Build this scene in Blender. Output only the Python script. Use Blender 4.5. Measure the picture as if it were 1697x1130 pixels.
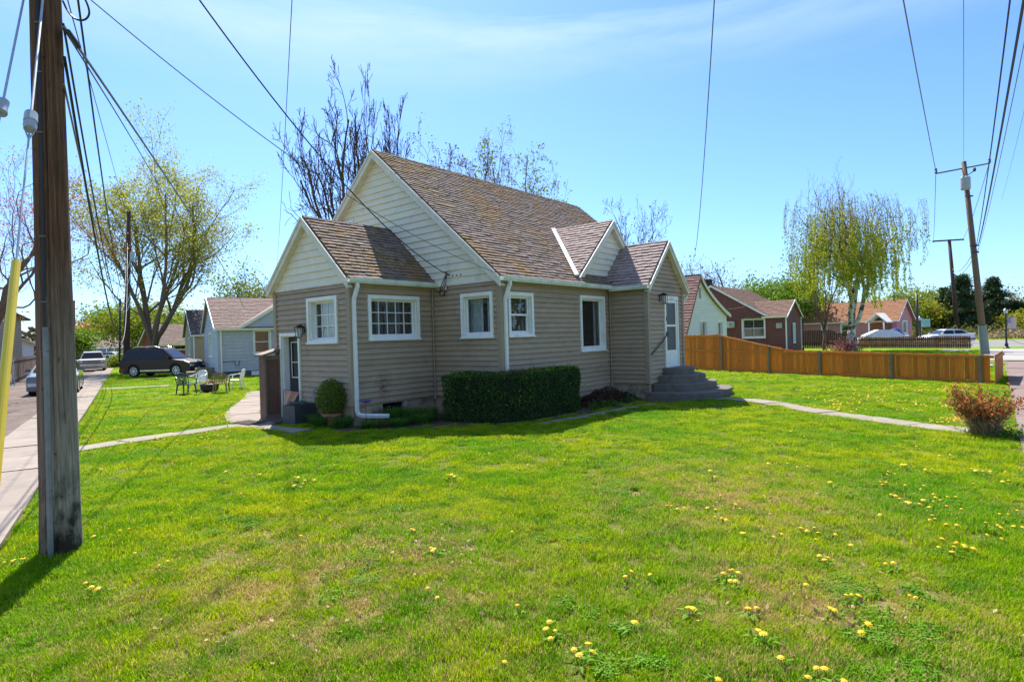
import bpy, bmesh, math, random
from math import sin, cos, pi, radians, sqrt
from mathutils import Vector, Matrix, noise as mnoise
import numpy as np
random.seed(7); rng = np.random.default_rng(7)

for o in list(bpy.data.objects): bpy.data.objects.remove(o)
SC = bpy.context.scene
COL = SC.collection

# ------------------------------------------------------------------ camera, world, sun, exposure
W0, H0, FPX = 1697.0, 1130.0, 975.0
EYE = Vector((0, 0, 1.9)); PITCH = -0.00632; ROLL = -0.02976
cr, sr, cp, sp = cos(ROLL), sin(ROLL), cos(PITCH), sin(PITCH)
R0 = Vector((1, 0, 0)); F0 = Vector((0, cp, sp)); U0 = Vector((0, -sp, cp))
CR = cr * R0 + sr * U0; CU = -sr * R0 + cr * U0
cam = bpy.data.cameras.new('camera'); camo = bpy.data.objects.new('camera', cam); COL.objects.link(camo)
cam.sensor_width = 36; cam.lens = 36 * FPX / W0; cam.clip_start = .05; cam.clip_end = 4000
camo.matrix_world = Matrix(((CR.x, CU.x, -F0.x, EYE.x), (CR.y, CU.y, -F0.y, EYE.y), (CR.z, CU.z, -F0.z, EYE.z), (0, 0, 0, 1)))
SC.camera = camo
SUN_AZ = radians(108); SUN_EL = radians(54)      # azimuth counter-clockwise from +X
SDIR = Vector((cos(SUN_EL) * cos(SUN_AZ), cos(SUN_EL) * sin(SUN_AZ), sin(SUN_EL)))
world = bpy.data.worlds.new('World'); SC.world = world; world.use_nodes = True
wt = world.node_tree; wt.nodes.clear()
wo = wt.nodes.new('ShaderNodeOutputWorld'); wb = wt.nodes.new('ShaderNodeBackground')
sky = wt.nodes.new('ShaderNodeTexSky'); sky.sky_type = 'NISHITA'; sky.sun_disc = False
sky.sun_elevation = SUN_EL; sky.sun_rotation = radians(90) - SUN_AZ
sky.altitude = 0; sky.air_density = 1.0; sky.dust_density = 0.6; sky.ozone_density = 2.5
wb.inputs['Strength'].default_value = 0.125
# thin cirrus streaks high up
tc = wt.nodes.new('ShaderNodeTexCoord'); mp = wt.nodes.new('ShaderNodeMapping')
mp.inputs['Scale'].default_value = (1.0, 1.2, 7.0); mp.inputs['Rotation'].default_value = (0.05, 0.10, 0.3)
nz = wt.nodes.new('ShaderNodeTexNoise'); nz.inputs['Scale'].default_value = 1.7; nz.inputs['Detail'].default_value = 7; nz.inputs['Roughness'].default_value = .62
nz.inputs['Distortion'].default_value = .25
rp = wt.nodes.new('ShaderNodeValToRGB'); rp.color_ramp.elements[0].position = .42; rp.color_ramp.elements[1].position = .68
sep = wt.nodes.new('ShaderNodeSeparateXYZ'); mr = wt.nodes.new('ShaderNodeMapRange')
mr.inputs['From Min'].default_value = .37; mr.inputs['From Max'].default_value = .47; mr.inputs['To Max'].default_value = .75
mul = wt.nodes.new('ShaderNodeMath'); mul.operation = 'MULTIPLY'
mx = wt.nodes.new('ShaderNodeMix'); mx.data_type = 'RGBA'; mx.inputs['B'].default_value = (3.0, 3.9, 5.0, 1)
L = wt.links
L.new(tc.outputs['Generated'], mp.inputs['Vector']); L.new(mp.outputs['Vector'], nz.inputs['Vector']); L.new(nz.outputs['Fac'], rp.inputs['Fac'])
L.new(tc.outputs['Generated'], sep.inputs[0]); L.new(sep.outputs['Z'], mr.inputs['Value'])
L.new(rp.outputs['Color'], mul.inputs[0]); L.new(mr.outputs['Result'], mul.inputs[1]); L.new(mul.outputs[0], mx.inputs['Factor'])
gm = wt.nodes.new('ShaderNodeMix'); gm.data_type = 'RGBA'; gm.blend_type = 'MULTIPLY'; gm.inputs['Factor'].default_value = 1; gm.inputs['B'].default_value = (.48, .66, .95, 1)
L.new(sky.outputs['Color'], gm.inputs['A']); L.new(gm.outputs['Result'], mx.inputs['A'])
L.new(mx.outputs['Result'], wb.inputs['Color']); L.new(wb.outputs[0], wo.inputs['Surface'])
sl = bpy.data.lights.new('sun', 'SUN'); sl.energy = 4.9; sl.angle = radians(.53); sl.color = (1, .955, .88)
so = bpy.data.objects.new('sun', sl); COL.objects.link(so); so.rotation_euler = SDIR.to_track_quat('Z', 'Y').to_euler()
so.location = (0, 0, 30)
SC.render.engine = 'CYCLES'
SC.view_settings.view_transform = 'Standard'; SC.view_settings.look = 'None'; SC.view_settings.gamma = 1
SC.view_settings.exposure = 1.08
SC.cycles.max_bounces = 6; SC.cycles.transparent_max_bounces = 12
SC.render.resolution_x = 1024; SC.render.resolution_y = 681

# ------------------------------------------------------------------ survey helpers (photo measurements -> real places)
TH = 0.88153; OU, OV = -3.6164, 13.2075          # the lot grid: u along the street, v away from it
UX, UY = cos(TH), sin(TH)
def hw(u, v, z=0): return Vector((OU + u * UX - v * UY, OV + u * UY + v * UX, z))
def wh(p): a, b = p[0] - OU, p[1] - OV; return Vector((a * UX + b * UY, -a * UY + b * UX, p[2]))
def ray(x, y):
    a, b = x - 848.5, y - 565.0
    X = cr * a + sr * b; Y = -sr * a + cr * b
    d = (X / FPX, 1, -Y / FPX)
    return Vector((d[0], d[1] * cp - d[2] * sp, d[1] * sp + d[2] * cp))
def G(x, y, z=0): d = ray(x, y); return EYE + d * ((z - EYE.z) / d.z)
def D(x, y, dist): d = ray(x, y); return EYE + d * (dist / d.y)
def onv(x, y, v):
    d = ray(x, y); k = (v + (-OU * UY + OV * UX)) / (-d.x * UY + d.y * UX); return wh(EYE + d * k)
def onu(x, y, u):
    d = ray(x, y); k = (u + (OU * UX + OV * UY)) / (d.x * UX + d.y * UY); return wh(EYE + d * k)
def pix(p):
    q = Vector(p) - EYE; dd = q.dot(F0)
    if dd <= .05: return None
    return (848.5 + FPX * q.dot(CR) / dd, 565 - FPX * q.dot(CU) / dd, dd)

# ------------------------------------------------------------------ object helpers
def tag(o, label=None, cat=None, group=None, kind=None):
    if label: o['label'] = label
    if cat: o['category'] = cat
    if group: o['group'] = group
    if kind: o['kind'] = kind
    return o
def thing(name, label, cat, loc=(0, 0, 0), rz=0, group=None):
    o = bpy.data.objects.new(name, None); COL.objects.link(o); o.empty_display_size = .2
    o.location = loc; o.rotation_euler = (0, 0, rz)
    return tag(o, label, cat, group)
def link(name, me, parent=None):
    o = bpy.data.objects.new(name, me); COL.objects.link(o)
    if parent is not None: o.parent = parent
    return o
def copy_tree(o, parent=None):
    c = o.copy(); COL.objects.link(c); c.parent = parent
    for ch in list(o.children): copy_tree(ch, c)
    return c

class MB:
    def __init__(s, org=(0, 0, 0)):
        s.v = []; s.f = []; s.m = []; s.org = Vector(org)
    def add(s, vs, fs, mi=0):
        b = len(s.v); s.v += [tuple(x) for x in vs]; s.f += [tuple(i + b for i in f) for f in fs]; s.m += [mi] * len(fs)
    def hexa(s, p, mi=0):   # 8 pts: bottom 4 ccw, top 4 ccw
        s.add(p, [(3, 2, 1, 0), (4, 5, 6, 7), (0, 1, 5, 4), (1, 2, 6, 5), (2, 3, 7, 6), (3, 0, 4, 7)], mi)
    def box(s, x0, x1, y0, y1, z0, z1, mi=0):
        s.hexa([(x0, y0, z0), (x1, y0, z0), (x1, y1, z0), (x0, y1, z0), (x0, y0, z1), (x1, y0, z1), (x1, y1, z1), (x0, y1, z1)], mi)
    def fbox(s, fr, a0, a1, n0, n1, z0, z1, mi=0):  # box in a wall frame
        pts = [fr(a0, n0, z0), fr(a1, n0, z0), fr(a1, n1, z0), fr(a0, n1, z0), fr(a0, n0, z1), fr(a1, n0, z1), fr(a1, n1, z1), fr(a0, n1, z1)]
        s.hexa(pts, mi)
    def tube(s, pts, rad, n=6, mi=0, cap=True):
        pts = [Vector(p) for p in pts]
        if not hasattr(rad, '__len__'): rad = [rad] * len(pts)
        b = len(s.v); up = None
        for i, p in enumerate(pts):
            t = (pts[min(i + 1, len(pts) - 1)] - pts[max(i - 1, 0)])
            if t.length < 1e-9: t = Vector((0, 0, 1))
            t.normalize()
            if up is None: up = Vector((0, 0, 1)) if abs(t.z) < .9 else Vector((1, 0, 0))
            a = t.cross(up); a.normalize(); c = a.cross(t); up = c
            for k in range(n):
                an = 2 * pi * (k + .5) / n; q = p + (a * cos(an) + c * sin(an)) * rad[i]; s.v.append(tuple(q))
        for i in range(len(pts) - 1):
            for k in range(n):
                k2 = (k + 1) % n; s.f.append((b + i * n + k, b + i * n + k2, b + (i + 1) * n + k2, b + (i + 1) * n + k)); s.m.append(mi)
        if cap and n > 2:
            s.f.append(tuple(b + k for k in range(n))[::-1]); s.m.append(mi)
            e = b + (len(pts) - 1) * n; s.f.append(tuple(e + k for k in range(n))); s.m.append(mi)
    def lathe(s, prof, n=16, c=(0, 0, 0), mi=0):  # prof [(r,z)]
        b = len(s.v)
        for r, z in prof:
            for k in range(n):
                a = 2 * pi * k / n; s.v.append((c[0] + r * cos(a), c[1] + r * sin(a), c[2] + z))
        for i in range(len(prof) - 1):
            for k in range(n):
                k2 = (k + 1) % n; s.f.append((b + i * n + k, b + i * n + k2, b + (i + 1) * n + k2, b + (i + 1) * n + k)); s.m.append(mi)
        s.f.append(tuple(b + k for k in range(n))[::-1]); s.m.append(mi)
        e = b + (len(prof) - 1) * n; s.f.append(tuple(e + k for k in range(n))); s.m.append(mi)
    def prism(s, poly, z0, z1, mi=0):
        n = len(poly); s.add([(p[0], p[1], z0) for p in poly] + [(p[0], p[1], z1) for p in poly],
              [tuple(range(n))[::-1], tuple(range(n, 2 * n))] + [(i, (i + 1) % n, n + (i + 1) % n, n + i) for i in range(n)], mi)
    def mesh(s, name, mats, smooth=False):
        me = bpy.data.meshes.new(name); ox, oy, oz = s.org
        me.from_pydata([(x - ox, y - oy, z - oz) for x, y, z in s.v], [], s.f)
        for m in (mats if isinstance(mats, (list, tuple)) else [mats]): me.materials.append(m)
        if len(me.materials) > 1: me.polygons.foreach_set('material_index', s.m)
        if smooth: me.polygons.foreach_set('use_smooth', [True] * len(me.polygons))
        me.update(); return me
    def build(s, name, mats, parent=None, smooth=False, fix=False):
        me = s.mesh(name, mats, smooth)
        if fix:
            bm = bmesh.new(); bm.from_mesh(me); bmesh.ops.recalc_face_normals(bm, faces=bm.faces); bm.to_mesh(me); bm.free()
        return link(name, me, parent)

# ------------------------------------------------------------------ materials
def newmat(name):
    m = bpy.data.materials.new(name); m.use_nodes = True; t = m.node_tree; t.nodes.clear()
    o = t.nodes.new('ShaderNodeOutputMaterial'); b = t.nodes.new('ShaderNodeBsdfPrincipled'); t.links.new(b.outputs[0], o.inputs[0])
    return m, t, b, o
def N(t, ty, **kw):
    n = t.nodes.new(ty)
    for k, v in kw.items():
        if k in n.inputs: n.inputs[k].default_value = v
        else: setattr(n, k, v)
    return n
def c4(c): return (c[0], c[1], c[2], 1)
def coords(t, world=False, stretch=(1, 1, 1)):
    if world: g = t.nodes.new('ShaderNodeNewGeometry'); out = g.outputs['Position']
    else: g = t.nodes.new('ShaderNodeTexCoord'); out = g.outputs['Object']
    m = t.nodes.new('ShaderNodeMapping'); m.inputs['Scale'].default_value = stretch; t.links.new(out, m.inputs['Vector']); return m.outputs[0]
def mixc(t, fac, a, b, mode='MIX'):
    n = t.nodes.new('ShaderNodeMix'); n.data_type = 'RGBA'; n.blend_type = mode
    for k, x in (('Factor', fac), ('A', a), ('B', b)):
        if isinstance(x, (int, float)): n.inputs[k].default_value = x
        elif isinstance(x, (tuple, list)): n.inputs[k].default_value = c4(x)
        else: t.links.new(x, n.inputs[k])
    return n.outputs['Result']
def noisef(t, vec, scale, lo=.35, hi=.65, detail=5, rough=.6):
    n = N(t, 'ShaderNodeTexNoise', Scale=scale, Detail=detail, Roughness=rough); t.links.new(vec, n.inputs['Vector'])
    r = t.nodes.new('ShaderNodeMapRange'); r.inputs['From Min'].default_value = lo; r.inputs['From Max'].default_value = hi
    t.links.new(n.outputs['Fac'], r.inputs['Value']); return r.outputs['Result'], n.outputs['Fac']
def rnd_out(t):
    oi = t.nodes.new('ShaderNodeObjectInfo'); g = t.nodes.new('ShaderNodeNewGeometry')
    a = N(t, 'ShaderNodeMath', operation='ADD'); t.links.new(oi.outputs['Random'], a.inputs[0]); t.links.new(g.outputs['Random Per Island'], a.inputs[1])
    f = N(t, 'ShaderNodeMath', operation='FRACT'); t.links.new(a.outputs[0], f.inputs[0]); return f.outputs[0]
def M(name, c1, c2=None, scale=4, rough=.7, bump=0, bscale=None, rnd=0, metal=0, spec=.5, stretch=(1, 1, 1), world=False, dirt=None, dscale=1.2, dlo=.5, dhi=.75, transl=0, coat=0):
    m, t, b, o = newmat(name); v = coords(t, world, stretch)
    col = None
    if c2 is None: c2 = tuple(x * .82 for x in c1)
    f, raw = noisef(t, v, scale); col = mixc(t, f, c1, c2)
    if dirt:
        v2 = coords(t, world); f2, _ = noisef(t, v2, dscale, dlo, dhi); col = mixc(t, f2, col, dirt)
    if rnd:
        r = rnd_out(t); mr = t.nodes.new('ShaderNodeMapRange'); mr.inputs['To Min'].default_value = 1 - rnd; mr.inputs['To Max'].default_value = 1 + rnd
        t.links.new(r, mr.inputs['Value']); h = t.nodes.new('ShaderNodeHueSaturation'); t.links.new(col, h.inputs['Color']); t.links.new(mr.outputs[0], h.inputs['Value']); col = h.outputs[0]
    t.links.new(col, b.inputs['Base Color']); b.inputs['Roughness'].default_value = rough; b.inputs['Metallic'].default_value = metal
    b.inputs['Specular IOR Level'].default_value = spec
    if coat: b.inputs['Coat Weight'].default_value = coat; b.inputs['Coat Roughness'].default_value = .05
    if bump:
        _, r2 = noisef(t, v, bscale or scale * 4); bn = N(t, 'ShaderNodeBump', Strength=bump, Distance=.02); t.links.new(r2, bn.inputs['Height']); t.links.new(bn.outputs[0], b.inputs['Normal'])
    if transl:
        tr = t.nodes.new('ShaderNodeBsdfTranslucent'); t.links.new(col, tr.inputs['Color']); ms = t.nodes.new('ShaderNodeMixShader'); ms.inputs[0].default_value = transl
        t.links.new(b.outputs[0], ms.inputs[1]); t.links.new(tr.outputs[0], ms.inputs[2]); t.links.new(ms.outputs[0], o.inputs[0])
    return m

TAN = M('tan_siding', (.42, .295, .19), (.365, .255, .16), 3, .62, .12, 60, rnd=.07, dirt=(.25, .185, .12), dscale=2.6, dlo=.56, dhi=.85, stretch=(1, 1, 3))
TRIM_TAN = M('tan_trim', (.37, .27, .18), (.33, .24, .155), 3, .6, .08, 40)
CREAM = M('cream_siding', (.82, .73, .56), (.76, .67, .51), 3, .6, .1, 60, rnd=.03, dirt=(.48, .45, .36), dscale=2.0, dlo=.6, dhi=.85)
CREAM_TRIM = M('cream_trim', (.76, .70, .57), (.65, .59, .47), 5, .55, .05)
def add_stain(m, c, rad, colr):
    t = m.node_tree; b = [n for n in t.nodes if n.type == 'BSDF_PRINCIPLED'][0]; src = b.inputs['Base Color'].links[0].from_socket; g = t.nodes.new('ShaderNodeTexCoord'); mp_ = t.nodes.new('ShaderNodeMapping')
    mp_.inputs['Location'].default_value = tuple(-a / r_ for a, r_ in zip(c, rad)); mp_.inputs['Scale'].default_value = tuple(1 / r_ for r_ in rad); t.links.new(g.outputs['Object'], mp_.inputs['Vector'])
    ln_ = N(t, 'ShaderNodeVectorMath', operation='LENGTH'); t.links.new(mp_.outputs[0], ln_.inputs[0]); mr_ = t.nodes.new('ShaderNodeMapRange'); mr_.inputs['From Min'].default_value = 1; mr_.inputs['From Max'].default_value = .2; t.links.new(ln_.outputs['Value'], mr_.inputs['Value'])
    f_, _ = noisef(t, g.outputs['Object'], 22, .46, .56, 4); mu_ = N(t, 'ShaderNodeMath', operation='MULTIPLY'); t.links.new(mr_.outputs[0], mu_.inputs[0]); t.links.new(f_, mu_.inputs[1]); t.links.new(mixc(t, mu_.outputs[0], src, colr), b.inputs['Base Color'])
add_stain(TAN, (.86, 0, .86), (.28, .3, .42), (.16, .07, .035)); add_stain(TAN, (8.9, -3.55, 3.25), (.5, .3, .28), (.16, .12, .085))
WHITE = M('white_paint', (.86, .83, .76), (.78, .75, .69), 6, .45, .04, 40, dirt=(.55, .54, .48), dscale=4, dlo=.62, dhi=.8)
GUTTER = M('gutter_paint', (.74, .76, .68), (.62, .66, .55), 4, .4, .04, dirt=(.42, .47, .30), dscale=3, dlo=.55, dhi=.75)
CONC_FND = M('foundation_concrete', (.48, .35, .23), (.35, .25, .16), 3, .9, .4, 30, dirt=(.12, .10, .08), dscale=3, dlo=.5, dhi=.7)
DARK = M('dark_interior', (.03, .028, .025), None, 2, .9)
BLACK = M('black_metal', (.012, .012, .013), (.02, .02, .02), 8, .35)
BLACKP = M('black_plastic', (.018, .02, .022), (.03, .03, .032), 8, .5)
RUBBER = M('rubber', (.02, .02, .02), None, 8, .8)
GALV = M('galvanised_steel', (.42, .45, .46), (.30, .33, .34), 10, .42, .05, metal=.7)
CABLE = M('cable_black', (.012, .012, .014), None, 8, .55)
CABLEG = M('cable_grey', (.16, .16, .17), None, 8, .5)

def glass(name, tint=(.9, .95, .95), refl=.10):
    m, t, b, o = newmat(name); t.nodes.remove(b)
    tr = t.nodes.new('ShaderNodeBsdfTransparent'); tr.inputs[0].default_value = c4(tint)
    gl = t.nodes.new('ShaderNodeBsdfGlossy'); gl.inputs['Roughness'].default_value = .02; gl.inputs[0].default_value = (.95, .97, 1, 1)
    lw = N(t, 'ShaderNodeLayerWeight', Blend=.5); pw = N(t, 'ShaderNodeMath', operation='POWER'); pw.inputs[1].default_value = 4; t.links.new(lw.outputs['Facing'], pw.inputs[0])
    ad = N(t, 'ShaderNodeMath', operation='MULTIPLY_ADD'); t.links.new(pw.outputs[0], ad.inputs[0]); ad.inputs[1].default_value = .8; ad.inputs[2].default_value = refl; ad.use_clamp = True
    nzv = N(t, 'ShaderNodeTexNoise', Scale=1.3, Detail=1); bn = N(t, 'ShaderNodeBump', Strength=.04, Distance=.05)
    cc = t.nodes.new('ShaderNodeTexCoord'); t.links.new(cc.outputs['Object'], nzv.inputs['Vector']); t.links.new(nzv.outputs['Fac'], bn.inputs['Height']); t.links.new(bn.outputs[0], gl.inputs['Normal'])
    ms = t.nodes.new('ShaderNodeMixShader'); t.links.new(ad.outputs[0], ms.inputs[0])
    t.links.new(tr.outputs[0], ms.inputs[1]); t.links.new(gl.outputs[0], ms.inputs[2]); t.links.new(ms.outputs[0], o.inputs[0]); return m
GLASS = glass('window_glass'); GLASS2 = glass('screen_glass', (.25, .25, .27), .06)
CARGLASS = M('car_glass', (.010, .012, .016), (.012, .014, .018), 3, .10, spec=.45)
CURTAIN = M('curtain', (.42, .42, .42), (.34, .34, .35), 6, .9)
BLIND = M('blind_brown', (.085, .068, .050), (.07, .055, .04), 3, .9)
CURTAIN_W = M('curtain_white', (.62, .60, .54), (.52, .50, .45), 6, .9)

def shingle_mat(name, c1, c2, c3, moss=None, mlo=.5, mhi=.62, mscale=.9):
    m, t, b, o = newmat(name); v = coords(t, True)
    r = rnd_out(t); col = mixc(t, r, c1, c2)
    f, _ = noisef(t, v, 6, .4, .7); col = mixc(t, f, col, c3)
    f2, _ = noisef(t, v, 120, .3, .7); dk = mixc(t, f2, (.72, .72, .72), (1.15, 1.15, 1.15)); col = mixc(t, 1.0, col, dk, 'MULTIPLY')
    if moss:
        f3, _ = noisef(t, v, mscale, mlo, mhi, 3); f4, _ = noisef(t, v, 14, .44, .56, 4)
        mm = N(t, 'ShaderNodeMath', operation='MULTIPLY'); t.links.new(f3, mm.inputs[0]); t.links.new(f4, mm.inputs[1]); mm.use_clamp = True
        col = mixc(t, mm.outputs[0], col, moss)
    t.links.new(col, b.inputs['Base Color']); b.inputs['Roughness'].default_value = .9; b.inputs['Specular IOR Level'].default_value = .25
    bn = N(t, 'ShaderNodeBump', Strength=.5, Distance=.01); _, r2 = noisef(t, v, 90); t.links.new(r2, bn.inputs['Height']); t.links.new(bn.outputs[0], b.inputs['Normal'])
    return m
SH_MAIN = shingle_mat('roof_shingle', (.34, .25, .21), (.225, .165, .14), (.14, .105, .09), (.29, .16, .025), .44, .64)
SH_NEW = shingle_mat('roof_shingle_rosy', (.46, .35, .31), (.36, .27, .24), (.28, .21, .18))
SH_RED = shingle_mat('roof_shingle_red', (.36, .20, .16), (.28, .15, .12), (.24, .13, .10))
SH_TANR = shingle_mat('roof_shingle_tan', (.34, .24, .195), (.27, .19, .155), (.20, .14, .115)); SH_BROWN = shingle_mat('roof_shingle_brown', (.25, .15, .11), (.19, .115, .085), (.14, .085, .065))
SH_DARK = shingle_mat('roof_shingle_dark', (.13, .11, .10), (.08, .07, .065), (.17, .12, .10))
SH_ORANGE = shingle_mat('roof_shingle_orange', (.40, .19, .09), (.32, .145, .07), (.24, .12, .07))
MOSS = M('roof_moss', (.26, .165, .03), (.12, .10, .02), 5, .95, rnd=.35, world=True)

# ------------------------------------------------------------------ walls, boards, windows
COURSE = .127; ZB = .479            # siding exposure, bottom of the siding
def frame(p0, d, n):
    def fr(s, o, z): return (p0[0] + d[0] * s + n[0] * o, p0[1] + d[1] * s + n[1] * o, z)
    return fr
def spans(l, r, z0, z1, holes):
    zm = (z0 + z1) / 2; cut = [(h[0], h[1]) for h in holes if h[2] < zm < h[3]]
    out = [(l, r)]
    for a, b in cut:
        nx = []
        for x0, x1 in out:
            if b <= x0 or a >= x1: nx.append((x0, x1)); continue
            if a > x0: nx.append((x0, a))
            if b < x1: nx.append((b, x1))
        out = nx
    return out
def bands(z0, z1, holes, extra=()):
    zs = {z0, z1}
    for h in holes:
        for q in (h[2], h[3]):
            if z0 < q < z1: zs.add(q)
    for q in extra:
        if z0 < q < z1: zs.add(q)
    zs = sorted(zs); return list(zip(zs[:-1], zs[1:]))
def wall_panel(mb, fr, lf, rf, z0, z1, holes, thick=.12, extra=(), mi=0):
    for a, b in bands(z0, z1, holes, extra):
        la, ra, lb, rb = lf(a), rf(a), lf(b), rf(b)
        sp_ = spans(max(la, lb), min(ra, rb), a, b, holes)
        for i, (x0, x1) in enumerate(sp_):
            p0 = la if i == 0 and abs(x0 - max(la, lb)) < 1e-6 else x0; q0 = lb if i == 0 and abs(x0 - max(la, lb)) < 1e-6 else x0
            last = i == len(sp_) - 1 and abs(x1 - min(ra, rb)) < 1e-6
            p1 = ra if last else x1; q1 = rb if last else x1
            mb.hexa([fr(p0, -thick, a), fr(p1, -thick, a), fr(p1, 0, a), fr(p0, 0, a), fr(q0, -thick, b), fr(q1, -thick, b), fr(q1, 0, b), fr(q0, 0, b)], mi)
def boards(root, org, fr, lf, rf, z0, z1, holes, mat, exposure=COURSE, joined=False, proud=.042, name='clapboard'):
    z = z0; J = MB(org)
    base_proud = proud; base_holes = holes
    while z < z1 - .02:
        zt = min(z + exposure, z1); pieces = []; proud = base_proud + random.uniform(-.005, .004); wd_ = rf(z) - lf(z)
        if not joined and wd_ > 2.9: jx = lf(z) + wd_ * random.uniform(.2, .8); holes = base_holes + [(jx, jx + .004, z - 1, z + 1)]
        else: holes = base_holes
        for a, b in bands(z, zt, holes):
            la, ra, lb, rb = lf(a), rf(a), lf(b), rf(b)
            if ra - la < .03: continue
            na = .002 + (proud - .002) * (1 - (a - z) / exposure); nb = .002 + (proud - .002) * (1 - (b - z) / exposure)
            sp_ = spans(max(la, lb), min(ra, rb), a, b, holes)
            if not sp_ and rb <= lb + .01: sp_ = [((la + ra) / 2 - .005, (la + ra) / 2 + .005)]; lb, rb = sp_[0]
            for i, (x0, x1) in enumerate(sp_):
                fi = abs(x0 - max(la, lb)) < 1e-6; la_ = abs(x1 - min(ra, rb)) < 1e-6
                p0 = la if fi else x0; q0 = lb if fi else x0; p1 = ra if la_ else x1; q1 = rb if la_ else x1
                pieces.append((min(p0, q0), max(p1, q1), [fr(p0, 0, a), fr(p1, 0, a), fr(p1, na, a), fr(p0, na, a), fr(q0, 0, b), fr(q1, 0, b), fr(q1, nb, b), fr(q0, nb, b)]))
        if joined:
            for p in pieces: J.hexa(p[2])
        else:
            groups = []
            for p in sorted(pieces, key=lambda p: p[0]):
                if groups and p[0] < groups[-1][0] - 1e-4: groups[-1][0] = max(groups[-1][0], p[1]); groups[-1][1].append(p[2])
                else: groups.append([p[1], [p[2]]])
            for _, gs in groups:
                mb = MB(org)
                for q in gs: mb.hexa(q)
                mb.build(name, mat, root, fix=True)
        z = zt
    if joined and J.v: tag(J.build(name, mat, root, fix=True), kind='stuff')
def window(root, org, fr, s0, s1, z0, z1, kind='single', cols=1, rows=1, tw=.085, curtain=None, trim=None, depth=.09):
    trim = trim or WHITE
    f = MB(org); P = .062
    f.fbox(fr, s0, s0 + tw, .001, P, z0, z1); f.fbox(fr, s1 - tw, s1, .001, P, z0, z1)
    f.fbox(fr, s0 + tw, s1 - tw, .001, P, z1 - tw, z1)
    f.fbox(fr, s0 + tw, s1 - tw, .001, P - .008, z0, z0 + tw * .55)
    a0, a1, b0, b1 = s0 + tw, s1 - tw, z0 + tw * .55, z1 - tw         # opening
    for q in ((a0 - .004, a0 + .022, b0, b1), (a1 - .022, a1 + .004, b0, b1), (a0, a1, b1 - .022, b1 + .004), (a0, a1, b0 - .004, b0 + .03)):
        f.fbox(fr, q[0], q[1], -depth - .03, .004, q[2], q[3])
    w = f.build('window', trim, root, fix=True)
    sb = MB(org); sb.fbox(fr, s0 - .02, s1 + .02, .002, .088, z0 - .03, z0 + .002); sb.build('sill', trim, w, fix=True)
    c0, c1, e0, e1 = a0 + .022, a1 - .022, b0 + .03, b1 - .022
    def sash(x0, x1, y0, y1, n, cc, rr, sw=.035):
        s = MB(org)
        s.fbox(fr, x0, x0 + sw, n - .03, n, y0, y1); s.fbox(fr, x1 - sw, x1, n - .03, n, y0, y1)
        s.fbox(fr, x0 + sw, x1 - sw, n - .03, n, y1 - sw, y1); s.fbox(fr, x0 + sw, x1 - sw, n - .03, n, y0, y0 + sw * 1.3)
        s.build('sash', trim, w, fix=True)
        gx0, gx1, gy0, gy1 = x0 + sw, x1 - sw, y0 + sw * 1.3, y1 - sw
        mw = .018
        for i in range(1, cc):
            x = gx0 + (gx1 - gx0) * i / cc; q = MB(org); q.fbox(fr, x - mw / 2, x + mw / 2, n - .024, n - .004, gy0, gy1); q.build('muntin', trim, w, fix=True)
        for j in range(1, rr):
            y = gy0 + (gy1 - gy0) * j / rr; q = MB(org); q.fbox(fr, gx0, gx1, n - .022, n - .006, y - mw / 2, y + mw / 2); q.build('muntin', trim, w, fix=True)
        for i in range(cc):
            for j in range(rr):
                x0_, x1_ = gx0 + (gx1 - gx0) * i / cc, gx0 + (gx1 - gx0) * (i + 1) / cc; y0_, y1_ = gy0 + (gy1 - gy0) * j / rr, gy0 + (gy1 - gy0) * (j + 1) / rr
                q = MB(org); q.add([fr(x0_, n - .015, y0_), fr(x1_, n - .015, y0_), fr(x1_, n - .015, y1_), fr(x0_, n - .015, y1_)], [(0, 1, 2, 3)]); q.build('pane', GLASS, w)
    if kind == 'single': sash(c0, c1, e0, e1, -depth + .03, cols, rows)
    else:
        mid = (e0 + e1) / 2; sash(c0, c1, mid - .02, e1, -depth + .045, cols, rows); sash(c0, c1, e0, mid + .02, -depth + .012, cols, rows)
    if curtain:
        q = MB(org); n = 40
        for i in range(n + 1):
            s = c0 - .05 + (c1 - c0 + .1) * i / n; o = -depth - .16 - .03 * sin(i * 1.9) - .01 * sin(i * .7)
            q.v += [tuple(fr(s, o, e0 - .1)), tuple(fr(s, o, e1 + .1))]
        q.f = [(2 * i, 2 * i + 2, 2 * i + 3, 2 * i + 1) for i in range(n)]; q.m = [0] * n
        # parted curtain: drop some of the cloth so the dark room shows between the halves
        q.f = [fc for k, fc in enumerate(q.f) if not (curtain[1][0] < k / n < curtain[1][1])]; q.m = [0] * len(q.f)
        q.build('curtain', curtain[0], w, smooth=True)
    return w
def window_hole(s0, s1, z0, z1, tw=.085): return (s0 + tw - .014, s1 - tw + .014, z0 + tw * .55 - .012, z1 - tw + .014)

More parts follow.
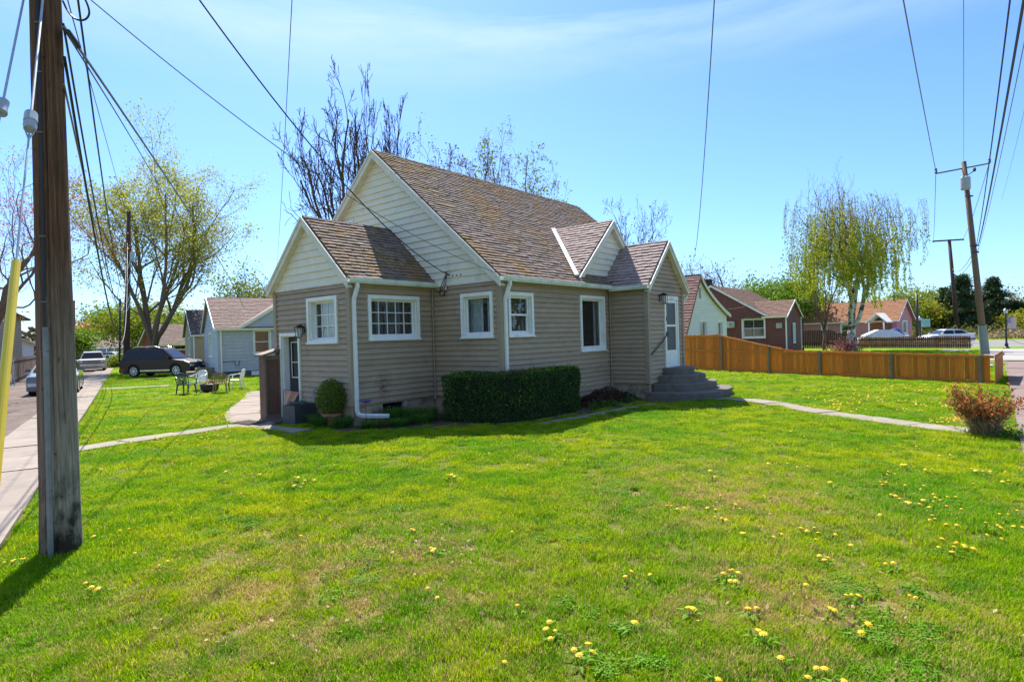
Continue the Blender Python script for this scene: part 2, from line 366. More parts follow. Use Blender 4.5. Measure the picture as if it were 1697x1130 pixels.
# ------------------------------------------------------------------ roofs
def shingle_piece(wd, ln, th=.034, j=0):
    mb = MB(); tw = wd - .008
    x0, x1 = -tw / 2 + random.uniform(-.003, .003), tw / 2 + random.uniform(-.003, .003)
    d0, d1 = random.uniform(-.008, .008), random.uniform(-.008, .008)
    mb.hexa([(x0, d0, .0), (x1, d1, .0), (x1, ln, -.004), (x0, ln, -.004), (x0, d0, th), (x1, d1, th), (x1, ln, .003), (x0, ln, .003)])
    return mb
class Roofer:
    def __init__(s, root, org, nmax=300): s.root = root; s.org = Vector(org); s.n = 0; s.nmax = nmax; s.meshes = {}
    def slope(s, E, a, b, La, Lb, mat, keep=None, exposure=.127, width=.27, ind=0, deck=.10, moss=None, deckmat=None, lift=.012, decks=True):
        E = Vector(E); a = Vector(a).normalized(); b = Vector(b).normalized(); n = a.cross(b).normalized()
        if n.z < 0: n = -n
        if decks:
            dk = MB(s.org); q = [E, E + a * La, E + a * La + b * Lb, E + b * Lb]
            dk.hexa([p - n * deck for p in q] + q); dk.build('roof', deckmat or mat, s.root, fix=True)
        rows = int(Lb / exposure); J = MB(s.org); Mo = MB(s.org)
        rot = Matrix((a, b, n)).transposed()
        if a.cross(b).dot(n) < 0: a_ = -a; rot = Matrix((a_, b, n)).transposed()
        for r in range(rows + 1):
            t = r * exposure; ln = min(exposure * 1.25, Lb - t + .01)
            if ln < .03: continue
            x = -(r % 2) * width * .5 - random.random() * width * .3
            while x < La:
                w = width * random.choice((.8, 1, 1, 1.15)); x0, x1 = max(x, 0), min(x + w, La); x += w
                if x1 - x0 < .04: continue
                c = E + a * ((x0 + x1) / 2) + b * (t - .02 + random.uniform(-.004, .004))
                if keep and not keep((x0 + x1) / 2, t): continue
                full = abs((x1 - x0) - w) < 1e-6
                c = c + n * (lift + random.uniform(-.003, .009))
                if ind > 0 and s.n < s.nmax and full and r < ind:
                    key = (round(w, 3), mat.name, random.randrange(3))
                    if key not in s.meshes: s.meshes[key] = shingle_piece(w, exposure * 1.25).mesh('shingle', mat)
                    o = link('shingle', s.meshes[key], s.root); tilt = Matrix.Rotation(random.uniform(-.012, .012), 3, 'Z')
                    o.matrix_local = Matrix.Translation(c - s.org) @ (rot @ tilt).to_4x4(); s.n += 1
                else:
                    pm = shingle_piece(x1 - x0, ln); J.add([c + rot @ Vector(p) for p in pm.v], pm.f)
                if moss:
                    wp = hw(c.x, c.y, c.z); val = moss(wp, c)
                    k = 0
                    while random.random() < val and k < 5:
                        k += 1
                        q = c + a * random.uniform(-w / 2, w / 2) + b * random.uniform(-.035, .02) + n * .012; rr = random.uniform(.012, .036)
                        Mo.add([q + rr * 1.5 * a, q - rr * 1.5 * a, q + rr * b, q - rr * b * .9, q + n * rr * .9], [(0, 2, 4), (2, 1, 4), (1, 3, 4), (3, 0, 4)])
        if J.v: tag(J.build('shingle', mat, s.root, fix=False), kind='stuff')
        if Mo.v: tag(Mo.build('moss', MOSS, s.root), kind='stuff')
    def ridge(s, p0, p1, n1, n2, mat, w=.13, step=.2):
        p0, p1 = Vector(p0), Vector(p1); d = (p1 - p0); Ln = d.length; d.normalize(); k = int(Ln / step)
        for i in range(k + 1):
            mb = MB(s.org); q0 = p0 + d * min(i * step, Ln); q1 = p0 + d * min(i * step + step * 1.15, Ln)
            if (q1 - q0).length < .04: continue
            up = Vector((0, 0, 1)); h0, h1 = .034, .018
            for (nn) in (n1, n2):
                dn = Vector(nn).normalized() * w
                mb.hexa([q0 + up * (h0 - .015) , q1 + up * (h1 - .015), q1 + dn + up * (h1 - .012), q0 + dn + up * (h0 - .012), q0 + up * h0, q1 + up * h1, q1 + dn + up * h1, q0 + dn + up * h0])
            mb.build('ridge_cap', mat, s.root, fix=True)

def sweep(mb, prof, p0, p1, out, mi=0):   # prof [(n,z)] open/closed polygon swept along p0-p1, out = outward unit vector
    p0, p1, out = Vector(p0), Vector(p1), Vector(out); k = len(prof)
    v = [p + out * a + Vector((0, 0, b)) for p in (p0, p1) for a, b in prof]
    mb.add(v, [(i, (i + 1) % k, k + (i + 1) % k, k + i) for i in range(k)] + [tuple(range(k))[::-1], tuple(range(k, 2 * k))], mi)
GPROF = [(0, 0), (.10, 0), (.125, .05), (.135, .115), (.12, .115), (.108, .055), (.09, .012), (.012, .012), (.012, .12), (0, .12)]

# ================================================================== GROUND AND PAVING
# shared lawn colouring: patches of lush, yellow-green and straw
def lawn_color(t, world=True):
    v = coords(t, world)
    f1, _ = noisef(t, v, .55, .36, .62, 4); col = mixc(t, f1, (.160, .365, .002), (.430, .490, .003))
    f2, _ = noisef(t, v, 2.3, .45, .7, 4); col = mixc(t, f2, col, (.10, .27, .003))
    # dry straw in two worn areas of the yard
    g = t.nodes.new('ShaderNodeNewGeometry')
    def blob(cx, cy, r):
        d = N(t, 'ShaderNodeVectorMath', operation='DISTANCE'); t.links.new(g.outputs['Position'], d.inputs[0]); d.inputs[1].default_value = (cx, cy, 0)
        m = t.nodes.new('ShaderNodeMapRange'); m.inputs['From Min'].default_value = r; m.inputs['From Max'].default_value = 0; t.links.new(d.outputs['Value'], m.inputs['Value']); return m.outputs['Result']
    a = N(t, 'ShaderNodeMath', operation='MAXIMUM'); t.links.new(blob(-1.5, 4.6, 2.4), a.inputs[0]); t.links.new(blob(2.4, 6.8, 2.3), a.inputs[1])
    b = N(t, 'ShaderNodeMath', operation='MAXIMUM'); t.links.new(a.outputs[0], b.inputs[0]); t.links.new(blob(1.9, 4.0, 1.6), b.inputs[1])
    f3, _ = noisef(t, v, 3.2, .42, .62, 6, .7); mm = N(t, 'ShaderNodeMath', operation='MULTIPLY'); t.links.new(b.outputs[0], mm.inputs[0]); t.links.new(f3, mm.inputs[1])
    mm2 = N(t, 'ShaderNodeMath', operation='MULTIPLY'); mm2.inputs[1].default_value = 1.25; mm2.use_clamp = True; t.links.new(mm.outputs[0], mm2.inputs[0])
    return col, mm2.outputs[0], v
gmat, t, b, o = newmat('lawn_soil'); col, dry, v = lawn_color(t)
f, raw = noisef(t, v, 30, .3, .7, 6); c2 = mixc(t, f, (.05, .10, .006), (.10, .17, .012)); c3 = mixc(t, .6, col, c2); gd_ = t.nodes.new('ShaderNodeNewGeometry'); ln_ = N(t, 'ShaderNodeVectorMath', operation='LENGTH'); t.links.new(gd_.outputs['Position'], ln_.inputs[0]); mr_ = t.nodes.new('ShaderNodeMapRange'); mr_.inputs['From Min'].default_value = 14; mr_.inputs['From Max'].default_value = 40; t.links.new(ln_.outputs['Value'], mr_.inputs['Value']); c3 = mixc(t, mr_.outputs[0], mixc(t, f, (.08, .12, .012), (.15, .14, .03)), c3)
c3 = mixc(t, dry, c3, (.30, .21, .10)); t.links.new(c3, b.inputs['Base Color']); b.inputs['Roughness'].default_value = .95; b.inputs['Specular IOR Level'].default_value = .1
bn = N(t, 'ShaderNodeBump', Strength=.8, Distance=.04); t.links.new(raw, bn.inputs['Height']); t.links.new(bn.outputs[0], b.inputs['Normal'])
g = MB(); g.add([(-900, -200, 0), (900, -200, 0), (900, 1500, 0), (-900, 1500, 0)], [(0, 1, 2, 3)]); tag(g.build('ground', gmat), kind='structure')
CONC = M('pavement_concrete', (.27, .215, .17), (.22, .175, .14), 2, .9, .35, 60, rnd=.08, world=True, dirt=(.15, .12, .09), dscale=2.4, dlo=.55, dhi=.8)
CONC2 = M('path_concrete', (.28, .235, .17), (.22, .185, .135), 3, .9, .4, 60, rnd=.08, world=True, dirt=(.17, .15, .11), dscale=2.2, dlo=.5, dhi=.75)
STEPC = M('step_concrete', (.175, .135, .105), (.12, .095, .075), 5, .92, .5, 50, rnd=.05, world=True, dirt=(.17, .155, .14), dscale=3, dlo=.5, dhi=.8)
ASPH = M('worn_asphalt', (.13, .085, .062), (.095, .064, .048), 1.2, .95, .6, 25, world=True, dirt=(.19, .13, .095), dscale=.8, dlo=.5, dhi=.7)
ASPH_P = M('brown_walk', (.20, .135, .115), (.16, .11, .095), 1.5, .95, .5, 50, rnd=.05, world=True, dirt=(.25, .18, .14), dscale=1.2)
ROADM = M('street_asphalt', (.20, .185, .17), (.15, .14, .13), 1, .9, .4, 20, world=True)
ROADC = M('street_concrete', (.33, .30, .27), (.28, .255, .23), 1, .9, .3, 20, world=True, dirt=(.30, .27, .24), dscale=.6)
# left side street (old alley) : runs along the sidewalk
SD = Vector((-.549, .836, 0)); SN = Vector((-.836, -.549, 0))      # along, towards the street
SE = Vector((-4.95, 5.6, 0))                                        # point on the lawn edge of the sidewalk
def sw(a, b, z=0): p = SE + SD * a + SN * b; return (p.x, p.y, z)
m = MB(); m.add([sw(-25, 1.22, .008), sw(190, 1.22, .008), sw(190, 11.5, .008), sw(-25, 7.6, .008)], [(0, 1, 2, 3)]); tag(m.build('alley_road', ASPH), kind='structure')
root = thing('sidewalk', None, None); tag(root, kind='structure')
a = -6.0; k = 0
while a < 86:
    ln = 1.52 + random.uniform(-.02, .02)
    s = MB(); e = .005; z = .045 + random.uniform(-.012, .012); t1, t2 = random.uniform(-.01, .01), random.uniform(-.01, .01)
    s.hexa([sw(a + e, 0, -.1), sw(a + e, 1.2, -.1), sw(a + ln - e, 1.2, -.1), sw(a + ln - e, 0, -.1), sw(a + e, 0, z), sw(a + e, 1.2, z + t1), sw(a + ln - e, 1.2, z + t2), sw(a + ln - e, 0, z + t1)])
    s.build('slab', CONC, root, fix=True); a += ln; k += 1
# cross street at the far left end
m = MB()
m.add([(-180, 92, .012), (-20, 118, .012), (-20, 130, .012), (-180, 104, .012)], [(0, 1, 2, 3)]); tag(m.build('far_road', ROADM), kind='structure')

def ribbon_slabs(root, L1, L2, mat, z=.03, gap=.012, cut=1):
    # slabs between two matching edge polylines
    for i in range(len(L1) - 1):
        a0, a1, b0, b1 = Vector(L1[i]), Vector(L1[i + 1]), Vector(L2[i]), Vector(L2[i + 1])
        for j in range(cut):
            p0, p1, q0, q1 = a0.lerp(a1, j / cut), a0.lerp(a1, (j + 1) / cut), b0.lerp(b1, j / cut), b0.lerp(b1, (j + 1) / cut)
            g0 = gap / max((p1 - p0).length, .05); P0, P1 = p0.lerp(p1, g0), p1.lerp(p0, g0); Q0, Q1 = q0.lerp(q1, g0), q1.lerp(q0, g0); zz = z + random.uniform(-.006, .006)
            s = MB(); pts = [P0, Q0, Q1, P1]
            s.hexa([(p.x, p.y, -.08) for p in pts] + [(p.x, p.y, zz + random.uniform(-.004, .004)) for p in pts]); s.build('slab', mat, root, fix=True)
def resample(pts, step):
    pts = [Vector(p) for p in pts]; out = [pts[0]]; acc = 0
    for a, b in zip(pts[:-1], pts[1:]):
        L_ = (b - a).length; d = step - acc
        while d <= L_: out.append(a.lerp(b, d / L_)); d += step
        acc = L_ - (d - step)
    return out
def smooth(pts, n=3):
    pts = [Vector(p) for p in pts]
    for _ in range(n):
        q = [pts[0]]
        for a, b in zip(pts[:-1], pts[1:]): q += [a.lerp(b, .25), a.lerp(b, .75)]
        q.append(pts[-1]); pts = q
    return pts
def strip(ctr, w):
    c = [Vector(p) for p in ctr]; A, B = [], []
    for i, p in enumerate(c):
        t = c[min(i + 1, len(c) - 1)] - c[max(i - 1, 0)]; t.normalize(); n = Vector((-t.y, t.x, 0)); A.append(p + n * w / 2); B.append(p - n * w / 2)
    return A, B
PATHS = []    # (polyline, halfwidth) for keeping grass off
def path(name, ctr, w, mat, step=1.0, z=.03, sm=3):
    c = resample(smooth(ctr, sm), step); root = tag(thing(name, None, None), kind='structure')
    A, B = strip(c, w); ribbon_slabs(root, A, B, mat, z); PATHS.append((c, w / 2)); return root
path('walkway', [G(100, 750.5), G(125, 746), G(250, 726.5), G(330, 715), G(400, 704.5), G(455, 706)], .62, CONC2, 1.1, sm=1)
path('side_path', [hw(-.95, 2.4), hw(-.7, 3.6), hw(.2, 5.6), hw(2.2, 8.6), hw(4.3, 12.5)], .95, CONC, 1.2)
path('porch_path', [hw(-1.15, 2.2), hw(-1.12, 1.1), hw(-.95, .2), hw(-.75, -.25)], .5, CONC2, .9, .02)
path('front_path', [hw(2.3, -3.42), hw(3.4, -3.72), hw(4.6, -3.86), hw(6.6, -3.9), hw(7.3, -4.6)], .34, CONC2, .9, .012)
path('front_walk', [hw(8.6, -4.9), hw(8.4, -5.9), hw(7.9, -6.9), hw(7.0, -7.6), hw(6.2, -8.9), hw(5.35, -10.2), hw(5.0, -11.2)], .62, CONC2, 1.0, .03)
path('neighbour_walk', [G(165, 645), G(235, 642), G(305, 638.5)], .95, CONC, 1.5, sm=1)
# entry stoop slab of the porch door
m = tag(thing('porch_slab', None, None), kind='structure')
s = MB(); P4 = [hw(-.02, 2.1), hw(-1.0, 2.1), hw(-1.0, 3.5), hw(-.02, 3.5)]; s.prism([(p.x, p.y) for p in P4], -.05, .036); s.build('slab', CONC, m, fix=True)
# right: brown walk along the street, street and concrete apron
root = tag(thing('street_walk', None, None), kind='structure')
u = -2.0
while u < 27:
    ln = 1.6; s = MB(); pts = [hw(u + .01, -11.45), hw(u + ln - .01, -11.45), hw(u + ln - .01, -13.3), hw(u + .01, -13.3)]; zz = .03 + random.uniform(-.008, .008)
    s.hexa([(p.x, p.y, -.1) for p in pts] + [(p.x, p.y, zz) for p in pts]); s.build('slab', ASPH_P, root, fix=True); u += ln
def quad(name, pts, mat, z):
    m = MB(); m.add([(p[0], p[1], z) for p in pts], [tuple(range(len(pts)))]); return tag(m.build(name, mat), kind='structure')
quad('side_road', [hw(30.9, -60), hw(43.5, -60), hw(43.5, -10.6), hw(30.9, -10.6)], ROADC, .012)
quad('street', [hw(-20, -22), hw(300, -22), hw(300, -13.8), hw(-20, -13.8)], ROADM, .008)
quad('main_road', [hw(50, -80), hw(75, -80), hw(75, 3), hw(53, -3.5)], ROADM, .004)
quad('far_pavement', [hw(43.5, -80), hw(47.5, -80), hw(47.5, -8.0), hw(43.5, -8.0)], ROADC, .016)
m = MB()
for (u0, u1) in ((29.6, 30.85),):
    pts = [hw(u0, -40), hw(u1, -40), hw(u1, -10.6), hw(u0, -10.6)]; m.hexa([(p.x, p.y, 0) for p in pts] + [(p.x, p.y, .05) for p in pts])
tag(m.build('kerb', CONC, fix=True), kind='structure')
m = MB(); pts = [hw(27.5, -20), hw(29.2, -20), hw(29.2, -10.6), hw(27.5, -10.6)]; m.add([(p.x, p.y, .02) for p in pts], [(0, 1, 2, 3)]); tag(m.build('dark_strip', ROADM), kind='structure')  # flat strip in the darker street colour, just before the kerb
m = MB()
for (v0, v1) in ((55, 55.15), (66, 66.15)):
    pts = [hw(v0, -80), hw(v1, -80), hw(v1, -4), hw(v0, -4)]; m.add([(p.x, p.y, .010) for p in pts], [(0, 1, 2, 3)], 0); m.f[-1] = tuple(range(len(m.v) - 4, len(m.v)))
tag(m.build('road_marking', WHITE), kind='structure')
# planting bed soil in front of the long wall
SOIL = M('bed_soil', (.10, .055, .035), (.055, .032, .022), 12, .95, .9, 30, world=True, dirt=(.16, .08, .05), dscale=7)
BED = [(-.62, -.1), (-.62, -.55), (.6, -1.5), (2.05, -3.05), (4.2, -3.45), (6.4, -3.55), (7.2, -3.5), (7.46, -2.3), (2.5, -2.3), (2.5, 0)]
m = MB(); pts = [hw(*q) for q in BED]; m.prism([(p.x, p.y) for p in pts][::-1], -.05, .02); tag(m.build('flower_bed', SOIL, fix=True), kind='structure')

# ================================================================== THE HOUSE
A1, B1, B3, A2, B2, A3 = 2.5167, 2.2984, 3.1948, 4.9566, 1.2370, 2.3798
UM, UE, UR = A1, A1 + A2, A1 + A2 + A3        # u of the main gable wall, entry left, entry right
VM, VE = -B1, -B1 - B2
UEND = 12.55; VBACK = 6.40
house = thing('tan_house', 'tan clapboard house with steep mossy shingle roof, cream gables and white windows behind the hedge', 'house', hw(0, 0), TH)
Z3 = 3.25
def const(x): return lambda z: x
walls = MB(); 
# --- porch wall facing the lawn
fr = frame((0, 0), (1, 0), (0, -1)); w1 = (.46, 2.02, 1.94, 2.98); h = [window_hole(*w1)]
wall_panel(walls, fr, const(0), const(A1), -.02 + .45, Z3, h); boards(house, (0, 0, 0), fr, const(.055), const(A1 - .03), ZB, Z3, h, TAN)
window(house, (0, 0, 0), fr, *w1, cols=5, rows=3, curtain=(BLIND, (.0, .0)), depth=.11)
# --- porch wall facing the side path
fr = frame((0, 0), (0, 1), (-1, 0)); w2 = (.43, 1.68, 1.905, 2.98); dd = (2.05, 2.975, .03, 2.17)
h = [window_hole(*w2), (dd[0] + .056, dd[1] - .056, -1, dd[3] - .056)]
wall_panel(walls, fr, const(.12), const(B3), .0, Z3, [h[0], (h[1][0], h[1][1], -1, h[1][3])])
boards(house, (0, 0, 0), fr, const(.055), const(B3 - .055), ZB, Z3, h, TAN)
window(house, (0, 0, 0), fr, *w2, cols=4, rows=3, curtain=(CURTAIN_W, (.0, .0)), depth=.14)
# porch gable in cream
PR, PZ = 1.6, 4.93; gl = lambda z: max(0, (z - 3.33) / .93 - .13 + .02); gr = lambda z: B3 - gl(z)
wall_panel(walls, fr, gl, gr, Z3, 4.80, [], extra=(3.5, 4.0)); boards(house, (0, 0, 0), fr, gl, gr, Z3 + .005, 4.84, [], CREAM, exposure=.175, proud=.036)
mb = MB(); mb.fbox(fr, -.01, B3 + .01, .0, .05, Z3 - .022, Z3 + .014); mb.build('band_board', CREAM_TRIM, house, fix=True)
# --- main gable wall
fr = frame((UM, 0), (0, -1), (-1, 0)); w3 = (1.05, 2.095, 1.925, 2.995); h = [window_hole(*w3)]
wall_panel(walls, fr, const(.002), const(B1), .43, Z3, h); boards(house, (0, 0, 0), fr, const(.03), const(B1 - .055), ZB, Z3, h, TAN)
window(house, (0, 0, 0), fr, *w3, curtain=(CURTAIN, (.45, .62)))
frg = frame((UM, VBACK), (0, -1), (-1, 0)); LG = VBACK - VM; RZ, RV, RK = 7.18, 2.05, .86
gl2 = lambda z: max(0, (z - 3.29) / RK + .02); gr2 = lambda z: LG - max(0, (z - 3.29) / RK + .02)
gw = (VBACK - 3.93, VBACK - 3.20, 4.55, 5.45); hg = [window_hole(*gw)]
wall_panel(walls, frg, gl2, gr2, Z3, 7.05, hg, extra=(3.3, 4.2, 5.2, 6.2)); boards(house, (0, 0, 0), frg, gl2, gr2, Z3 + .005, 7.08, hg, CREAM, exposure=.175, proud=.036)
window(house, (0, 0, 0), frg, *gw)
mb = MB(); mb.fbox(frg, LG - B1 + .03, LG + .0, .0, .05, Z3 - .022, Z3 + .014); mb.build('band_board', CREAM_TRIM, house, fix=True)
wall_panel(walls, frg, const(0), const(VBACK - B3 - .002), 0, Z3, []); boards(house, (0, 0, 0), frg, const(0), const(VBACK - B3 - .02), ZB, Z3, [], TAN, joined=True)
# --- long wall facing the lawn
fr = frame((UM, VM), (1, 0), (0, -1)); w4 = (.222, 1.20, 1.927, 2.975); w5 = (3.32, 4.643, 1.462, 3.008); h = [window_hole(*w4), window_hole(*w5)]
wall_panel(walls, fr, const(0), const(A2 + .12), .43, Z3, h); boards(house, (0, 0, 0), fr, const(.055), const(A2 - .03), ZB - COURSE * 2, Z3, h, TAN)
window(house, (0, 0, 0), fr, *w4, kind='double', curtain=(BLIND, (.0, .0))); window(house, (0, 0, 0), fr, *w5, curtain=(CURTAIN, (.12, .86)))
# --- entry bay
fr = frame((UE, VM), (0, -1), (-1, 0)); wall_panel(walls, fr, const(.002), const(B2), .43, Z3, []); boards(house, (0, 0, 0), fr, const(.03), const(B2 - .055), ZB, Z3, [], TAN)
fr = frame((UE, VE), (1, 0), (0, -1)); ed = (1.03, 1.98, .875, 3.0); EZ = 4.62
h = [(ed[0] + .048, ed[1] - .048, -1, ed[3] - .048)]
gl3 = lambda z: max(0, (z - 3.36) / 1.05 + .03); gr3 = lambda z: A3 - gl3(z)
wall_panel(walls, fr, gl3, gr3, .43, 4.5, h, extra=(3.36, 3.8)); boards(house, (0, 0, 0), fr, lambda z: max(.055, gl3(z)), lambda z: A3 - max(.055, gl3(z)), ZB, 4.5, h, TAN)
fr = frame((UR, VE), (0, 1), (1, 0)); wall_panel(walls, fr, const(0), const(B2), .0, Z3, []); boards(house, (0, 0, 0), fr, const(0.05), const(B2), ZB, Z3, [], TAN, joined=True)
fr = frame((UR, VM), (1, 0), (0, -1)); LR = UEND - UR; wall_panel(walls, fr, const(0), const(LR), .0, Z3, []); boards(house, (0, 0, 0), fr, const(0), const(LR - .05), ZB, Z3, [], TAN, joined=True)
fr = frame((UEND, VM), (0, 1), (1, 0)); wall_panel(walls, fr, gl2, gr2, 3.25, 7.05, [], extra=(3.3,)); wall_panel(walls, fr, const(0), const(LG), 0, 3.25, [])
fr = frame((UEND, VBACK), (-1, 0), (0, 1)); wall_panel(walls, fr, const(.12), const(UEND - UM - .12), .0, Z3, [])
fr = frame((UM, B3), (-1, 0), (0, 1)); wall_panel(walls, fr, const(0), const(UM), .0, Z3, [])
# --- cross gable above the long wall
CV = -2.12; CC, CZ, CK = 7.92, 5.34, .93
frc = frame((CC - 2.1, CV), (1, 0), (0, -1)); gl4 = lambda z: max(0, (z - 3.40) / CK + .02); gr4 = lambda z: 4.2 - gl4(z)
wall_panel(walls, frc, gl4, gr4, 3.40, 5.20, [], extra=(4,)); boards(house, (0, 0, 0), frc, gl4, gr4, 3.47, 5.24, [], CREAM, exposure=.175, proud=.036)
wl = walls.build('wall', TAN, house, fix=True)
# interior: floor and ceiling make the rooms dark
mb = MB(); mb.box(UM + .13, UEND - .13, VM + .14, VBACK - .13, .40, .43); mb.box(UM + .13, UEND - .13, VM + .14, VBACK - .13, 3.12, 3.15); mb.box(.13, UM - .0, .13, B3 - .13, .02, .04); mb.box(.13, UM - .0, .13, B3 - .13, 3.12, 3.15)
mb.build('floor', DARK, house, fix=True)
# foundation
f = MB(); I = .03
f.box(I, UM, I, B3 - I, -.3, .0 + .0); 
def fnd(x0, x1, y0, y1, z1=.45): f.box(x0, x1, y0, y1, -.2, z1)
fnd(I, .83, I, .22); fnd(.83, 1.56, I, .22, .16); fnd(1.56, UM, I, .22); fnd(I, .22, .22, 2.02)
fnd(UM + I, UEND - I, VM + I, VM + .25); fnd(UM + I, UM + .25, VM + .25, 0.1); fnd(UE + I, UR - I, VE + I, VE + .25); fnd(UE + I, UE + .25, VE + .25, VM); fnd(UR - .25, UR - I, VE + .25, VM)
f.build('foundation', CONC_FND, house, fix=True)
fr = frame((0, I), (1, 0), (0, -1))
mb = MB(); mb.fbox(fr, .80, .84, -.1, .012, .16, .45); mb.fbox(fr, 1.50, 1.59, -.1, .015, .10, .45); mb.fbox(fr, .84, 1.50, -.1, .0, .16, .19)
bw = mb.build('basement_window', M('weathered_wood', (.50, .44, .36), (.36, .31, .25), 8, .8, .2), house, fix=True)
mb = MB(); mb.add([fr(.84, -.08, .19), fr(1.50, -.08, .19), fr(1.50, -.08, .45), fr(.84, -.08, .45)], [(0, 1, 2, 3)]); mb.build('pane', CARGLASS, bw)
# corner posts
def corner(u, v, su, sv, z0=ZB - .02, z1=Z3, w=.075, m=TRIM_TAN):
    mb = MB(); t = .052
    mb.box(*(sorted((u + su * t, u - su * w))), *(sorted((v + sv * t, v + sv * .002))), z0, z1)
    mb.box(*(sorted((u + su * t, u + su * .002))), *(sorted((v + sv * .002, v - sv * w))), z0, z1)
    mb.build('corner_post', m, house, fix=True)
corner(0, 0, -1, -1); corner(0, B3, -1, 1); corner(UM, VM, -1, -1); corner(UE, VE, -1, -1); corner(UR, VE, 1, -1)
for (u, v, q) in ((UM - .02, -.03, .35), (UE - .02, VM - .03, .30)):      # thin tan conduit in the inside corners
    mb = MB(); mb.tube([(u - .045, v - .045, 3.22), (u - .045, v - .045, 1.6), (u - .045, v - .045, q + .15)], .02, 8); mb.tube([(u - .045, v - .045, q + .17), (u - .045, v - .045, q + .05)], .034, 8)
    mb.build('conduit', TRIM_TAN, house)
# --- roofs
R = Roofer(house, (0, 0, 0), 300)
kn = sqrt(1 + .93 ** 2); PRL = (PZ - 3.325) * kn / .93
def moss_w(wp, lo):
    n = mnoise.noise(wp * .55 + Vector((3, 1, 0))) + .5 * mnoise.noise(wp * 1.7)
    return n
def pm(wp, c): return .45 if c.z < 4.6 and moss_w(wp, 0) > -.15 else .12
R.slope((-.13, PR - (PZ - 3.325) / .93, 3.325), (1, 0, 0), (0, 1, .93), A1 + .13 - .0, PRL, SH_MAIN, exposure=.127, width=.22, ind=14, moss=pm)
R.slope((-.13, PR + (PZ - 3.325) / .93, 3.325), (1, 0, 0), (0, -1, .93), A1 + .13, PRL, SH_MAIN, exposure=.2, width=.4)
MU0 = UM - .17; MU1 = 12.72; MRL = (RZ - 3.31) * sqrt(1 + RK ** 2) / RK
def mm(wp, c):
    u_, zz = c.x, c.z
    band = 1 - abs((u_ - 2.3) - (6.0 - zz) * 1.45 - .3) / 2.6
    return max(0.0, min(.62, band * 1.0 + .35 * moss_w(wp, 0))) if u_ < 7.2 else .05
def keepmain(x, t):
    u_, v_ = MU0 + x, -2.45 + t / sqrt(1 + RK ** 2); z_ = 3.31 + (v_ + 2.45) * RK
    if z_ < CZ - CK * abs(u_ - CC) + .02 and v_ > CV + .02: return False
    if v_ < CV + .1 and u_ > UE - .10 and u_ < UR + .1 and z_ < 4.62 - 1.05 * abs(u_ - 8.66): return False
    return True
R.slope((MU0, -2.45, 3.31), (1, 0, 0), (0, 1, RK), MU1 - MU0, MRL, SH_MAIN, keep=keepmain, exposure=.127, width=.25, ind=3, moss=mm)
R.slope((MU0, 6.55, 3.31), (1, 0, 0), (0, -1, RK), MU1 - MU0, MRL, SH_MAIN, exposure=.25, width=.5)
# cross gable roof: eaves die into the main slope
ce = 3.40; cw = (CZ - ce) / CK; cl = cw * sqrt(1 + CK ** 2)
def below_main(z, v): return z > 3.31 + (v + 2.45) * RK - .05
CL = 2.35
R.slope((CC - cw, CV - .12, ce), (0, 1, 0), (1, 0, CK), CL, cl, SH_NEW, keep=lambda x, t: below_main(ce + t * CK / sqrt(1 + CK ** 2), CV - .12 + x), exposure=.127, width=.22, ind=5, decks=False)
R.slope((CC + cw, CV - .12, ce), (0, 1, 0), (-1, 0, CK), CL, cl, SH_NEW, keep=lambda x, t: below_main(ce + t * CK / sqrt(1 + CK ** 2), CV - .12 + x), exposure=.127, width=.22, decks=False)
for sgn in (-1, 1):       # triangular decks that stop at the main roof
    vr = (CZ - 3.31) / RK - 2.45; ve = (ce - 3.31) / RK - 2.45
    P = [Vector((CC + sgn * cw, CV - .12, ce)), Vector((CC, CV - .12, CZ)), Vector((CC, vr + .05, CZ)), Vector((CC + sgn * cw, max(ve + .05, CV - .10), ce))]
    mb = MB(); dn = Vector((0, 0, -.08)); mb.hexa([P[0] + dn, P[1] + dn, P[2] + dn, P[3] + dn] + P); mb.build('roof', SH_NEW, house, fix=True)
# entry roof
ez0 = 3.25; EC_ = UE + A3 / 2; ew = A3 / 2 + .16; ek = (EZ - ez0) / ew; el = sqrt(ew ** 2 + (EZ - ez0) ** 2)
def keepe(x, t):
    z_ = ez0 + t * ek / sqrt(1 + ek ** 2); v_ = VE - .14 + x
    if z_ < 3.31 + (v_ + 2.45) * RK - .06: return False
    return True
def me_(wp, c): return .5 if c.z < 3.75 and c.y > -2.9 else .03
R.slope((EC_ - ew, VE - .14, ez0), (0, 1, 0), (1, 0, ek), 2.5, el, SH_NEW, keep=keepe, exposure=.135, width=.25, ind=9, decks=False, moss=me_)
R.slope((EC_ + ew, VE - .14, ez0), (0, 1, 0), (-1, 0, ek), 2.5, el, SH_NEW, keep=keepe, exposure=.16, width=.3, decks=False)
for sgn in (-1, 1):
    vr = (EZ - 3.31) / RK - 2.45; ve = (ez0 - 3.31) / RK - 2.45
    P = [Vector((EC_ + sgn * ew, VE - .14, ez0)), Vector((EC_, VE - .14, EZ)), Vector((EC_, vr + .05, EZ)), Vector((EC_ + sgn * ew, ve + .05, ez0))]
    mb = MB(); dn = Vector((0, 0, -.08)); mb.hexa([P[0] + dn, P[1] + dn, P[2] + dn, P[3] + dn] + P); mb.build('roof', SH_NEW, house, fix=True)
R.ridge((MU0, RV, RZ + .01), (MU1, RV, RZ + .01), (0, -1, -RK), (0, 1, -RK), SH_DARK, .14, .3)
R.ridge((-.13, PR, PZ + .01), (UM, PR, PZ + .01), (0, -1, -.93), (0, 1, -.93), SH_DARK, .12, .22)
R.ridge((CC, CV - .13, CZ + .01), (CC, -.02, CZ + .01), (-1, 0, -CK), (1, 0, -CK), SH_NEW, .12, .18)
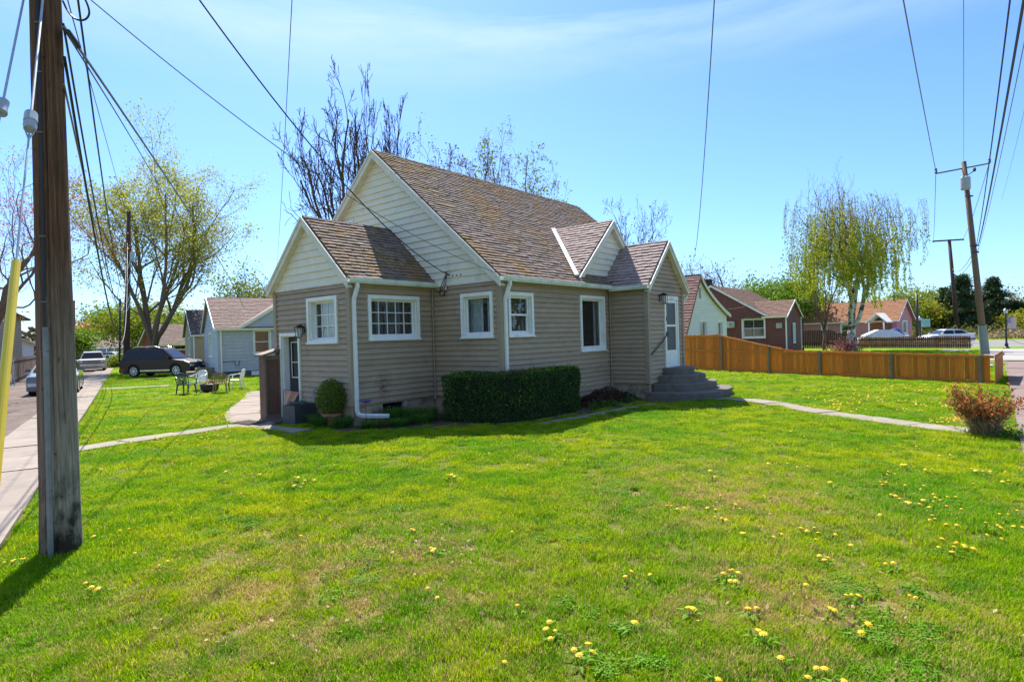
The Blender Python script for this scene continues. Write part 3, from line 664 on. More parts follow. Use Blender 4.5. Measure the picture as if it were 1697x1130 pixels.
R.ridge((EC_, VE - .15, EZ + .01), (EC_, CV + .15, EZ + .01), (-1, 0, -ek), (1, 0, -ek), SH_NEW, .12, .18)
# valley flashing, white painted metal
mb = MB(); p0 = Vector((CC - .02, (CZ - 3.31) / RK - 2.45 - .02, CZ - .02)); p1 = Vector((CC - cw + .02, CV - .12, 3.31 + (CV - .12 + 2.45) * RK)); dv = Vector((-.17, 0, 0)); up = Vector((0, 0, .05)); p1 = p1 + Vector((.0, -.06, 0))
a0, a1_ = p0 + up, p1 + up; mb.hexa([a0 + dv, a1_ + dv, a1_, a0, a0 + dv + Vector((0, 0, .02)), a1_ + dv + Vector((0, 0, .02)), a1_ + Vector((.03, 0, .06)), a0 + Vector((.03, 0, .06))]); mb.build('valley_flashing', WHITE, house, fix=True)
# rake boards
def rake(p0, p1, out, w=.17, th=.035, m=CREAM_TRIM, name='rake_board', drop=.02):
    p0, p1, out = Vector(p0), Vector(p1), Vector(out); mb = MB(); dz = Vector((0, 0, -drop)); dw = Vector((0, 0, -w - drop))
    mb.hexa([p0 + dw, p1 + dw, p1 + dw + out * th, p0 + dw + out * th, p0 + dz, p1 + dz, p1 + dz + out * th, p0 + dz + out * th]); mb.build(name, m, house, fix=True)
def rakes(apex, half, k, axis, out, lo_drop=0, side=(1, 1), w=.19, soff=.12):
    a = Vector(apex)
    for sg, on in zip((-1, 1), side):
        if not on: continue
        d = Vector(axis) * sg; e = a + d * half + Vector((0, 0, -k * half)); n = Vector(out)
        rake(a, e, out, w); rake(a + n * .036 + Vector((0, 0, .012)), e + n * .036 + Vector((0, 0, .012)), out, .075, .025, CREAM_TRIM, 'rake_trim', .0)
        mb = MB(); q = [a, e, e - n * soff, a - n * soff]; mb.hexa([p + Vector((0, 0, -w)) for p in q] + [p + Vector((0, 0, -w + .02)) for p in q]); mb.build('soffit', CREAM_TRIM, house, fix=True)
rakes((-.135, PR, PZ - .0), (PZ - 3.325) / .93 + .02, .93, (0, 1, 0), (-1, 0, 0))
rakes((MU0 - .005, RV, RZ), (RZ - 3.31) / RK + .02, RK, (0, 1, 0), (-1, 0, 0), soff=.16, w=.2)
rakes((CC, CV - .125, CZ), cw - .05, CK, (1, 0, 0), (0, -1, 0), soff=.1, w=.2)
rakes((EC_, VE - .145, EZ), ew, ek, (1, 0, 0), (0, -1, 0), soff=.13, w=.17)
rakes((MU1, RV, RZ), (RZ - 3.31) / RK, RK, (0, 1, 0), (1, 0, 0), w=.2)
# gutters, soffits under the eaves
def gutter(p0, p1, out):
    mb = MB(); sweep(mb, GPROF, p0, p1, out); mb.build('gutter', GUTTER, house, fix=True)
def eave(x0, x1, y0, y1, z=3.215): mb = MB(); mb.box(x0, x1, y0, y1, z, z + .02); mb.build('soffit', GUTTER, house, fix=True)
pe = PR - (PZ - 3.325) / .93
gutter((-.14, pe + .0, 3.215), (UM + .02, pe, 3.215), (0, -1, 0)); eave(-.1, UM - .03, pe, -.03)
gutter((MU0 + .0, -2.45, 3.20), (UE - .16, -2.45, 3.20), (0, -1, 0)); eave(UM, UE, -2.45, VM - .03)
gutter((EC_ - ew, -2.47, 3.15), (EC_ - ew, VE - .15, 3.15), (-1, 0, 0)); eave(EC_ - ew, UE - .03, VE, -2.4)
gutter((EC_ + ew, VE - .15, 3.15), (EC_ + ew, -2.47, 3.15), (1, 0, 0)); gutter((UR + .2, -2.45, 3.20), (MU1, -2.45, 3.20), (0, -1, 0))
# downspouts
def spout(pts, m=WHITE, hx=.036):
    mb = MB(); pts = [Vector(p) for p in pts]; mb.tube(pts, .05, 4); mb.build('downspout', m, house, fix=True)
spout([(.08, pe - .06, 3.22), (.08, pe - .07, 3.13), (.045, -.10, 2.86), (.045, -.09, 2.7), (.045, -.09, .36), (.06, -.12, .27), (.14, -.20, .24), (.60, -.52, .20)])
spout([(2.62, -2.51, 3.21), (2.62, -2.52, 3.14), (2.60, -2.37, 2.78), (2.60, -2.37, 2.65), (2.60, -2.37, .25)])
spout([(UR + .22, -3.65, 3.14), (UR + .22, -3.6, 3.0), (UR + .10, -3.5, 2.8), (UR + .10, -3.5, .5), (UR + .16, -3.75, .3)])
# service drop hardware on the gable
SP = Vector((UM - .12, -.66, 3.52))
mb = MB(); mb.tube([SP + Vector((.12, 0, -.02)), SP], .022, 6); mb.tube([SP + Vector((0, 0, .06)), SP + Vector((0, 0, -.05))], .03, 8)
mb.build('cable_anchor', M('brown_glaze', (.18, .10, .07)), house)
for pts in ([SP, SP + Vector((-.03, .05, -.2)), SP + Vector((0, .13, -.33)), SP + Vector((.05, .22, -.42)), SP + Vector((.06, .45, -.40))],
            [SP, SP + Vector((-.02, -.02, -.14)), SP + Vector((-.02, .06, -.34)), SP + Vector((.03, .12, -.55))],
            [SP, SP + Vector((-.02, .10, -.16)), SP + Vector((0, .2, -.3)), SP + Vector((.02, .3, -.5)), SP + Vector((.05, .22, -.56)), SP + Vector((.05, .08, -.42))]):
    mb = MB(); mb.tube(smooth(pts, 2), .011, 5); mb.build('cable', CABLE, house)
mb = MB(); mb.tube([SP + Vector((0, .08, -.28)), SP + Vector((0, .08, -.34))], [.03, .03], 8); mb.tube([SP + Vector((.02, .07, -.27)), SP + Vector((.02, .07, -.39))], .04, 8); mb.build('cable_clamp', M('pink_clamp', (.62, .40, .28)), house)
for k in (0, 1, 2):
    mb = MB(); mb.tube([(UM - .02, -.80 - k * .14, 3.47), (UM - .06, -.80 - k * .14, 3.47)], .018, 6); mb.build('cable_clip', M('rust', (.30, .17, .08)), house)
# doors
DOORC = M('door_dark', (.035, .036, .042), (.028, .028, .032), 4, .45)
fr = frame((0, 0), (0, 1), (-1, 0))
mb = MB(); mb.fbox(fr, dd[0], dd[0] + .07, .001, .062, dd[2], dd[3]); mb.fbox(fr, dd[1] - .07, dd[1], .001, .062, dd[2], dd[3]); mb.fbox(fr, dd[0] + .07, dd[1] - .07, .001, .062, dd[3] - .07, dd[3])
mb.fbox(fr, dd[0] + .066, dd[0] + .09, -.2, .01, dd[2], dd[3] - .07); mb.fbox(fr, dd[1] - .09, dd[1] - .066, -.2, .01, dd[2], dd[3] - .07); mb.fbox(fr, dd[0] + .07, dd[1] - .07, -.2, .005, dd[3] - .09, dd[3] - .066)
mb.build('door_frame', WHITE, house, fix=True)
mb = MB(); x0, x1 = dd[0] + .09, dd[1] - .09; n0, n1 = -.19, -.15
mb.fbox(fr, x0, x1, n0, n1, .05, 1.05); mb.fbox(fr, x0, x0 + .13, n0, n1, 1.05, 2.08); mb.fbox(fr, x1 - .13, x1, n0, n1, 1.05, 2.08); mb.fbox(fr, x0 + .13, x1 - .13, n0, n1, 1.93, 2.08)
dr = mb.build('door', DOORC, house, fix=True)
mb = MB(); mb.fbox(fr, x0 + .115, x0 + .135, n1, n1 + .012, 1.04, 1.95); mb.fbox(fr, x1 - .135, x1 - .115, n1, n1 + .012, 1.04, 1.95); mb.fbox(fr, x0 + .115, x1 - .115, n1, n1 + .012, 1.03, 1.06); mb.fbox(fr, x0 + .115, x1 - .115, n1, n1 + .012, 1.93, 1.95); mb.fbox(fr, x0 + .12, x1 - .12, n1 - .02, n1 + .005, 1.42, 1.44)
mb.build('window_trim', WHITE, dr, fix=True)
mb = MB(); mb.add([fr(x0 + .13, n1 - .02, 1.05), fr(x1 - .13, n1 - .02, 1.05), fr(x1 - .13, n1 - .02, 1.93), fr(x0 + .13, n1 - .02, 1.93)], [(0, 1, 2, 3)]); mb.build('pane', GLASS, dr)
mb = MB(); mb.tube([fr(x0 + .06, n1, 1.0), fr(x0 + .06, n1 + .05, 1.0)], [.012, .028], 8); mb.build('door_handle', GALV, dr)
# entry storm door
fr = frame((UE, VE), (1, 0), (0, -1))
mb = MB(); mb.fbox(fr, ed[0], ed[0] + .06, .001, .062, ed[2], ed[3]); mb.fbox(fr, ed[1] - .06, ed[1], .001, .062, ed[2], ed[3]); mb.fbox(fr, ed[0] + .06, ed[1] - .06, .001, .062, ed[3] - .11, ed[3]); mb.fbox(fr, ed[0] - .0, ed[1] + .0, -.1, .06, ed[2] - .04, ed[2])
mb.build('door_frame', WHITE, house, fix=True)
x0, x1, y0, y1 = ed[0] + .063, ed[1] - .063, ed[2] + .005, ed[3] - .115; mb = MB(); st = .09
mb.fbox(fr, x0, x0 + st, 0, .035, y0, y1); mb.fbox(fr, x1 - st, x1, 0, .035, y0, y1); mb.fbox(fr, x0 + st, x1 - st, 0, .035, y1 - st, y1); mb.fbox(fr, x0 + st, x1 - st, 0, .035, y0, y0 + .49)
mb.fbox(fr, x0 + st, x1 - st, 0, .035, y0 + 1.20, y0 + 1.26); mb.fbox(fr, x0 + st + .06, x1 - st - .06, .035, .04, y0 + .08, y0 + .40)
dr = mb.build('storm_door', WHITE, house, fix=True)
SCREEN = M('door_screen', (.055, .06, .066), (.045, .05, .056), 3, .35, .3, 300)
for (b0, b1) in ((y0 + .49, y0 + 1.20), (y0 + 1.26, y1 - st)):
    mb = MB(); mb.fbox(fr, x0 + st, x1 - st, .008, .014, b0, b1); mb.build('screen', SCREEN, dr, fix=True)
mb = MB(); mb.fbox(fr, x0 + .02, x0 + .06, .035, .065, y0 + 1.36, y0 + 1.50); mb.tube([fr(x0 + .04, .04, y0 + 1.02), fr(x0 + .04, .10, y0 + 1.02), fr(x0 + .04, .10, y0 + .88)], .012, 6); mb.build('door_handle', BLACK, dr)
mb = MB(); mb.fbox(fr, ed[0] + .34, ed[0] + .62, .062, .072, ed[3] - .095, ed[3] - .03); pl = mb.build('number_plate', M('plate_white', (.7, .69, .63)), house, fix=True)
# handrail on the wall beside the steps
mb = MB(); pp = [fr(.05, .05, 1.28), fr(.10, .07, 1.30), fr(1.05, .09, 1.80), fr(1.10, .07, 1.92), fr(1.10, .02, 1.95)]; mb.tube(smooth(pp, 1), .018, 8); mb.tube([fr(.09, .0, 1.29), fr(.09, .07, 1.30)], .02, 6)
mb.build('handrail', M('rail_dark', (.05, .03, .03)), house)
# wall lanterns
def lantern(frm, s, z, k=1.0):
    mb = MB(); mb.fbox(frm, s - .05 * k, s + .05 * k, .02, .05, z - .08 * k, z + .10 * k); mb.tube([frm(s, .04, z + .08 * k), frm(s, .12 * k, z + .14 * k), frm(s, .17 * k, z + .08 * k)], .014 * k, 6)
    r = mb.build('lantern', BLACK, house, fix=False); c = frm(s, .17 * k, z); h_ = .07 * k
    m2 = MB(); m2.add([(c[0] + a * h_ * 1.5, c[1] + b * h_ * 1.5, z + .06 * k) for a, b in ((-1, -1), (1, -1), (1, 1), (-1, 1))] + [(c[0] + a * h_ * .3, c[1] + b * h_ * .3, z + .13 * k) for a, b in ((-1, -1), (1, -1), (1, 1), (-1, 1))], [(0, 1, 2, 3), (4, 5, 6, 7), (0, 1, 5, 4), (1, 2, 6, 5), (2, 3, 7, 6), (3, 0, 4, 7)])
    for a, b in ((-1, -1), (1, -1), (1, 1), (-1, 1)): m2.tube([(c[0] + a * h_, c[1] + b * h_, z + .06 * k), (c[0] + a * h_ * .7, c[1] + b * h_ * .7, z - .17 * k)], .008 * k, 4)
    m2.lathe([(.055 * k, -.19 * k), (.06 * k, -.165 * k)], 8, (c[0], c[1], z)); m2.build('lantern_cage', BLACK, r, fix=True)
    m3 = MB(); m3.lathe([(.045 * k, -.165 * k), (.058 * k, .055 * k)], 8, (c[0], c[1], z)); m3.build('lantern_glass', M('frosted_glass', (.55, .56, .52), None, 4, .2), r)
lantern(frame((0, 0), (0, 1), (-1, 0)), 1.86, 2.22, 1.0); lantern(fr, .80, 2.93, 1.0)
# outlet box on the porch wall, rust stains stay in the siding colour
mb = MB(); f2 = frame((0, 0), (0, 1), (-1, 0)); mb.fbox(f2, 1.44, 1.56, .015, .04, .64, .84); mb.fbox(f2, 1.47, 1.53, .04, .065, .69, .78); mb.build('outlet_cover', M('outlet_tan', (.34, .31, .27)), house, fix=True)
# concrete stoop
steps = thing('entrance_steps', 'grey rounded concrete steps, four tiers, below the white storm door', 'steps', hw(UE + 1.5, VE), TH)
c0 = Vector((UE + 1.5, VE, 0))
for i, (r, z0, z1) in enumerate(((1.75, -.1, .23), (1.30, .23, .44), (.98, .44, .66), (.66, .66, .86))):
    poly = []; n = 28
    for k in range(n + 1):
        a = pi + pi * k / n; x, y = cos(a), sin(a); ex = .8; x = math.copysign(abs(x) ** ex, x); y = math.copysign(abs(y) ** ex, y)
        poly.append((c0.x + x * r, VE - .035 + y * r * .92))
    mb = MB((c0.x, VE, 0)); bw_ = .018
    inner = [(c0.x + (p[0] - c0.x) * (1 - bw_ / r), VE - .035 + (p[1] - VE + .035) * (1 - bw_ / r)) for p in poly]
    k = len(poly); V = [(p[0], p[1], z0) for p in poly] + [(p[0], p[1], z1 - bw_) for p in poly] + [(p[0], p[1], z1) for p in inner]
    mb.add(V, [tuple(range(k))[::-1], tuple(range(2 * k, 3 * k))] + [(i_, (i_ + 1) % k, k + (i_ + 1) % k, k + i_) for i_ in range(k)] + [(k + i_, k + (i_ + 1) % k, 2 * k + (i_ + 1) % k, 2 * k + i_) for i_ in range(k)])
    mb.build('step', STEPC, steps, fix=True)

# ================================================================== VEGETATION TOOLS
def leafmat(name, c1, c2, tr=.35, rnd=.25):
    m, t, b, o = newmat(name); r = rnd_out(t); col = mixc(t, r, c1, c2); v = coords(t, True); f, _ = noisef(t, v, .8, .3, .7, 3); col = mixc(t, f, col, mixc(t, .5, c1, c2))
    h = t.nodes.new('ShaderNodeHueSaturation'); mr = t.nodes.new('ShaderNodeMapRange'); mr.inputs['To Min'].default_value = 1 - rnd; mr.inputs['To Max'].default_value = 1 + rnd
    m2 = N(t, 'ShaderNodeMath', operation='MULTIPLY'); m2.inputs[1].default_value = 7.31; f2 = N(t, 'ShaderNodeMath', operation='FRACT'); t.links.new(r, m2.inputs[0]); t.links.new(m2.outputs[0], f2.inputs[0]); t.links.new(f2.outputs[0], mr.inputs['Value'])
    t.links.new(mr.outputs[0], h.inputs['Value']); t.links.new(col, h.inputs['Color']); col = h.outputs[0]
    t.links.new(col, b.inputs['Base Color']); b.inputs['Roughness'].default_value = .6; b.inputs['Specular IOR Level'].default_value = .18
    trn = t.nodes.new('ShaderNodeBsdfTranslucent'); t.links.new(col, trn.inputs['Color']); ms = t.nodes.new('ShaderNodeMixShader'); ms.inputs[0].default_value = tr
    t.links.new(b.outputs[0], ms.inputs[1]); t.links.new(trn.outputs[0], ms.inputs[2]); t.links.new(ms.outputs[0], o.inputs[0]); return m
BARK = M('bark_brown', (.19, .135, .09), (.12, .085, .058), 6, .95, .6, 30)
BARK_D = M('bark_dark', (.135, .085, .055), (.085, .055, .036), 6, 1.0, .3, 30, spec=.1)
BARK_R = M('bark_reddish', (.20, .12, .08), (.13, .08, .055), 6, .95, .5, 30)
BARK_W = M('bark_birch', (.52, .48, .40), (.62, .58, .50), 3, .85, .3, 20, dirt=(.06, .05, .04), dscale=2.6, dlo=.5, dhi=.56)
LF_YG = leafmat('leaf_yellow_green', (.28, .32, .02), (.18, .24, .02), .4); LF_BIRCH = leafmat('leaf_birch', (.36, .42, .02), (.28, .32, .02), .5); LF_G = leafmat('leaf_fresh_green', (.12, .22, .015), (.20, .30, .02)); LF_BUD = leafmat('leaf_olive_bud', (.32, .36, .04), (.40, .36, .07), .5)
LF_RED = leafmat('leaf_russet', (.55, .13, .03), (.36, .17, .05), .4); LF_DK = leafmat('needle_dark', (.040, .075, .03), (.065, .10, .03), .15); LF_OLIVE = leafmat('leaf_olive', (.13, .14, .03), (.19, .16, .04), .3)
LF_YEL = leafmat('leaf_yellow', (.38, .34, .02), (.24, .27, .02)); LF_HEDGE = leafmat('leaf_hedge', (.038, .088, .018), (.072, .130, .024), .22, .4); LF_BOX = leafmat('leaf_boxwood', (.10, .16, .018), (.19, .22, .025), .3)
LF_PINK = leafmat('leaf_pink', (.42, .16, .14), (.30, .09, .08), .3); LF_DRY = leafmat('straw', (.42, .31, .17), (.30, .21, .11), .2); LF_BRN = leafmat('leaf_brown', (.22, .14, .06), (.16, .11, .05), .2)
LF_BLADE = leafmat('iris_blade', (.06, .15, .02), (.10, .21, .03), .3)

def leaf_cloud(name, pts, size, mat, parent=None, aspect=.55, down=0.0, seed=1, kind='stuff', org=(0, 0, 0), svar=.35):
    r = np.random.default_rng(seed); pts = np.asarray(pts, float) - np.asarray(org, float); n = len(pts)
    a = r.normal(size=(n, 3)); a[:, 2] -= down * 2; a /= np.linalg.norm(a, axis=1)[:, None]
    b = r.normal(size=(n, 3)); b -= (b * a).sum(1)[:, None] * a; b /= np.linalg.norm(b, axis=1)[:, None]
    s = size * (1 + svar * r.normal(size=n).clip(-2, 2))[:, None]
    c = np.cross(a, b)
    v = np.stack([pts, pts + a * s * .5 + b * s * aspect * .5 + c * s * .08, pts + a * s, pts + a * s * .5 - b * s * aspect * .5 + c * s * .08], 1).reshape(-1, 3)
    me = bpy.data.meshes.new(name); me.vertices.add(4 * n); me.vertices.foreach_set('co', v.ravel()); me.loops.add(4 * n); me.loops.foreach_set('vertex_index', np.arange(4 * n, dtype=np.int32))
    me.polygons.add(n); me.polygons.foreach_set('loop_start', np.arange(0, 4 * n, 4, dtype=np.int32)); me.materials.append(mat); me.update(); me.validate()
    o = link(name, me, parent)
    if kind: tag(o, kind=kind)
    return o

def tube_cloud(lines, sides_of, name, mat, parent):
    V = []; F = []; base = 0
    for pts, rad in lines:
        P = np.asarray(pts, float); Rr = np.asarray(rad, float); k = len(P); n = sides_of(Rr[0])
        T = np.gradient(P, axis=0); T /= (np.linalg.norm(T, axis=1)[:, None] + 1e-9)
        ref = np.array([1., .3, .1]) if abs(T[0, 2]) > .8 else np.array([0, 0, 1.])
        A = np.cross(T, ref); A /= (np.linalg.norm(A, axis=1)[:, None] + 1e-9); B = np.cross(T, A)
        an = 2 * np.pi * np.arange(n) / n
        R_ = P[:, None, :] + Rr[:, None, None] * (np.cos(an)[None, :, None] * A[:, None, :] + np.sin(an)[None, :, None] * B[:, None, :])
        V.append(R_.reshape(-1, 3)); i = np.arange(k - 1)[:, None] * n; j = np.arange(n)[None, :]; j2 = (j + 1) % n
        F.append(np.stack([base + i + j, base + i + j2, base + i + n + j2, base + i + n + j], -1).reshape(-1, 4)); base += k * n
    V = np.concatenate(V); F = np.concatenate(F).astype(np.int32); me = bpy.data.meshes.new(name)
    me.vertices.add(len(V)); me.vertices.foreach_set('co', V.ravel()); me.loops.add(F.size); me.loops.foreach_set('vertex_index', F.ravel()); me.polygons.add(len(F)); me.polygons.foreach_set('loop_start', np.arange(0, F.size, 4, dtype=np.int32))
    me.materials.append(mat); me.polygons.foreach_set('use_smooth', np.ones(len(F), bool)); me.update(); return link(name, me, parent)

def grow_tree(seed, H, R, trunk_h, trunk_r, limbs, levels=4, wig=.16, trop=.10, ratio=.62, kids=(5, 5, 4), ang=(30, 60), limb_ang=(15, 45), limb_start=.55, minr=.008, limb_len=1.0, shape=None):
    rr = random.Random(seed); lines = []; tips = []
    def rotv(d, ang_, az):
        d = d.normalized(); a = d.orthogonal().normalized(); b = d.cross(a); return (d * cos(ang_) + (a * cos(az) + b * sin(az)) * sin(ang_)).normalized()
    def br(p, d, L_, r, lv):
        n = max(3, min(9, int(L_ / (H * .035)))) if lv < levels else 3
        pts = [p.copy()]; rad = [r]; q = p.copy(); dd = d.copy()
        for i in range(n):
            w_ = wig * (1 + .25 * lv)
            dd = (dd + Vector((rr.gauss(0, w_), rr.gauss(0, w_), rr.gauss(0, w_ * .7) + trop))).normalized()
            q = q + dd * (L_ / n); pts.append(q.copy()); rad.append(max(r * (1 - .62 * (i + 1) / n), minr * .6))
        lines.append((pts, rad))
        if lv >= levels:
            tips.extend(pts[1:]); return
        nk = kids[min(lv - 1, len(kids) - 1)] if lv > 0 else limbs
        az = rr.random() * 6.28
        for k in range(nk):
            t = (limb_start if lv == 0 else .25) + (1 - (limb_start if lv == 0 else .25)) * (k + rr.random() * .8) / nk; t = min(t, .99)
            i = t * n; i0 = min(int(i), n - 1); pp = pts[i0].lerp(pts[i0 + 1], i - i0); cd = (pts[i0 + 1] - pts[i0]).normalized()
            az += 2.4 + rr.uniform(-.5, .5)
            aa = radians(rr.uniform(*(limb_ang if lv == 0 else ang)))
            rc = rad[i0] * rr.uniform(.42, .62) if lv else rad[i0] * rr.uniform(.5, .72)
            br(pp, rotv(cd, aa, az), L_ * ratio * rr.uniform(.75, 1.2) * (1.15 - .45 * t) if lv else (H - trunk_h) * rr.uniform(.75, 1.05) * limb_len, rc, lv + 1)
    br(Vector((0, 0, -.1)), Vector((rr.uniform(-.04, .04), rr.uniform(-.04, .04), 1)).normalized(), trunk_h, trunk_r, 0)
    allp = np.array([p for l in lines for p in l[0]]); top = allp[:, 2].max(); w = np.percentile(np.abs(allp[:, :2] - allp[:, :2].mean(0)), 98, axis=0).max()
    cx, cy = allp[:, 0].mean(), allp[:, 1].mean(); sx = R / w; sz = H / top
    def tf(p): k = min(max(p.z / max(trunk_h * .8, .01), 0), 1); s_ = 1 + (sx - 1) * k; return (( (p.x) * s_ - cx * sx * k * .6), ((p.y) * s_ - cy * sx * k * .6), p.z * sz)
    lines = [([tf(p) for p in l[0]], l[1]) for l in lines]; tips = [tf(p) for p in tips]
    return lines, np.array(tips)
def tree(name, label, base, H, R, group=None, bark=None, leaf=None, leafn=0, leafs=.12, trunk_h=None, trunk_r=.2, limbs=5, seed=1, spread=.35, down=0, minr=.008, twigm=None, aspect=.6, **kw):
    t = thing(name, label, 'tree', base, 0, group); trunk_h = trunk_h or H * .35
    lines, tips = grow_tree(seed, H, R, trunk_h, trunk_r, limbs, minr=minr, **kw)
    big = [l for l in lines if l[1][0] >= trunk_r * .09]; small = [l for l in lines if l[1][0] < trunk_r * .09]
    tube_cloud(big, lambda r: 12 if r > .12 else (7 if r > .04 else 4), 'trunk', bark or BARK, t)
    if small: tag(tube_cloud(small, lambda r: 3, 'twigs', twigm or bark or BARK, t), kind='stuff')
    if leafn:
        r = np.random.default_rng(seed); i = r.integers(0, len(tips), leafn); p = tips[i] + r.normal(0, spread, (leafn, 3)); p = p[p[:, 2] > .3]
        leaf_cloud('crown', p, leafs, leaf, t, seed=seed, down=down, aspect=aspect)
    return t, lines, tips
def at(px, Dd, z=0):       # ground spot below pixel column px at depth Dd
    p = D(px, 570, Dd); return Vector((p.x, p.y, z))
def top_at(px, py, Dd): return D(px, py, Dd).z

# ================================================================== YARD THINGS
# grey storage box beside the porch door
root = thing('storage_cabinet', 'narrow brown wooden storage cabinet with sloping lid against the side of the porch', 'cabinet', hw(-.24, 3.02), TH)
CAB = M('cabinet_brown', (.20, .095, .06), (.15, .075, .05), 5, .7, .2, 30); CABL = M('cabinet_lid', (.26, .17, .11), (.19, .13, .09), 5, .8, .3)
mb = MB(); mb.box(-.19, .20, .02, .26, .03, 1.60); mb.build('body', CAB, root)
m_ = MB(); m_.box(-.215, -.19, -.002, .28, .03, 1.62); m_.build('side_panel', CAB, root)
for q_ in ((-.215, -.165, -.012, .018, .03, 1.62), (.17, .215, -.012, .018, .03, 1.62), (-.165, .17, -.012, .018, 1.52, 1.62), (-.165, .17, -.012, .018, .03, .12)): m_ = MB(); m_.box(*q_); m_.build('trim_board', CABL, root)
m_ = MB(); m_.hexa([(-.30, -.08, 1.60), (.22, -.08, 1.74), (.22, .34, 1.74), (-.30, .34, 1.60), (-.30, -.08, 1.65), (.22, -.08, 1.79), (.22, .34, 1.79), (-.30, .34, 1.65)]); m_.build('lid', CABL, root)
# doormats
MAT = M('mat_brown', (.13, .09, .07), (.08, .06, .05), 40, .95, .5, 90)
for i, (u, v, w_, l_, lb) in enumerate(((-.45, 2.35, .5, .8, 'brown woven doormat on the slab in front of the porch door'), (-1.05, 2.70, .45, .75, 'worn brown mat on the side path, half in sunlight'))):
    m_ = MB(); m_.box(-w_ / 2, w_ / 2, -l_ / 2, l_ / 2, 0, .018)
    for k in range(7): m_.box(-w_ / 2 + .03 + k * .06, -w_ / 2 + .05 + k * .06, -l_ / 2 + .02, l_ / 2 - .02, .018, .024)
    o = m_.build('doormat', MAT); o.location = hw(u, v, .045 if i == 0 else .04); o.rotation_euler = (0, 0, TH + (.05 if i else 0)); tag(o, lb, 'doormat')
# square planter
root = thing('planter_box', 'square dark grey planter with small grey-green plants beside the porch door', 'planter', hw(-.36, 1.63), TH)
PLN = M('planter_grey', (.055, .058, .062), (.04, .042, .046), 5, .55, .15)
m_ = MB(); w_ = .27
for (x0, x1, y0, y1) in ((-w_, w_, -w_, -w_ + .03), (-w_, w_, w_ - .03, w_), (-w_, -w_ + .03, -w_ + .03, w_ - .03), (w_ - .03, w_, -w_ + .03, w_ - .03)): m_.box(x0, x1, y0, y1, 0, .46)
m_.build('box', PLN, root); m_ = MB(); m_.box(-w_ + .03, w_ - .03, -w_ + .03, w_ - .03, .02, .42); m_.build('soil', SOIL, root)
p = rng.uniform(-.2, .2, (700, 3)); p[:, 2] = .44 + rng.uniform(0, .07, 700); leaf_cloud('plants', p, .035, leafmat('succulent', (.14, .20, .16), (.08, .12, .10), .1), root, seed=3)
# terracotta pot with clipped shrub
root = thing('potted_shrub', 'round clipped evergreen shrub in a terracotta pot by the downspout', 'potted plant', hw(.02 - .25, .48) , TH)
TERRA = M('terracotta', (.42, .17, .085), (.33, .13, .07), 6, .85, .2)
m_ = MB(); m_.lathe([(.11, 0), (.15, .12), (.19, .24), (.215, .245), (.22, .31), (.185, .31), (.18, .27)], 24); m_.build('pot', TERRA, root, smooth=False)
m_ = MB(); m_.lathe([(.01, .265), (.18, .27)], 16); m_.build('soil', SOIL, root)
m_ = MB(); m_.tube([(0, 0, .25), (.01, 0, .6)], .02, 6); m_.build('stem', BARK_D, root)
q = rng.normal(size=(7000, 3)); q /= np.linalg.norm(q, axis=1)[:, None]; rad_ = .36 * (1 - .55 * rng.random(7000) ** 2.2)
lump = np.array([1 + .13 * mnoise.noise(Vector(x) * 2.3) for x in q]); P = q * (rad_ * lump)[:, None]; P[:, 2] = P[:, 2] * 1.15 + .66; P[:, :2] *= (1 - .25 * np.clip(P[:, 2] - .7, 0, 1))[:, None] * .92
leaf_cloud('foliage', P, .036, LF_BOX, root, seed=5)
# pink garden flag on a thin stand
root = thing('garden_flag', 'small pink garden flag hanging crooked from a thin stand by the porch door', 'flag', at(474, 14.35), 0)
m_ = MB(); m_.tube([(-.10, 0, 0), (-.10, 0, .78), (-.07, 0, .80), (.28, 0, .72)], .006, 5); m_.build('stand', BLACK, root)
FLG = M('flag_pink', (.78, .32, .28), (.80, .40, .34), 6, .8, transl=.3); FLG2 = M('flag_print', (.80, .52, .30), (.74, .42, .36), 5, .8, transl=.3)
nx, nz = 8, 8; m_ = MB()
def fl(i, j, e=0): 
    x = -.08 + .36 * i / nx * (1 - .62 * j / nz) + .02 * j / nz; z = .775 - .055 * i / nx - .50 * j / nz + .05 * i / nx * j / nz * 2; y = .025 * sin(i * 1.1 + j * .5) - e; return (x, y, z)
m_.v = [fl(i, j) for j in range(nz + 1) for i in range(nx + 1)]; m_.f = [(j * (nx + 1) + i, j * (nx + 1) + i + 1, (j + 1) * (nx + 1) + i + 1, (j + 1) * (nx + 1) + i) for j in range(nz) for i in range(nx)]; m_.m = [0] * len(m_.f); cl = m_.build('cloth', FLG, root)
m_ = MB(); m_.v = [fl(i, j, .004) for j in range(1, nz) for i in range(1, nx)]; w2_ = nx - 1; m_.f = [(j * w2_ + i, j * w2_ + i + 1, (j + 1) * w2_ + i + 1, (j + 1) * w2_ + i) for j in range(nz - 2) for i in range(nx - 2)]; m_.m = [0] * len(m_.f); m_.build('print_panel', FLG2, cl)
# purple dish on a stake
pp = D(606, 664, 12.95); root = thing('purple_bird_dish', 'small purple bird dish on a thin stake beside the white downspout', 'bird dish', (pp.x, pp.y, 0), 0)
m_ = MB(); m_.tube([(0, 0, 0), (0, 0, .56)], .006, 5); m_.build('stake', BLACK, root); m_ = MB(); m_.lathe([(.02, .55), (.09, .57), (.15, .605), (.155, .60), (.09, .585), (.0, .575)], 18); m_.build('dish', M('purple_glaze', (.17, .07, .30), (.12, .05, .22), 5, .3), root, smooth=True)
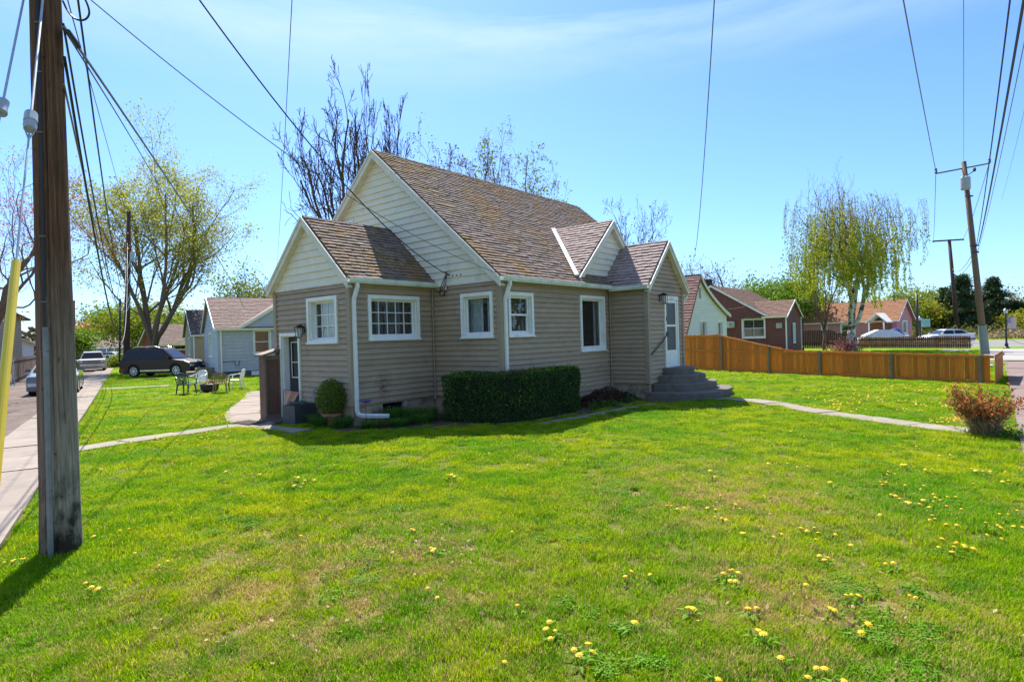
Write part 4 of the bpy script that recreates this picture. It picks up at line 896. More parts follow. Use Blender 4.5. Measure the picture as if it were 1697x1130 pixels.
# hedge
root = thing('hedge', 'long dark green clipped hedge below the windows of the tan house', 'hedge', hw(3.2, -2.8), TH)
HP = [(1.45, -1.35), (1.75, -2.65), (2.55, -3.15), (4.45, -3.15), (4.80, -2.95), (4.85, -2.5), (2.45, -2.42), (2.42, -1.3)]
def inpoly(x, y, P):
    c = False; n = len(P); j = n - 1
    for i in range(n):
        if (P[i][1] > y) != (P[j][1] > y) and x < (P[j][0] - P[i][0]) * (y - P[i][1]) / (P[j][1] - P[i][1]) + P[i][0]: c = not c
        j = i
    return c
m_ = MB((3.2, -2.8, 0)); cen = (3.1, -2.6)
m_.prism([(cen[0] + (a - cen[0]) * .93, cen[1] + (b - cen[1]) * .86) for a, b in HP], 0, 1.0); m_.build('dark_core', M('hedge_core', (.012, .016, .008), None, 8, 1), root, fix=True)  # near-black solid filler, paints in the shade behind the hedge leaves
pts = []
def hz_top(x, y): return 1.11 + .035 * mnoise.noise(Vector((x * 1.6, y * 1.6, 0))) + .02 * mnoise.noise(Vector((x * 6, y * 6, 3))) - (.06 if x < 1.7 else 0) - max(0, (x - 4.45)) * .35
per = [(Vector(HP[i] + (0,)), Vector(HP[(i + 1) % len(HP)] + (0,))) for i in range(len(HP))]
for a, b in per[:6] + per[7:]:
    L_ = (b - a).length; nrm = Vector((-(b - a).y, (b - a).x, 0)).normalized()
    if nrm.dot(Vector((cen[0], cen[1], 0)) - a) < 0: nrm = -nrm
    for _ in range(int(L_ * 1.12 * 4600)):
        s_ = random.random(); z = random.random() * 1.12; p = a.lerp(b, s_); dsp = .05 * mnoise.noise(Vector((p.x * 3, p.y * 3, z * 3))) + .03 * mnoise.noise(Vector((p.x * 9, p.y * 9, z * 9)))
        inn = dsp + .02 + random.random() ** 2 * .12 + (.06 * max(0, z - 1.02) / .1) ; q = p + nrm * inn; pts.append((q.x, q.y, min(z, hz_top(q.x, q.y))))
for _ in range(11000):
    x, y = random.uniform(1.4, 4.9), random.uniform(-3.2, -1.3)
    if inpoly(x, y, HP): pts.append((x, y, hz_top(x, y) - random.random() ** 2 * .10))
leaf_cloud('foliage', pts, .036, LF_HEDGE, root, seed=9, org=(3.2, -2.8, 0), svar=.3)
sp_pts = []
for _ in range(150):
    x, y = random.choice(((random.uniform(1.6, 4.8), random.uniform(-3.1, -2.5)), (random.uniform(2.0, 4.6), -3.14), (random.uniform(1.45, 1.75), random.uniform(-2.6, -1.4))))
    z0_ = hz_top(x, y) if inpoly(x, y, HP) else random.uniform(.3, 1.1); a_ = random.random() * 6.28
    for k in range(7): sp_pts.append((x + cos(a_) * .006 * k, y - .004 * k + sin(a_) * .006 * k, z0_ + k * .012 * random.random() * 1.6))
leaf_cloud('stray_shoots', sp_pts, .032, LF_G, root, seed=19, org=(3.2, -2.8, 0))
tp = [(random.uniform(1.6, 4.2), random.uniform(-3.0, -2.5)) for _ in range(2600)]; pts = [(x, y, hz_top(x, y) + random.random() * .035) for x, y in tp if inpoly(x, y, HP) and mnoise.noise(Vector((x * 2, y * 2, 5))) > -.05]
leaf_cloud('new_growth', pts, .028, LF_BRN, root, seed=10, org=(3.2, -2.8, 0))
# dwarf barberry mound beside the steps and low plants in the bed
root = thing('low_shrub', 'low dark reddish shrub in the bed between the hedge and the steps', 'shrub', hw(6.2, -2.9), TH)
pts = []
for _ in range(9000):
    x = random.uniform(-1.15, 1.1); y = random.uniform(-.42, .5); h_ = .42 * (1 - (x / 1.25) ** 2) * (1 - (y / .62) ** 2) * (1 + .35 * mnoise.noise(Vector((x * 3, y * 3, 0))))
    if h_ > 0: pts.append((x, y, h_ * (1 - random.random() ** 2 * .6)))
leaf_cloud('foliage', pts, .032, leafmat('barberry', (.055, .022, .018), (.08, .045, .02), .15), root, seed=12)
m_ = MB()
for k in range(60): a_ = random.random() * 6.28; m_.tube([(random.uniform(-.8, .8), random.uniform(-.2, .2), 0), (random.uniform(-1, 1), random.uniform(-.3, .3), .33)], .004, 3)
tag(m_.build('twigs', BARK_D, root), kind='stuff')
# long-leaved clumps along the porch foundation
def blade_clump(root, n, R_, H_, mat, seed, w=.012):
    r = random.Random(seed); m_ = MB()
    for _ in range(n):
        a_ = r.random() * 6.28; q = r.random() ** .5 * R_ * .5; lean = r.uniform(.2, 1.0) * R_; h_ = H_ * r.uniform(.55, 1.1); x, y = q * cos(a_), q * sin(a_); a2 = a_ + r.gauss(0, .5); ww = w * r.uniform(.6, 1.2); px_, py_ = -sin(a2) * ww / 2, cos(a2) * ww / 2
        pts = []
        for k, (f_, hh) in enumerate(((0, 0), (.22, .55), (.6, .95), (1.05, .82))):
            pts.append((x + cos(a2) * lean * f_, y + sin(a2) * lean * f_, h_ * hh))
        vs = []
        for k, p in enumerate(pts):
            kk = (1, .9, .6, .05)[k]; vs += [(p[0] + px_ * kk, p[1] + py_ * kk, p[2]), (p[0] - px_ * kk, p[1] - py_ * kk, p[2])]
        m_.add(vs, [(0, 1, 3, 2), (2, 3, 5, 4), (4, 5, 7, 6)])
    return m_.build('blades', mat, root)
for i, (u, v, r_, h_, lb) in enumerate((( -.28, 1.18, .20, .24, 'small grass clump beside the grey planter'), (-.42, .62, .30, .26, 'long-leaved green clump in front of the potted shrub'), (.02, -.62, .34, .17, 'long-leaved green clump around the foot of the downspout'),
        (-.25, .05, .32, .25, 'arching green clump at the porch corner'), (.85, -.36, .36, .36, 'tall green clump by the basement window'), (1.12, -.62, .38, .34, 'broad green clump below the porch window'), (1.52, -.82, .34, .30, 'green clump next to the hedge end'), (.5, -.95, .36, .18, 'low green clump at the edge of the porch bed'), (1.05, -1.1, .36, .24, 'low spreading green clump at the lawn edge by the hedge'))):
    root = thing('leafy_clump', lb, 'plant', hw(u, v, .01), 0, 'leafy clumps along the porch foundation'); tag(blade_clump(root, 420, r_, h_, LF_BLADE, 40 + i), kind='stuff')
for i, (u, v) in enumerate(((5.3, -3.32), (5.75, -3.38), (6.6, -3.3), (7.0, -3.2), (4.9, -3.3))):
    root = thing('bed_plant', ('small green plant in the bed, third from the stone steps', 'small green plant in the middle of the bare bed', 'small green plant in the bed, second from the steps', 'small green plant at the edge of the bed nearest the steps', 'small green plant in the bed, closest to the hedge')[i], 'plant', hw(u, v, .01), 0, 'small plants in the bed by the steps'); p = rng.normal(0, .09, (220, 3)); p[:, 2] = np.abs(p[:, 2]) * 1.1; leaf_cloud('leaves', p, .05, LF_BLADE, root, seed=60 + i)
# plastic chairs round the fire pit
def chair(name, label, mat, loc, rz, group='plastic armchairs around the fire pit'):
    t = thing(name, label, 'chair', loc, rz, group)
    def leg(x, y, x2, y2): m_ = MB(); m_.tube([(x, y, 0), (x2, y2, .42)], [.024, .032], 5); m_.build('leg', mat, t)
    leg(-.27, -.25, -.23, -.20); leg(.27, -.25, .23, -.20); leg(-.25, .27, -.22, .20); leg(.25, .27, .22, .20)      # front is -y
    m_ = MB(); m_.hexa([(-.25, -.24, .39), (.25, -.24, .39), (.22, .22, .38), (-.22, .22, .38), (-.26, -.25, .425), (.26, -.25, .425), (.23, .23, .405), (-.23, .23, .405)]); m_.build('seat', mat, t)
    for s_ in (-1, 1):
        m_ = MB(); m_.tube(smooth([(s_ * .26, -.24, .42), (s_ * .29, -.25, .62), (s_ * .30, -.12, .645), (s_ * .30, .10, .65), (s_ * .26, .24, .72)], 2), .022, 6); m_.build('armrest', mat, t)
    m_ = MB(); m_.tube(smooth([(-.23, .20, .40), (-.27, .27, .70), (-.17, .32, .84), (0, .33, .86), (.17, .32, .84), (.27, .27, .70), (.23, .20, .40)], 2), .02, 6); m_.build('back_frame', mat, t)
    for k in range(7):
        x = -.165 + k * .055; m_ = MB(); m_.hexa([(x - .019, .205, .40), (x + .019, .205, .40), (x + .019, .22, .40), (x - .019, .22, .40), (x * 1.1 - .02, .305, .83), (x * 1.1 + .02, .305, .83), (x * 1.1 + .02, .32, .83), (x * 1.1 - .02, .32, .83)]); m_.build('slat', mat, t)
    return t
PW = M('plastic_white', (.78, .78, .74), (.68, .68, .64), 4, .4); PG = M('plastic_green', (.012, .045, .035), (.02, .05, .04), 4, .4); PT = M('plastic_tan', (.28, .19, .10), (.22, .15, .08), 4, .45)
chair('armchair', 'dark green plastic armchair on the grass at the path end', PG, at(306, 23.4), radians(62))
chair('armchair', 'white plastic armchair with rounded back facing the fire pit', PW, at(326, 25.3), radians(-8))
chair('armchair', 'tan plastic armchair with its back turned, in front of the fire pit', PT, at(364, 23.6), radians(-165))
chair('armchair', 'white plastic armchair seen from the side, near the grey house', PW, at(390, 25.6), radians(-82))
root = thing('fire_pit', 'round dark metal fire pit heaped with branches between the chairs', 'fire pit', at(345, 24.4), 0)
m_ = MB(); m_.lathe([(.22, .03), (.33, .10), (.36, .30), (.37, .34), (.33, .34), (.30, .18)], 20); m_.build('bowl', M('pit_metal', (.03, .02, .016), (.06, .035, .025), 6, .8), root)
m_ = MB(); m_.tube([(.36 * cos(a_), .36 * sin(a_), .33) for a_ in [k * pi / 10 for k in range(21)]], .022, 5); m_.build('rim', BLACK, root)
for a_ in (0, 2.1, 4.2): m_ = MB(); m_.tube([(.26 * cos(a_), .26 * sin(a_), .12), (.33 * cos(a_), .33 * sin(a_), 0)], .014, 5); m_.build('leg', BLACK, root)
for k in range(14):
    a_ = random.random() * 6.28; l_ = random.uniform(.25, .42); m_ = MB(); m_.tube([(-l_ * cos(a_), -l_ * sin(a_), random.uniform(.30, .36)), (random.gauss(0, .05), random.gauss(0, .05), random.uniform(.42, .52)), (l_ * cos(a_ + .3), l_ * sin(a_ + .3), random.uniform(.33, .38))], random.uniform(.01, .02), 5); m_.build('log', M('firewood', (.42, .24, .15), (.30, .16, .10), 8, .9) if k == 0 else bpy.data.materials['firewood'], root)
# russet rose bush at the right corner of the lawn
b0 = at(1628, 9.95); root = thing('rose_bush', 'russet-leaved bush with dry grassy stems at its foot beside the brown walk', 'bush', b0, 0)
lines = []; tips = []
for k in range(90):
    a_ = random.random() * 6.28; q = random.random() ** .6; ex = .42 * q; L_ = random.uniform(.55, .95) * (1 - .18 * q)
    p = Vector((.10 * cos(a_) * random.random(), .10 * sin(a_) * random.random(), 0)); d_ = Vector((cos(a_) * ex, sin(a_) * ex, 1)).normalized(); pts = [p.copy()]
    for i in range(6):
        d_ = (d_ + Vector((random.gauss(0, .13) + cos(a_) * .05, random.gauss(0, .13) + sin(a_) * .05, 0))).normalized(); p = p + d_ * L_ / 6; pts.append(p.copy())
        if i > 1: tips.append(tuple(p))
    lines.append((pts, [.010 - .0011 * i for i in range(7)]))
for sx_, hz_ in ((-.52, .86), (-.42, .70), (-.47, .78)): lines.append(([(0, 0, 0), (sx_ * .5, 0, hz_ * .5), (sx_, .05, hz_)], [.012, .008, .005])); tips += [(sx_, .05, hz_), (sx_ * .96, .03, hz_ * .93), (sx_ * .9, .03, hz_ * .8)]
tube_cloud(lines, lambda r: 5, 'stems', BARK_R, root)
tips = np.array(tips); i = rng.integers(0, len(tips), 3600); p = tips[i] + rng.normal(0, .05, (3600, 3)); p = p[p[:, 2] > .30]
leaf_cloud('leaves', p[: len(p) * 3 // 5], .05, LF_RED, root, seed=21); leaf_cloud('old_leaves', p[len(p) * 3 // 5:], .045, LF_OLIVE, root, seed=22)
blade_clump(root, 330, .42, .42, LF_DRY, 77, .010); o = blade_clump(root, 170, .34, .30, LF_DRY, 78, .014)
for ch in root.children:
    if ch.name.startswith('blades'): ch.name = 'dry_grass'; tag(ch, kind='stuff')
p = rng.normal(0, .22, (1200, 3)); p[:, 2] = np.abs(p[:, 2]) * .3; p[:, 0] += .25; leaf_cloud('ground_leaves', p, .04, LF_BLADE, root, seed=23)
o = leaf_cloud('yellow_flower_patch', [(b0.x + .55 + rng.normal(0, .12), b0.y + 1.3 + rng.normal(0, .15), random.random() * .12) for _ in range(120)], .045, M('flower_yellow', (.85, .62, .02), (.8, .5, .02), 5, .6, transl=.3), None, seed=24)

# ================================================================== FENCES
CEDAR = M('cedar_stain', (.66, .200, .010), (.46, .130, .008), 3, .62, .25, 40, rnd=.28, stretch=(14, 14, .8), dirt=(.22, .08, .015), dscale=9, dlo=.62, dhi=.7)
CEDAR_R = M('cedar_rail', (.52, .19, .025), (.40, .14, .018), 3, .65, .2, 30, rnd=.1)
FPOST = M('steel_fence_post', (.17, .20, .165), (.13, .155, .13), 5, .5, metal=.3)
def picket_fence(name, label, A, B, topf, pw, mat, railmat, rails, posts=(), postmat=None, gap=.004, th=.018, group=None, dog=.018, topd=0):
    A = Vector(A); B = Vector(B); d = (B - A); Ln = d.length; d.normalize(); ang = math.atan2(d.y, d.x); t = thing(name, label, 'fence', A, ang, group); n = int(Ln / (pw + gap))
    for i in range(n):
        x0 = i * (pw + gap); x1 = x0 + pw; hj = random.uniform(-.012, .010); h0, h1 = topf(x0) + hj, topf(x1) + hj; m_ = MB(); j = random.uniform(-.007, .007); c_ = dog
        V = [(x0, j, .03), (x1, j, .03), (x1, j, h1 - c_), (x1 - c_, j, h1), (x0 + c_, j, h0), (x0, j, h0 - c_)]; V += [(a, b + th, c) for a, b, c in V]
        m_.add(V, [(0, 1, 2, 3, 4, 5), (11, 10, 9, 8, 7, 6)] + [(k, k + 6, (k + 1) % 6 + 6, (k + 1) % 6) for k in range(6)]); m_.build('picket', mat, t)
    for pts in rails:
        m_ = MB()
        for (xa, za), (xb, zb) in zip(pts[:-1], pts[1:]): m_.hexa([(xa, -.040, za - .045), (xb, -.040, zb - .045), (xb, -.006, zb - .045), (xa, -.006, za - .045), (xa, -.040, za + .04), (xb, -.040, zb + .04), (xb, -.006, zb + .04), (xa, -.006, za + .04)])
        m_.build('rail', railmat, t, fix=True)
    for x, h in posts: m_ = MB(); m_.box(x - .03, x + .03, -.085, -.043, -.05, h); m_.box(x - .045, x + .045, -.092, -.086, 0, h - .02); m_.build('post', postmat, t)
    return t
FA = hw(20.9, 1.3); FA = D(1118, 600, 30.6); FA.z = 0; FB = Vector((14.78, 18.05, 0)); FL = (FB - FA).length
P1 = Vector((8.73, 27.47, 0)); f1 = (P1 - FA).length
def ftop(x):
    k = (x - f1) / 3.9
    if k <= 0: return 1.74
    if k >= 1: return 1.02 - .10 * (x - f1 - 3.9) / (FL - f1 - 3.9)
    return 1.74 + (1.02 - 1.74) * (k * .85 + .15 * (1 - (1 - k) ** 2))
pxs = [f1 + .12, (Vector((10.25, 25.0, 0)) - FA).length, (Vector((11.93, 23.1, 0)) - FA).length, (Vector((13.48, 20.81, 0)) - FA).length, (Vector((14.62, 18.35, 0)) - FA).length]
low = [(0, 1.0), (FL, .86)]
fence = picket_fence('cedar_fence', 'orange stained cedar board fence stepping down towards the street with green steel posts', FA, FB, ftop, .131, CEDAR, CEDAR_R,
    [[(0, 1.66), (f1, 1.66)], [(f1, 1.66), (f1 + 3.4, 1.03)], low, [(0, .12), (FL, .10)]], [(x, ftop(x) - .02 if x > f1 + 1 else 1.66) for x in pxs], FPOST, gap=.010)
dv = (FB - FA).normalized(); FC = FB + Vector((dv.y * -1, dv.x, 0)) * 2.2 * 1 + dv * .25
picket_fence('cedar_fence', 'short orange cedar fence return at the street end of the long cedar fence', FB + dv * .02, FB + Vector((UX, UY, 0)) * 4.0 + dv * .25, lambda x: .92, .138, CEDAR, CEDAR_R, [[(0, .8), (4, .8)]])
# ================================================================== UTILITY POLES, GUYS AND WIRES
POLE = None
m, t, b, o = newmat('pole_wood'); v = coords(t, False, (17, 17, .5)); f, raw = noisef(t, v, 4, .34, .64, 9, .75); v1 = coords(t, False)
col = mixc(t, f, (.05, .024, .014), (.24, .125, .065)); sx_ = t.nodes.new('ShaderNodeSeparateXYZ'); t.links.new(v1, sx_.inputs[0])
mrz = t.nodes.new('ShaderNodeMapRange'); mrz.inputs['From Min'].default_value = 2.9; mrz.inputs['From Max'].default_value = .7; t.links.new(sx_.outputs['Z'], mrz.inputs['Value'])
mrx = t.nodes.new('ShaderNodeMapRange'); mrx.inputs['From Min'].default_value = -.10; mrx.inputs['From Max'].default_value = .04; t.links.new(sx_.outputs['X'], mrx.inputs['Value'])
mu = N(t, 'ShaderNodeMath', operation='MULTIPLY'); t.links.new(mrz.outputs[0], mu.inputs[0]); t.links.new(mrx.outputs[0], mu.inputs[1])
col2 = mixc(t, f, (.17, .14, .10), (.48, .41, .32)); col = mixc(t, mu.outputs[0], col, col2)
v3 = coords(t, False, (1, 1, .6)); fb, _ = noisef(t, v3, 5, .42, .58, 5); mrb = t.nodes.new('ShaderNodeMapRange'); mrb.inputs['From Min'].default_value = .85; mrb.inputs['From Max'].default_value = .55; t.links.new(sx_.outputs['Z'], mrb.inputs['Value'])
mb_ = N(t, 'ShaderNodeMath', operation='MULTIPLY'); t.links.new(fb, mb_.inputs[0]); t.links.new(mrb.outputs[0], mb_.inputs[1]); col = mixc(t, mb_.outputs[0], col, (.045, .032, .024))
t.links.new(col, b.inputs['Base Color']); b.inputs['Roughness'].default_value = .9; b.inputs['Specular IOR Level'].default_value = .2
bn = N(t, 'ShaderNodeBump', Strength=.8, Distance=.02); t.links.new(raw, bn.inputs['Height']); t.links.new(bn.outputs[0], b.inputs['Normal']); POLEM = m
PB = Vector((-4.315, 5.55, 0)); ptop = D(76, -560, 5.5); 
PTOP = Vector((-4.315 + (D(79, 0, 5.5).x + 4.28) * 8.6 / 5.05, 5.5, 8.6))
near_pole = thing('utility_pole', 'thick weathered brown wooden utility pole standing in the grass beside the sidewalk', 'utility pole', PB)
def pole_axis(z): return (PTOP - PB) * (z / 8.6)
m_ = MB(); nseg, nr = 170, 84
cracks = [(random.random() * 6.28, random.uniform(0, 7), random.uniform(.8, 3), random.uniform(.006, .014)) for _ in range(16)] + [(5.15, 0, 8.6, .034), (4.72, .3, 6.5, .020), (5.75, 1.2, 6, .022), (5.45, .1, 3.4, .016), (4.95, 2.4, 4, .016)]
knots = [(random.uniform(4.2, 6.4), random.uniform(.3, 5.2)) for _ in range(16)]
for i in range(nseg + 1):
    z = -.2 + 8.8 * i / nseg; c = pole_axis(z); r0 = .160 - .0082 * max(z, 0) + (.018 * max(0, .5 - z) if z > 0 else .01)
    for k in range(nr):
        a_ = 2 * pi * k / nr; rr_ = r0 + .006 * mnoise.noise(Vector((cos(a_) * 2, sin(a_) * 2, z * .5))) + .0035 * mnoise.noise(Vector((cos(a_) * 9, sin(a_) * 9, z * .8)))
        for ca, cz, cl_, cd in cracks:
            if cz < z < cz + cl_:
                da = abs((a_ - ca - .06 * mnoise.noise(Vector((ca, z * .6, 0))) + pi) % (2 * pi) - pi)
                if da < .12: rr_ -= cd * (1 - da / .12)
        for ka, kz in knots:
            dd_ = ((a_ - ka) * .18) ** 2 + ((z - kz) * .9) ** 2
            if dd_ < .0016: rr_ += .013 * math.exp(-dd_ / .0008) - .034 * math.exp(-dd_ / .00018)
        m_.v.append((c.x + rr_ * cos(a_), c.y + rr_ * sin(a_), z))
for i in range(nseg):
    for k in range(nr): k2 = (k + 1) % nr; m_.f.append((i * nr + k, i * nr + k2, (i + 1) * nr + k2, (i + 1) * nr + k))
m_.f.append(tuple(nseg * nr + k for k in range(nr))); m_.m = [0] * len(m_.f); m_.build('shaft', POLEM, near_pole, smooth=True)
def on_pole(z, ang, r): c = pole_axis(z); return Vector((c.x + r * cos(ang), c.y + r * sin(ang), z))
PA = radians(279); STRAPM = M('strap_dull', (.16, .15, .14), None, 5, .6); CONDM = M('conduit_zinc', (.26, .26, .25), (.18, .18, .17), 6, .6, .05, metal=.3)
m_ = MB(); m_.tube([on_pole(z, PA, .163 - .0082 * z) for z in (0, .6, 1.2, 1.8, 2.12)], .026, 6); m_.build('conduit', CONDM, near_pole)
m_ = MB(); m_.tube([on_pole(z, PA - .03 + .02 * sin(z * 2), 0.159 - .0082 * z) for z in [2.0 + .3 * k for k in range(22)]], .015, 6); m_.build('riser_cable', M('cable_sheath', (.025, .024, .028), None, 5, .6), near_pole)
for z in (.62, 1.9, 2.35, 2.95, 3.9, 4.45, 4.9):
    m_ = MB(); c = pole_axis(z); rr_ = .167 - .0082 * z; m_.tube([(c.x + (rr_ + .012) * cos(PA + q), c.y + (rr_ + .012) * sin(PA + q), z) for q in (-.16, 0, .16)], .008, 5); m_.build('strap', STRAPM, near_pole)
for z, a_ in ((3.75, 4.3), (2.1, 5.0), (2.9, 4.9), (1.55, 4.6), (4.6, 5.1), (.95, 5.2)): m_ = MB(); m_.tube([on_pole(z, a_, .10), on_pole(z, a_, .166 - .0082 * z)], .008, 6); m_.build('bolt', M('bolt_rust', (.10, .05, .03), None, 5, .8) if 'bolt_rust' not in bpy.data.materials else bpy.data.materials['bolt_rust'], near_pole)
INS = M('porcelain', (.36, .38, .39), (.28, .30, .31), 5, .25); YEL = M('guard_yellow', (.83, .58, .03), (.78, .52, .02), 4, .42, dirt=(.55, .40, .06), dscale=9, dlo=.62, dhi=.8); STR = M('guy_strand', (.40, .42, .44), (.28, .30, .32), 30, .45, metal=.5)
g0 = D(73, -20, 5.42); gt = D(27, 433, 3.75); gb = gt + (gt - g0) * ((gt.z) / (g0.z - gt.z)); gi = D(50, 214, 4.55)
gi = g0.lerp(gt, ((g0.z - gi.z) / (g0.z - gt.z)))
root = thing('guy_wire', 'guy wire with porcelain insulator and bright yellow plastic guard beside the pole', 'guy wire', gb)
def rel(pts, b): return [Vector(p) - Vector(b) for p in pts]
gd = (gt - g0).normalized(); gs = g0 - gd * 3.2
m_ = MB(); m_.tube(rel([gs, g0.lerp(gi, .5), gi - gd * .12], gb), .010, 6); m_.build('strand', STR, root)
m_ = MB(); m_.tube(rel([gi + gd * .10, gt, gb + gd * -.05], gb), .007, 6); m_.build('strand', STR, root)
m_ = MB(); m_.tube(rel([gi - gd * .12, gi - gd * .115, gi - gd * .02, gi - gd * .015, gi + gd * .015, gi + gd * .02, gi + gd * .07], gb), [.03, .042, .044, .036, .036, .044, .038], 14); m_.build('insulator', INS, root)
m_ = MB(); sd = gd.orthogonal().normalized() * .03; m_.tube(rel([gi + gd * .02 + sd, gi + gd * .10 + sd * .8, gi + gd * .19], gb), .006, 5); m_.tube(rel([gi + gd * .02 - sd, gi + gd * .10 - sd * .8, gi + gd * .19], gb), .006, 5); m_.build('clevis', GALV, root)
m_ = MB(); m_.tube(rel([gt, gt + gd * .004, gb], gb), [.017, .024, .028], 14); m_.build('guard', YEL, root)
h0 = D(41, -10, 5.4); h1 = D(3, 178, 4.5); hd = (h1 - h0).normalized()
root = thing('guy_wire', 'second guy wire ending in a porcelain insulator left of the wooden pole', 'guy wire', h1)
m_ = MB(); m_.tube(rel([h0 - hd * 3.5, h0, h1 - hd * .08], h1), .009, 6); m_.build('strand', STR, root)
m_ = MB(); m_.tube(rel([h1 - hd * .08, h1 - hd * .07, h1, h1 + hd * .07, h1 + hd * .08], h1), [.03, .042, .036, .042, .03], 12); m_.build('insulator', INS, root)
he = h1 + hd * (h1.z / -hd.z); m_ = MB(); m_.tube(rel([h1 + hd * .08, he], h1), .007, 5); m_.build('strand', STR, root)

def wire(label, A, B, mid=None, r=.008, mat=None, ext0=0, ext1=0, cat='cable', name='overhead_cable', sag=None, group=None, wob=0):
    A, B = Vector(A), Vector(B); k = 0
    if mid:      # mid pixel -> where its sight line crosses the vertical plane of the span
        d = ray(*mid); h_ = (B - A); nx_, ny_ = -h_.y, h_.x; kk = ((A.x - EYE.x) * nx_ + (A.y - EYE.y) * ny_) / (d.x * nx_ + d.y * ny_); Pm = EYE + d * kk
        s_ = ((Pm.x - A.x) * h_.x + (Pm.y - A.y) * h_.y) / (h_.x ** 2 + h_.y ** 2)
        if .03 < s_ < .97: k = (A.z + (B.z - A.z) * s_ - Pm.z) / (4 * s_ * (1 - s_))
    elif sag: k = sag
    s0, s1 = -ext0, 1 + ext1; n = 36; pts = []
    for i in range(n + 1):
        s_ = s0 + (s1 - s0) * i / n; p = A.lerp(B, s_) if 0 <= s_ <= 1 else A + (B - A) * s_; pts.append(Vector((p.x, p.y, p.z - 4 * k * s_ * (1 - s_) + wob * sin(i * 2.3))) - A)
    m_ = MB(); m_.tube(pts, r, 5); o = m_.build(name, mat or CABLE); o.location = A; return tag(o, label, cat, group)
SPw = hw(SP.x, SP.y, SP.z)
wire('thick black service cable running down to the bracket on the cream gable', D(330, 0, 7.6), SPw, (575, 310), .011, ext0=.35)
wire('thin dark cable crossing the sky and ending at the eave corner by the long roof', D(150, 0, 7.0), hw(UM - .17, -2.45, 3.36), (420, 215), .007, CABLEG, ext0=.2)
# pole 2
p2 = Vector((-29.0, 44.1, 0)); far2 = thing('utility_pole', 'dark wooden utility pole with a pale crossarm beside the parked brown car', 'utility pole', p2); t2 = D(214, 350, 44.1) - p2
PD = M('pole_dark', (.085, .05, .035), (.05, .03, .022), 6, .9, .4, 20, stretch=(6, 6, .5))
def poleshaft(root, top, r0, r1, mat=PD): m_ = MB(); m_.tube([(0, 0, -.2), tuple(Vector(top) * .5), tuple(top)], [r0, (r0 + r1) / 2, r1], 14); return m_.build('shaft', mat, root, smooth=True)
poleshaft(far2, t2, .22, .15)
a0_, a1_ = D(178, 367, 44.6) - p2, D(251, 373, 43.7) - p2; m_ = MB(); m_.tube([a0_, a1_], .06, 4); m_.build('crossarm', M('crossarm_grey', (.42, .42, .42), (.30, .30, .30), 5, .7), far2)
for s_ in (.05, .3, .7, .95): c = a0_.lerp(a1_, s_); m_ = MB(); m_.lathe([(.03, .05), (.06, .12), (.04, .2)], 8, c); m_.build('insulator', INS, far2)
m_ = MB(); c = D(219, 425, 43.9) - p2; m_.lathe([(.14, -.4), (.15, -.35), (.15, .25), (.10, .32)], 10, c); m_.build('transformer', GALV, far2)
for (y0, y1) in ((430, 447), (455, 478), (485, 500), (498, 515)):
    a_, b_ = D(205, y0 + 8, 43.7) - p2, D(216, y0, 43.7) - p2; m_ = MB(); m_.tube(smooth([b_, (a_ + b_) / 2 + Vector((0, 0, -.7)), a_ + Vector((-.2, 0, -.35))], 2), .035, 5); m_.build('cable_loop', M('loop_white', (.5, .5, .52), None, 5, .6) if 'loop_white' not in bpy.data.materials else bpy.data.materials['loop_white'], far2)
m_ = MB(); m_.tube([D(198, 600, 44) - p2, D(199, 495, 44) - p2], .07, 8); m_.build('riser_pipe', BLACK, far2)
for lb, a_, b_, md, r_ in (('black cable bundle sweeping from the near pole to the dark pole, outermost', (107, 95, 5.45), (211, 392, 44), (141, 300), .014), ('black cable between the two left poles, second of the bundle', (105, 40, 5.45), (209, 430, 44), (150, 300), .011),
        ('black cable leaving the near pole above the others towards the dark pole', (128, -10, 5.6), (209, 420, 44), (163, 250), .011), ('low sagging grey cable ending at the white loops of the dark pole', (106, 140, 5.45), (200, 506, 44), (168, 420), .010), ('thin dark cable close beside the thick wooden pole', (112, 0, 5.5), (213, 368, 44), (128, 190), .006)):
    wire(lb, D(*a_), D(*b_), md, r_, CABLE if 'grey' not in lb else CABLEG, wob=.012 if 'above' in lb else 0)
gh = D(405, 512, 36.5); wire('grey twisted service cable from the near pole towards the grey house roof', D(106, 45, 5.45), gh, (283, 305), .014, CABLEG)
wire('thin black cable below the twisted one, running behind the budding tree', D(108, 52, 5.45), D(330, 470, 48), (200, 200), .008)
m_ = MB(); c0_ = D(113, 52, 5.4); m_.tube([c0_, c0_ + (gh - c0_).normalized() * .28], [.02, .03], 8); o = m_.build('cable_splice', BLACKP); tag(o, 'dark splice sleeve on the cables beside the thick wooden pole', 'splice')
m_ = MB(); pts = [D(x, y, 5.4) for x, y in ((104, 2), (112, 20), (125, 33), (140, 35), (149, 25), (146, 10), (138, -6), (120, -14), (105, -8))]; m_.tube(smooth(pts, 2), .009, 5); o = m_.build('cable_coil', CABLE); tag(o, 'loose loop of black cable at the top beside the wooden pole', 'cable')
wire('long thin cable rising steeply past the bare trees behind the gable', D(484, 0, 13.7), D(459, 440, 54), (474, 190), .012, CABLEG, ext0=.2)
wire('long thin cable rising over the entry gable against open sky', D(1184, 0, 14), D(1144, 425, 60), (1172, 190), .016, CABLEG, ext0=.2)
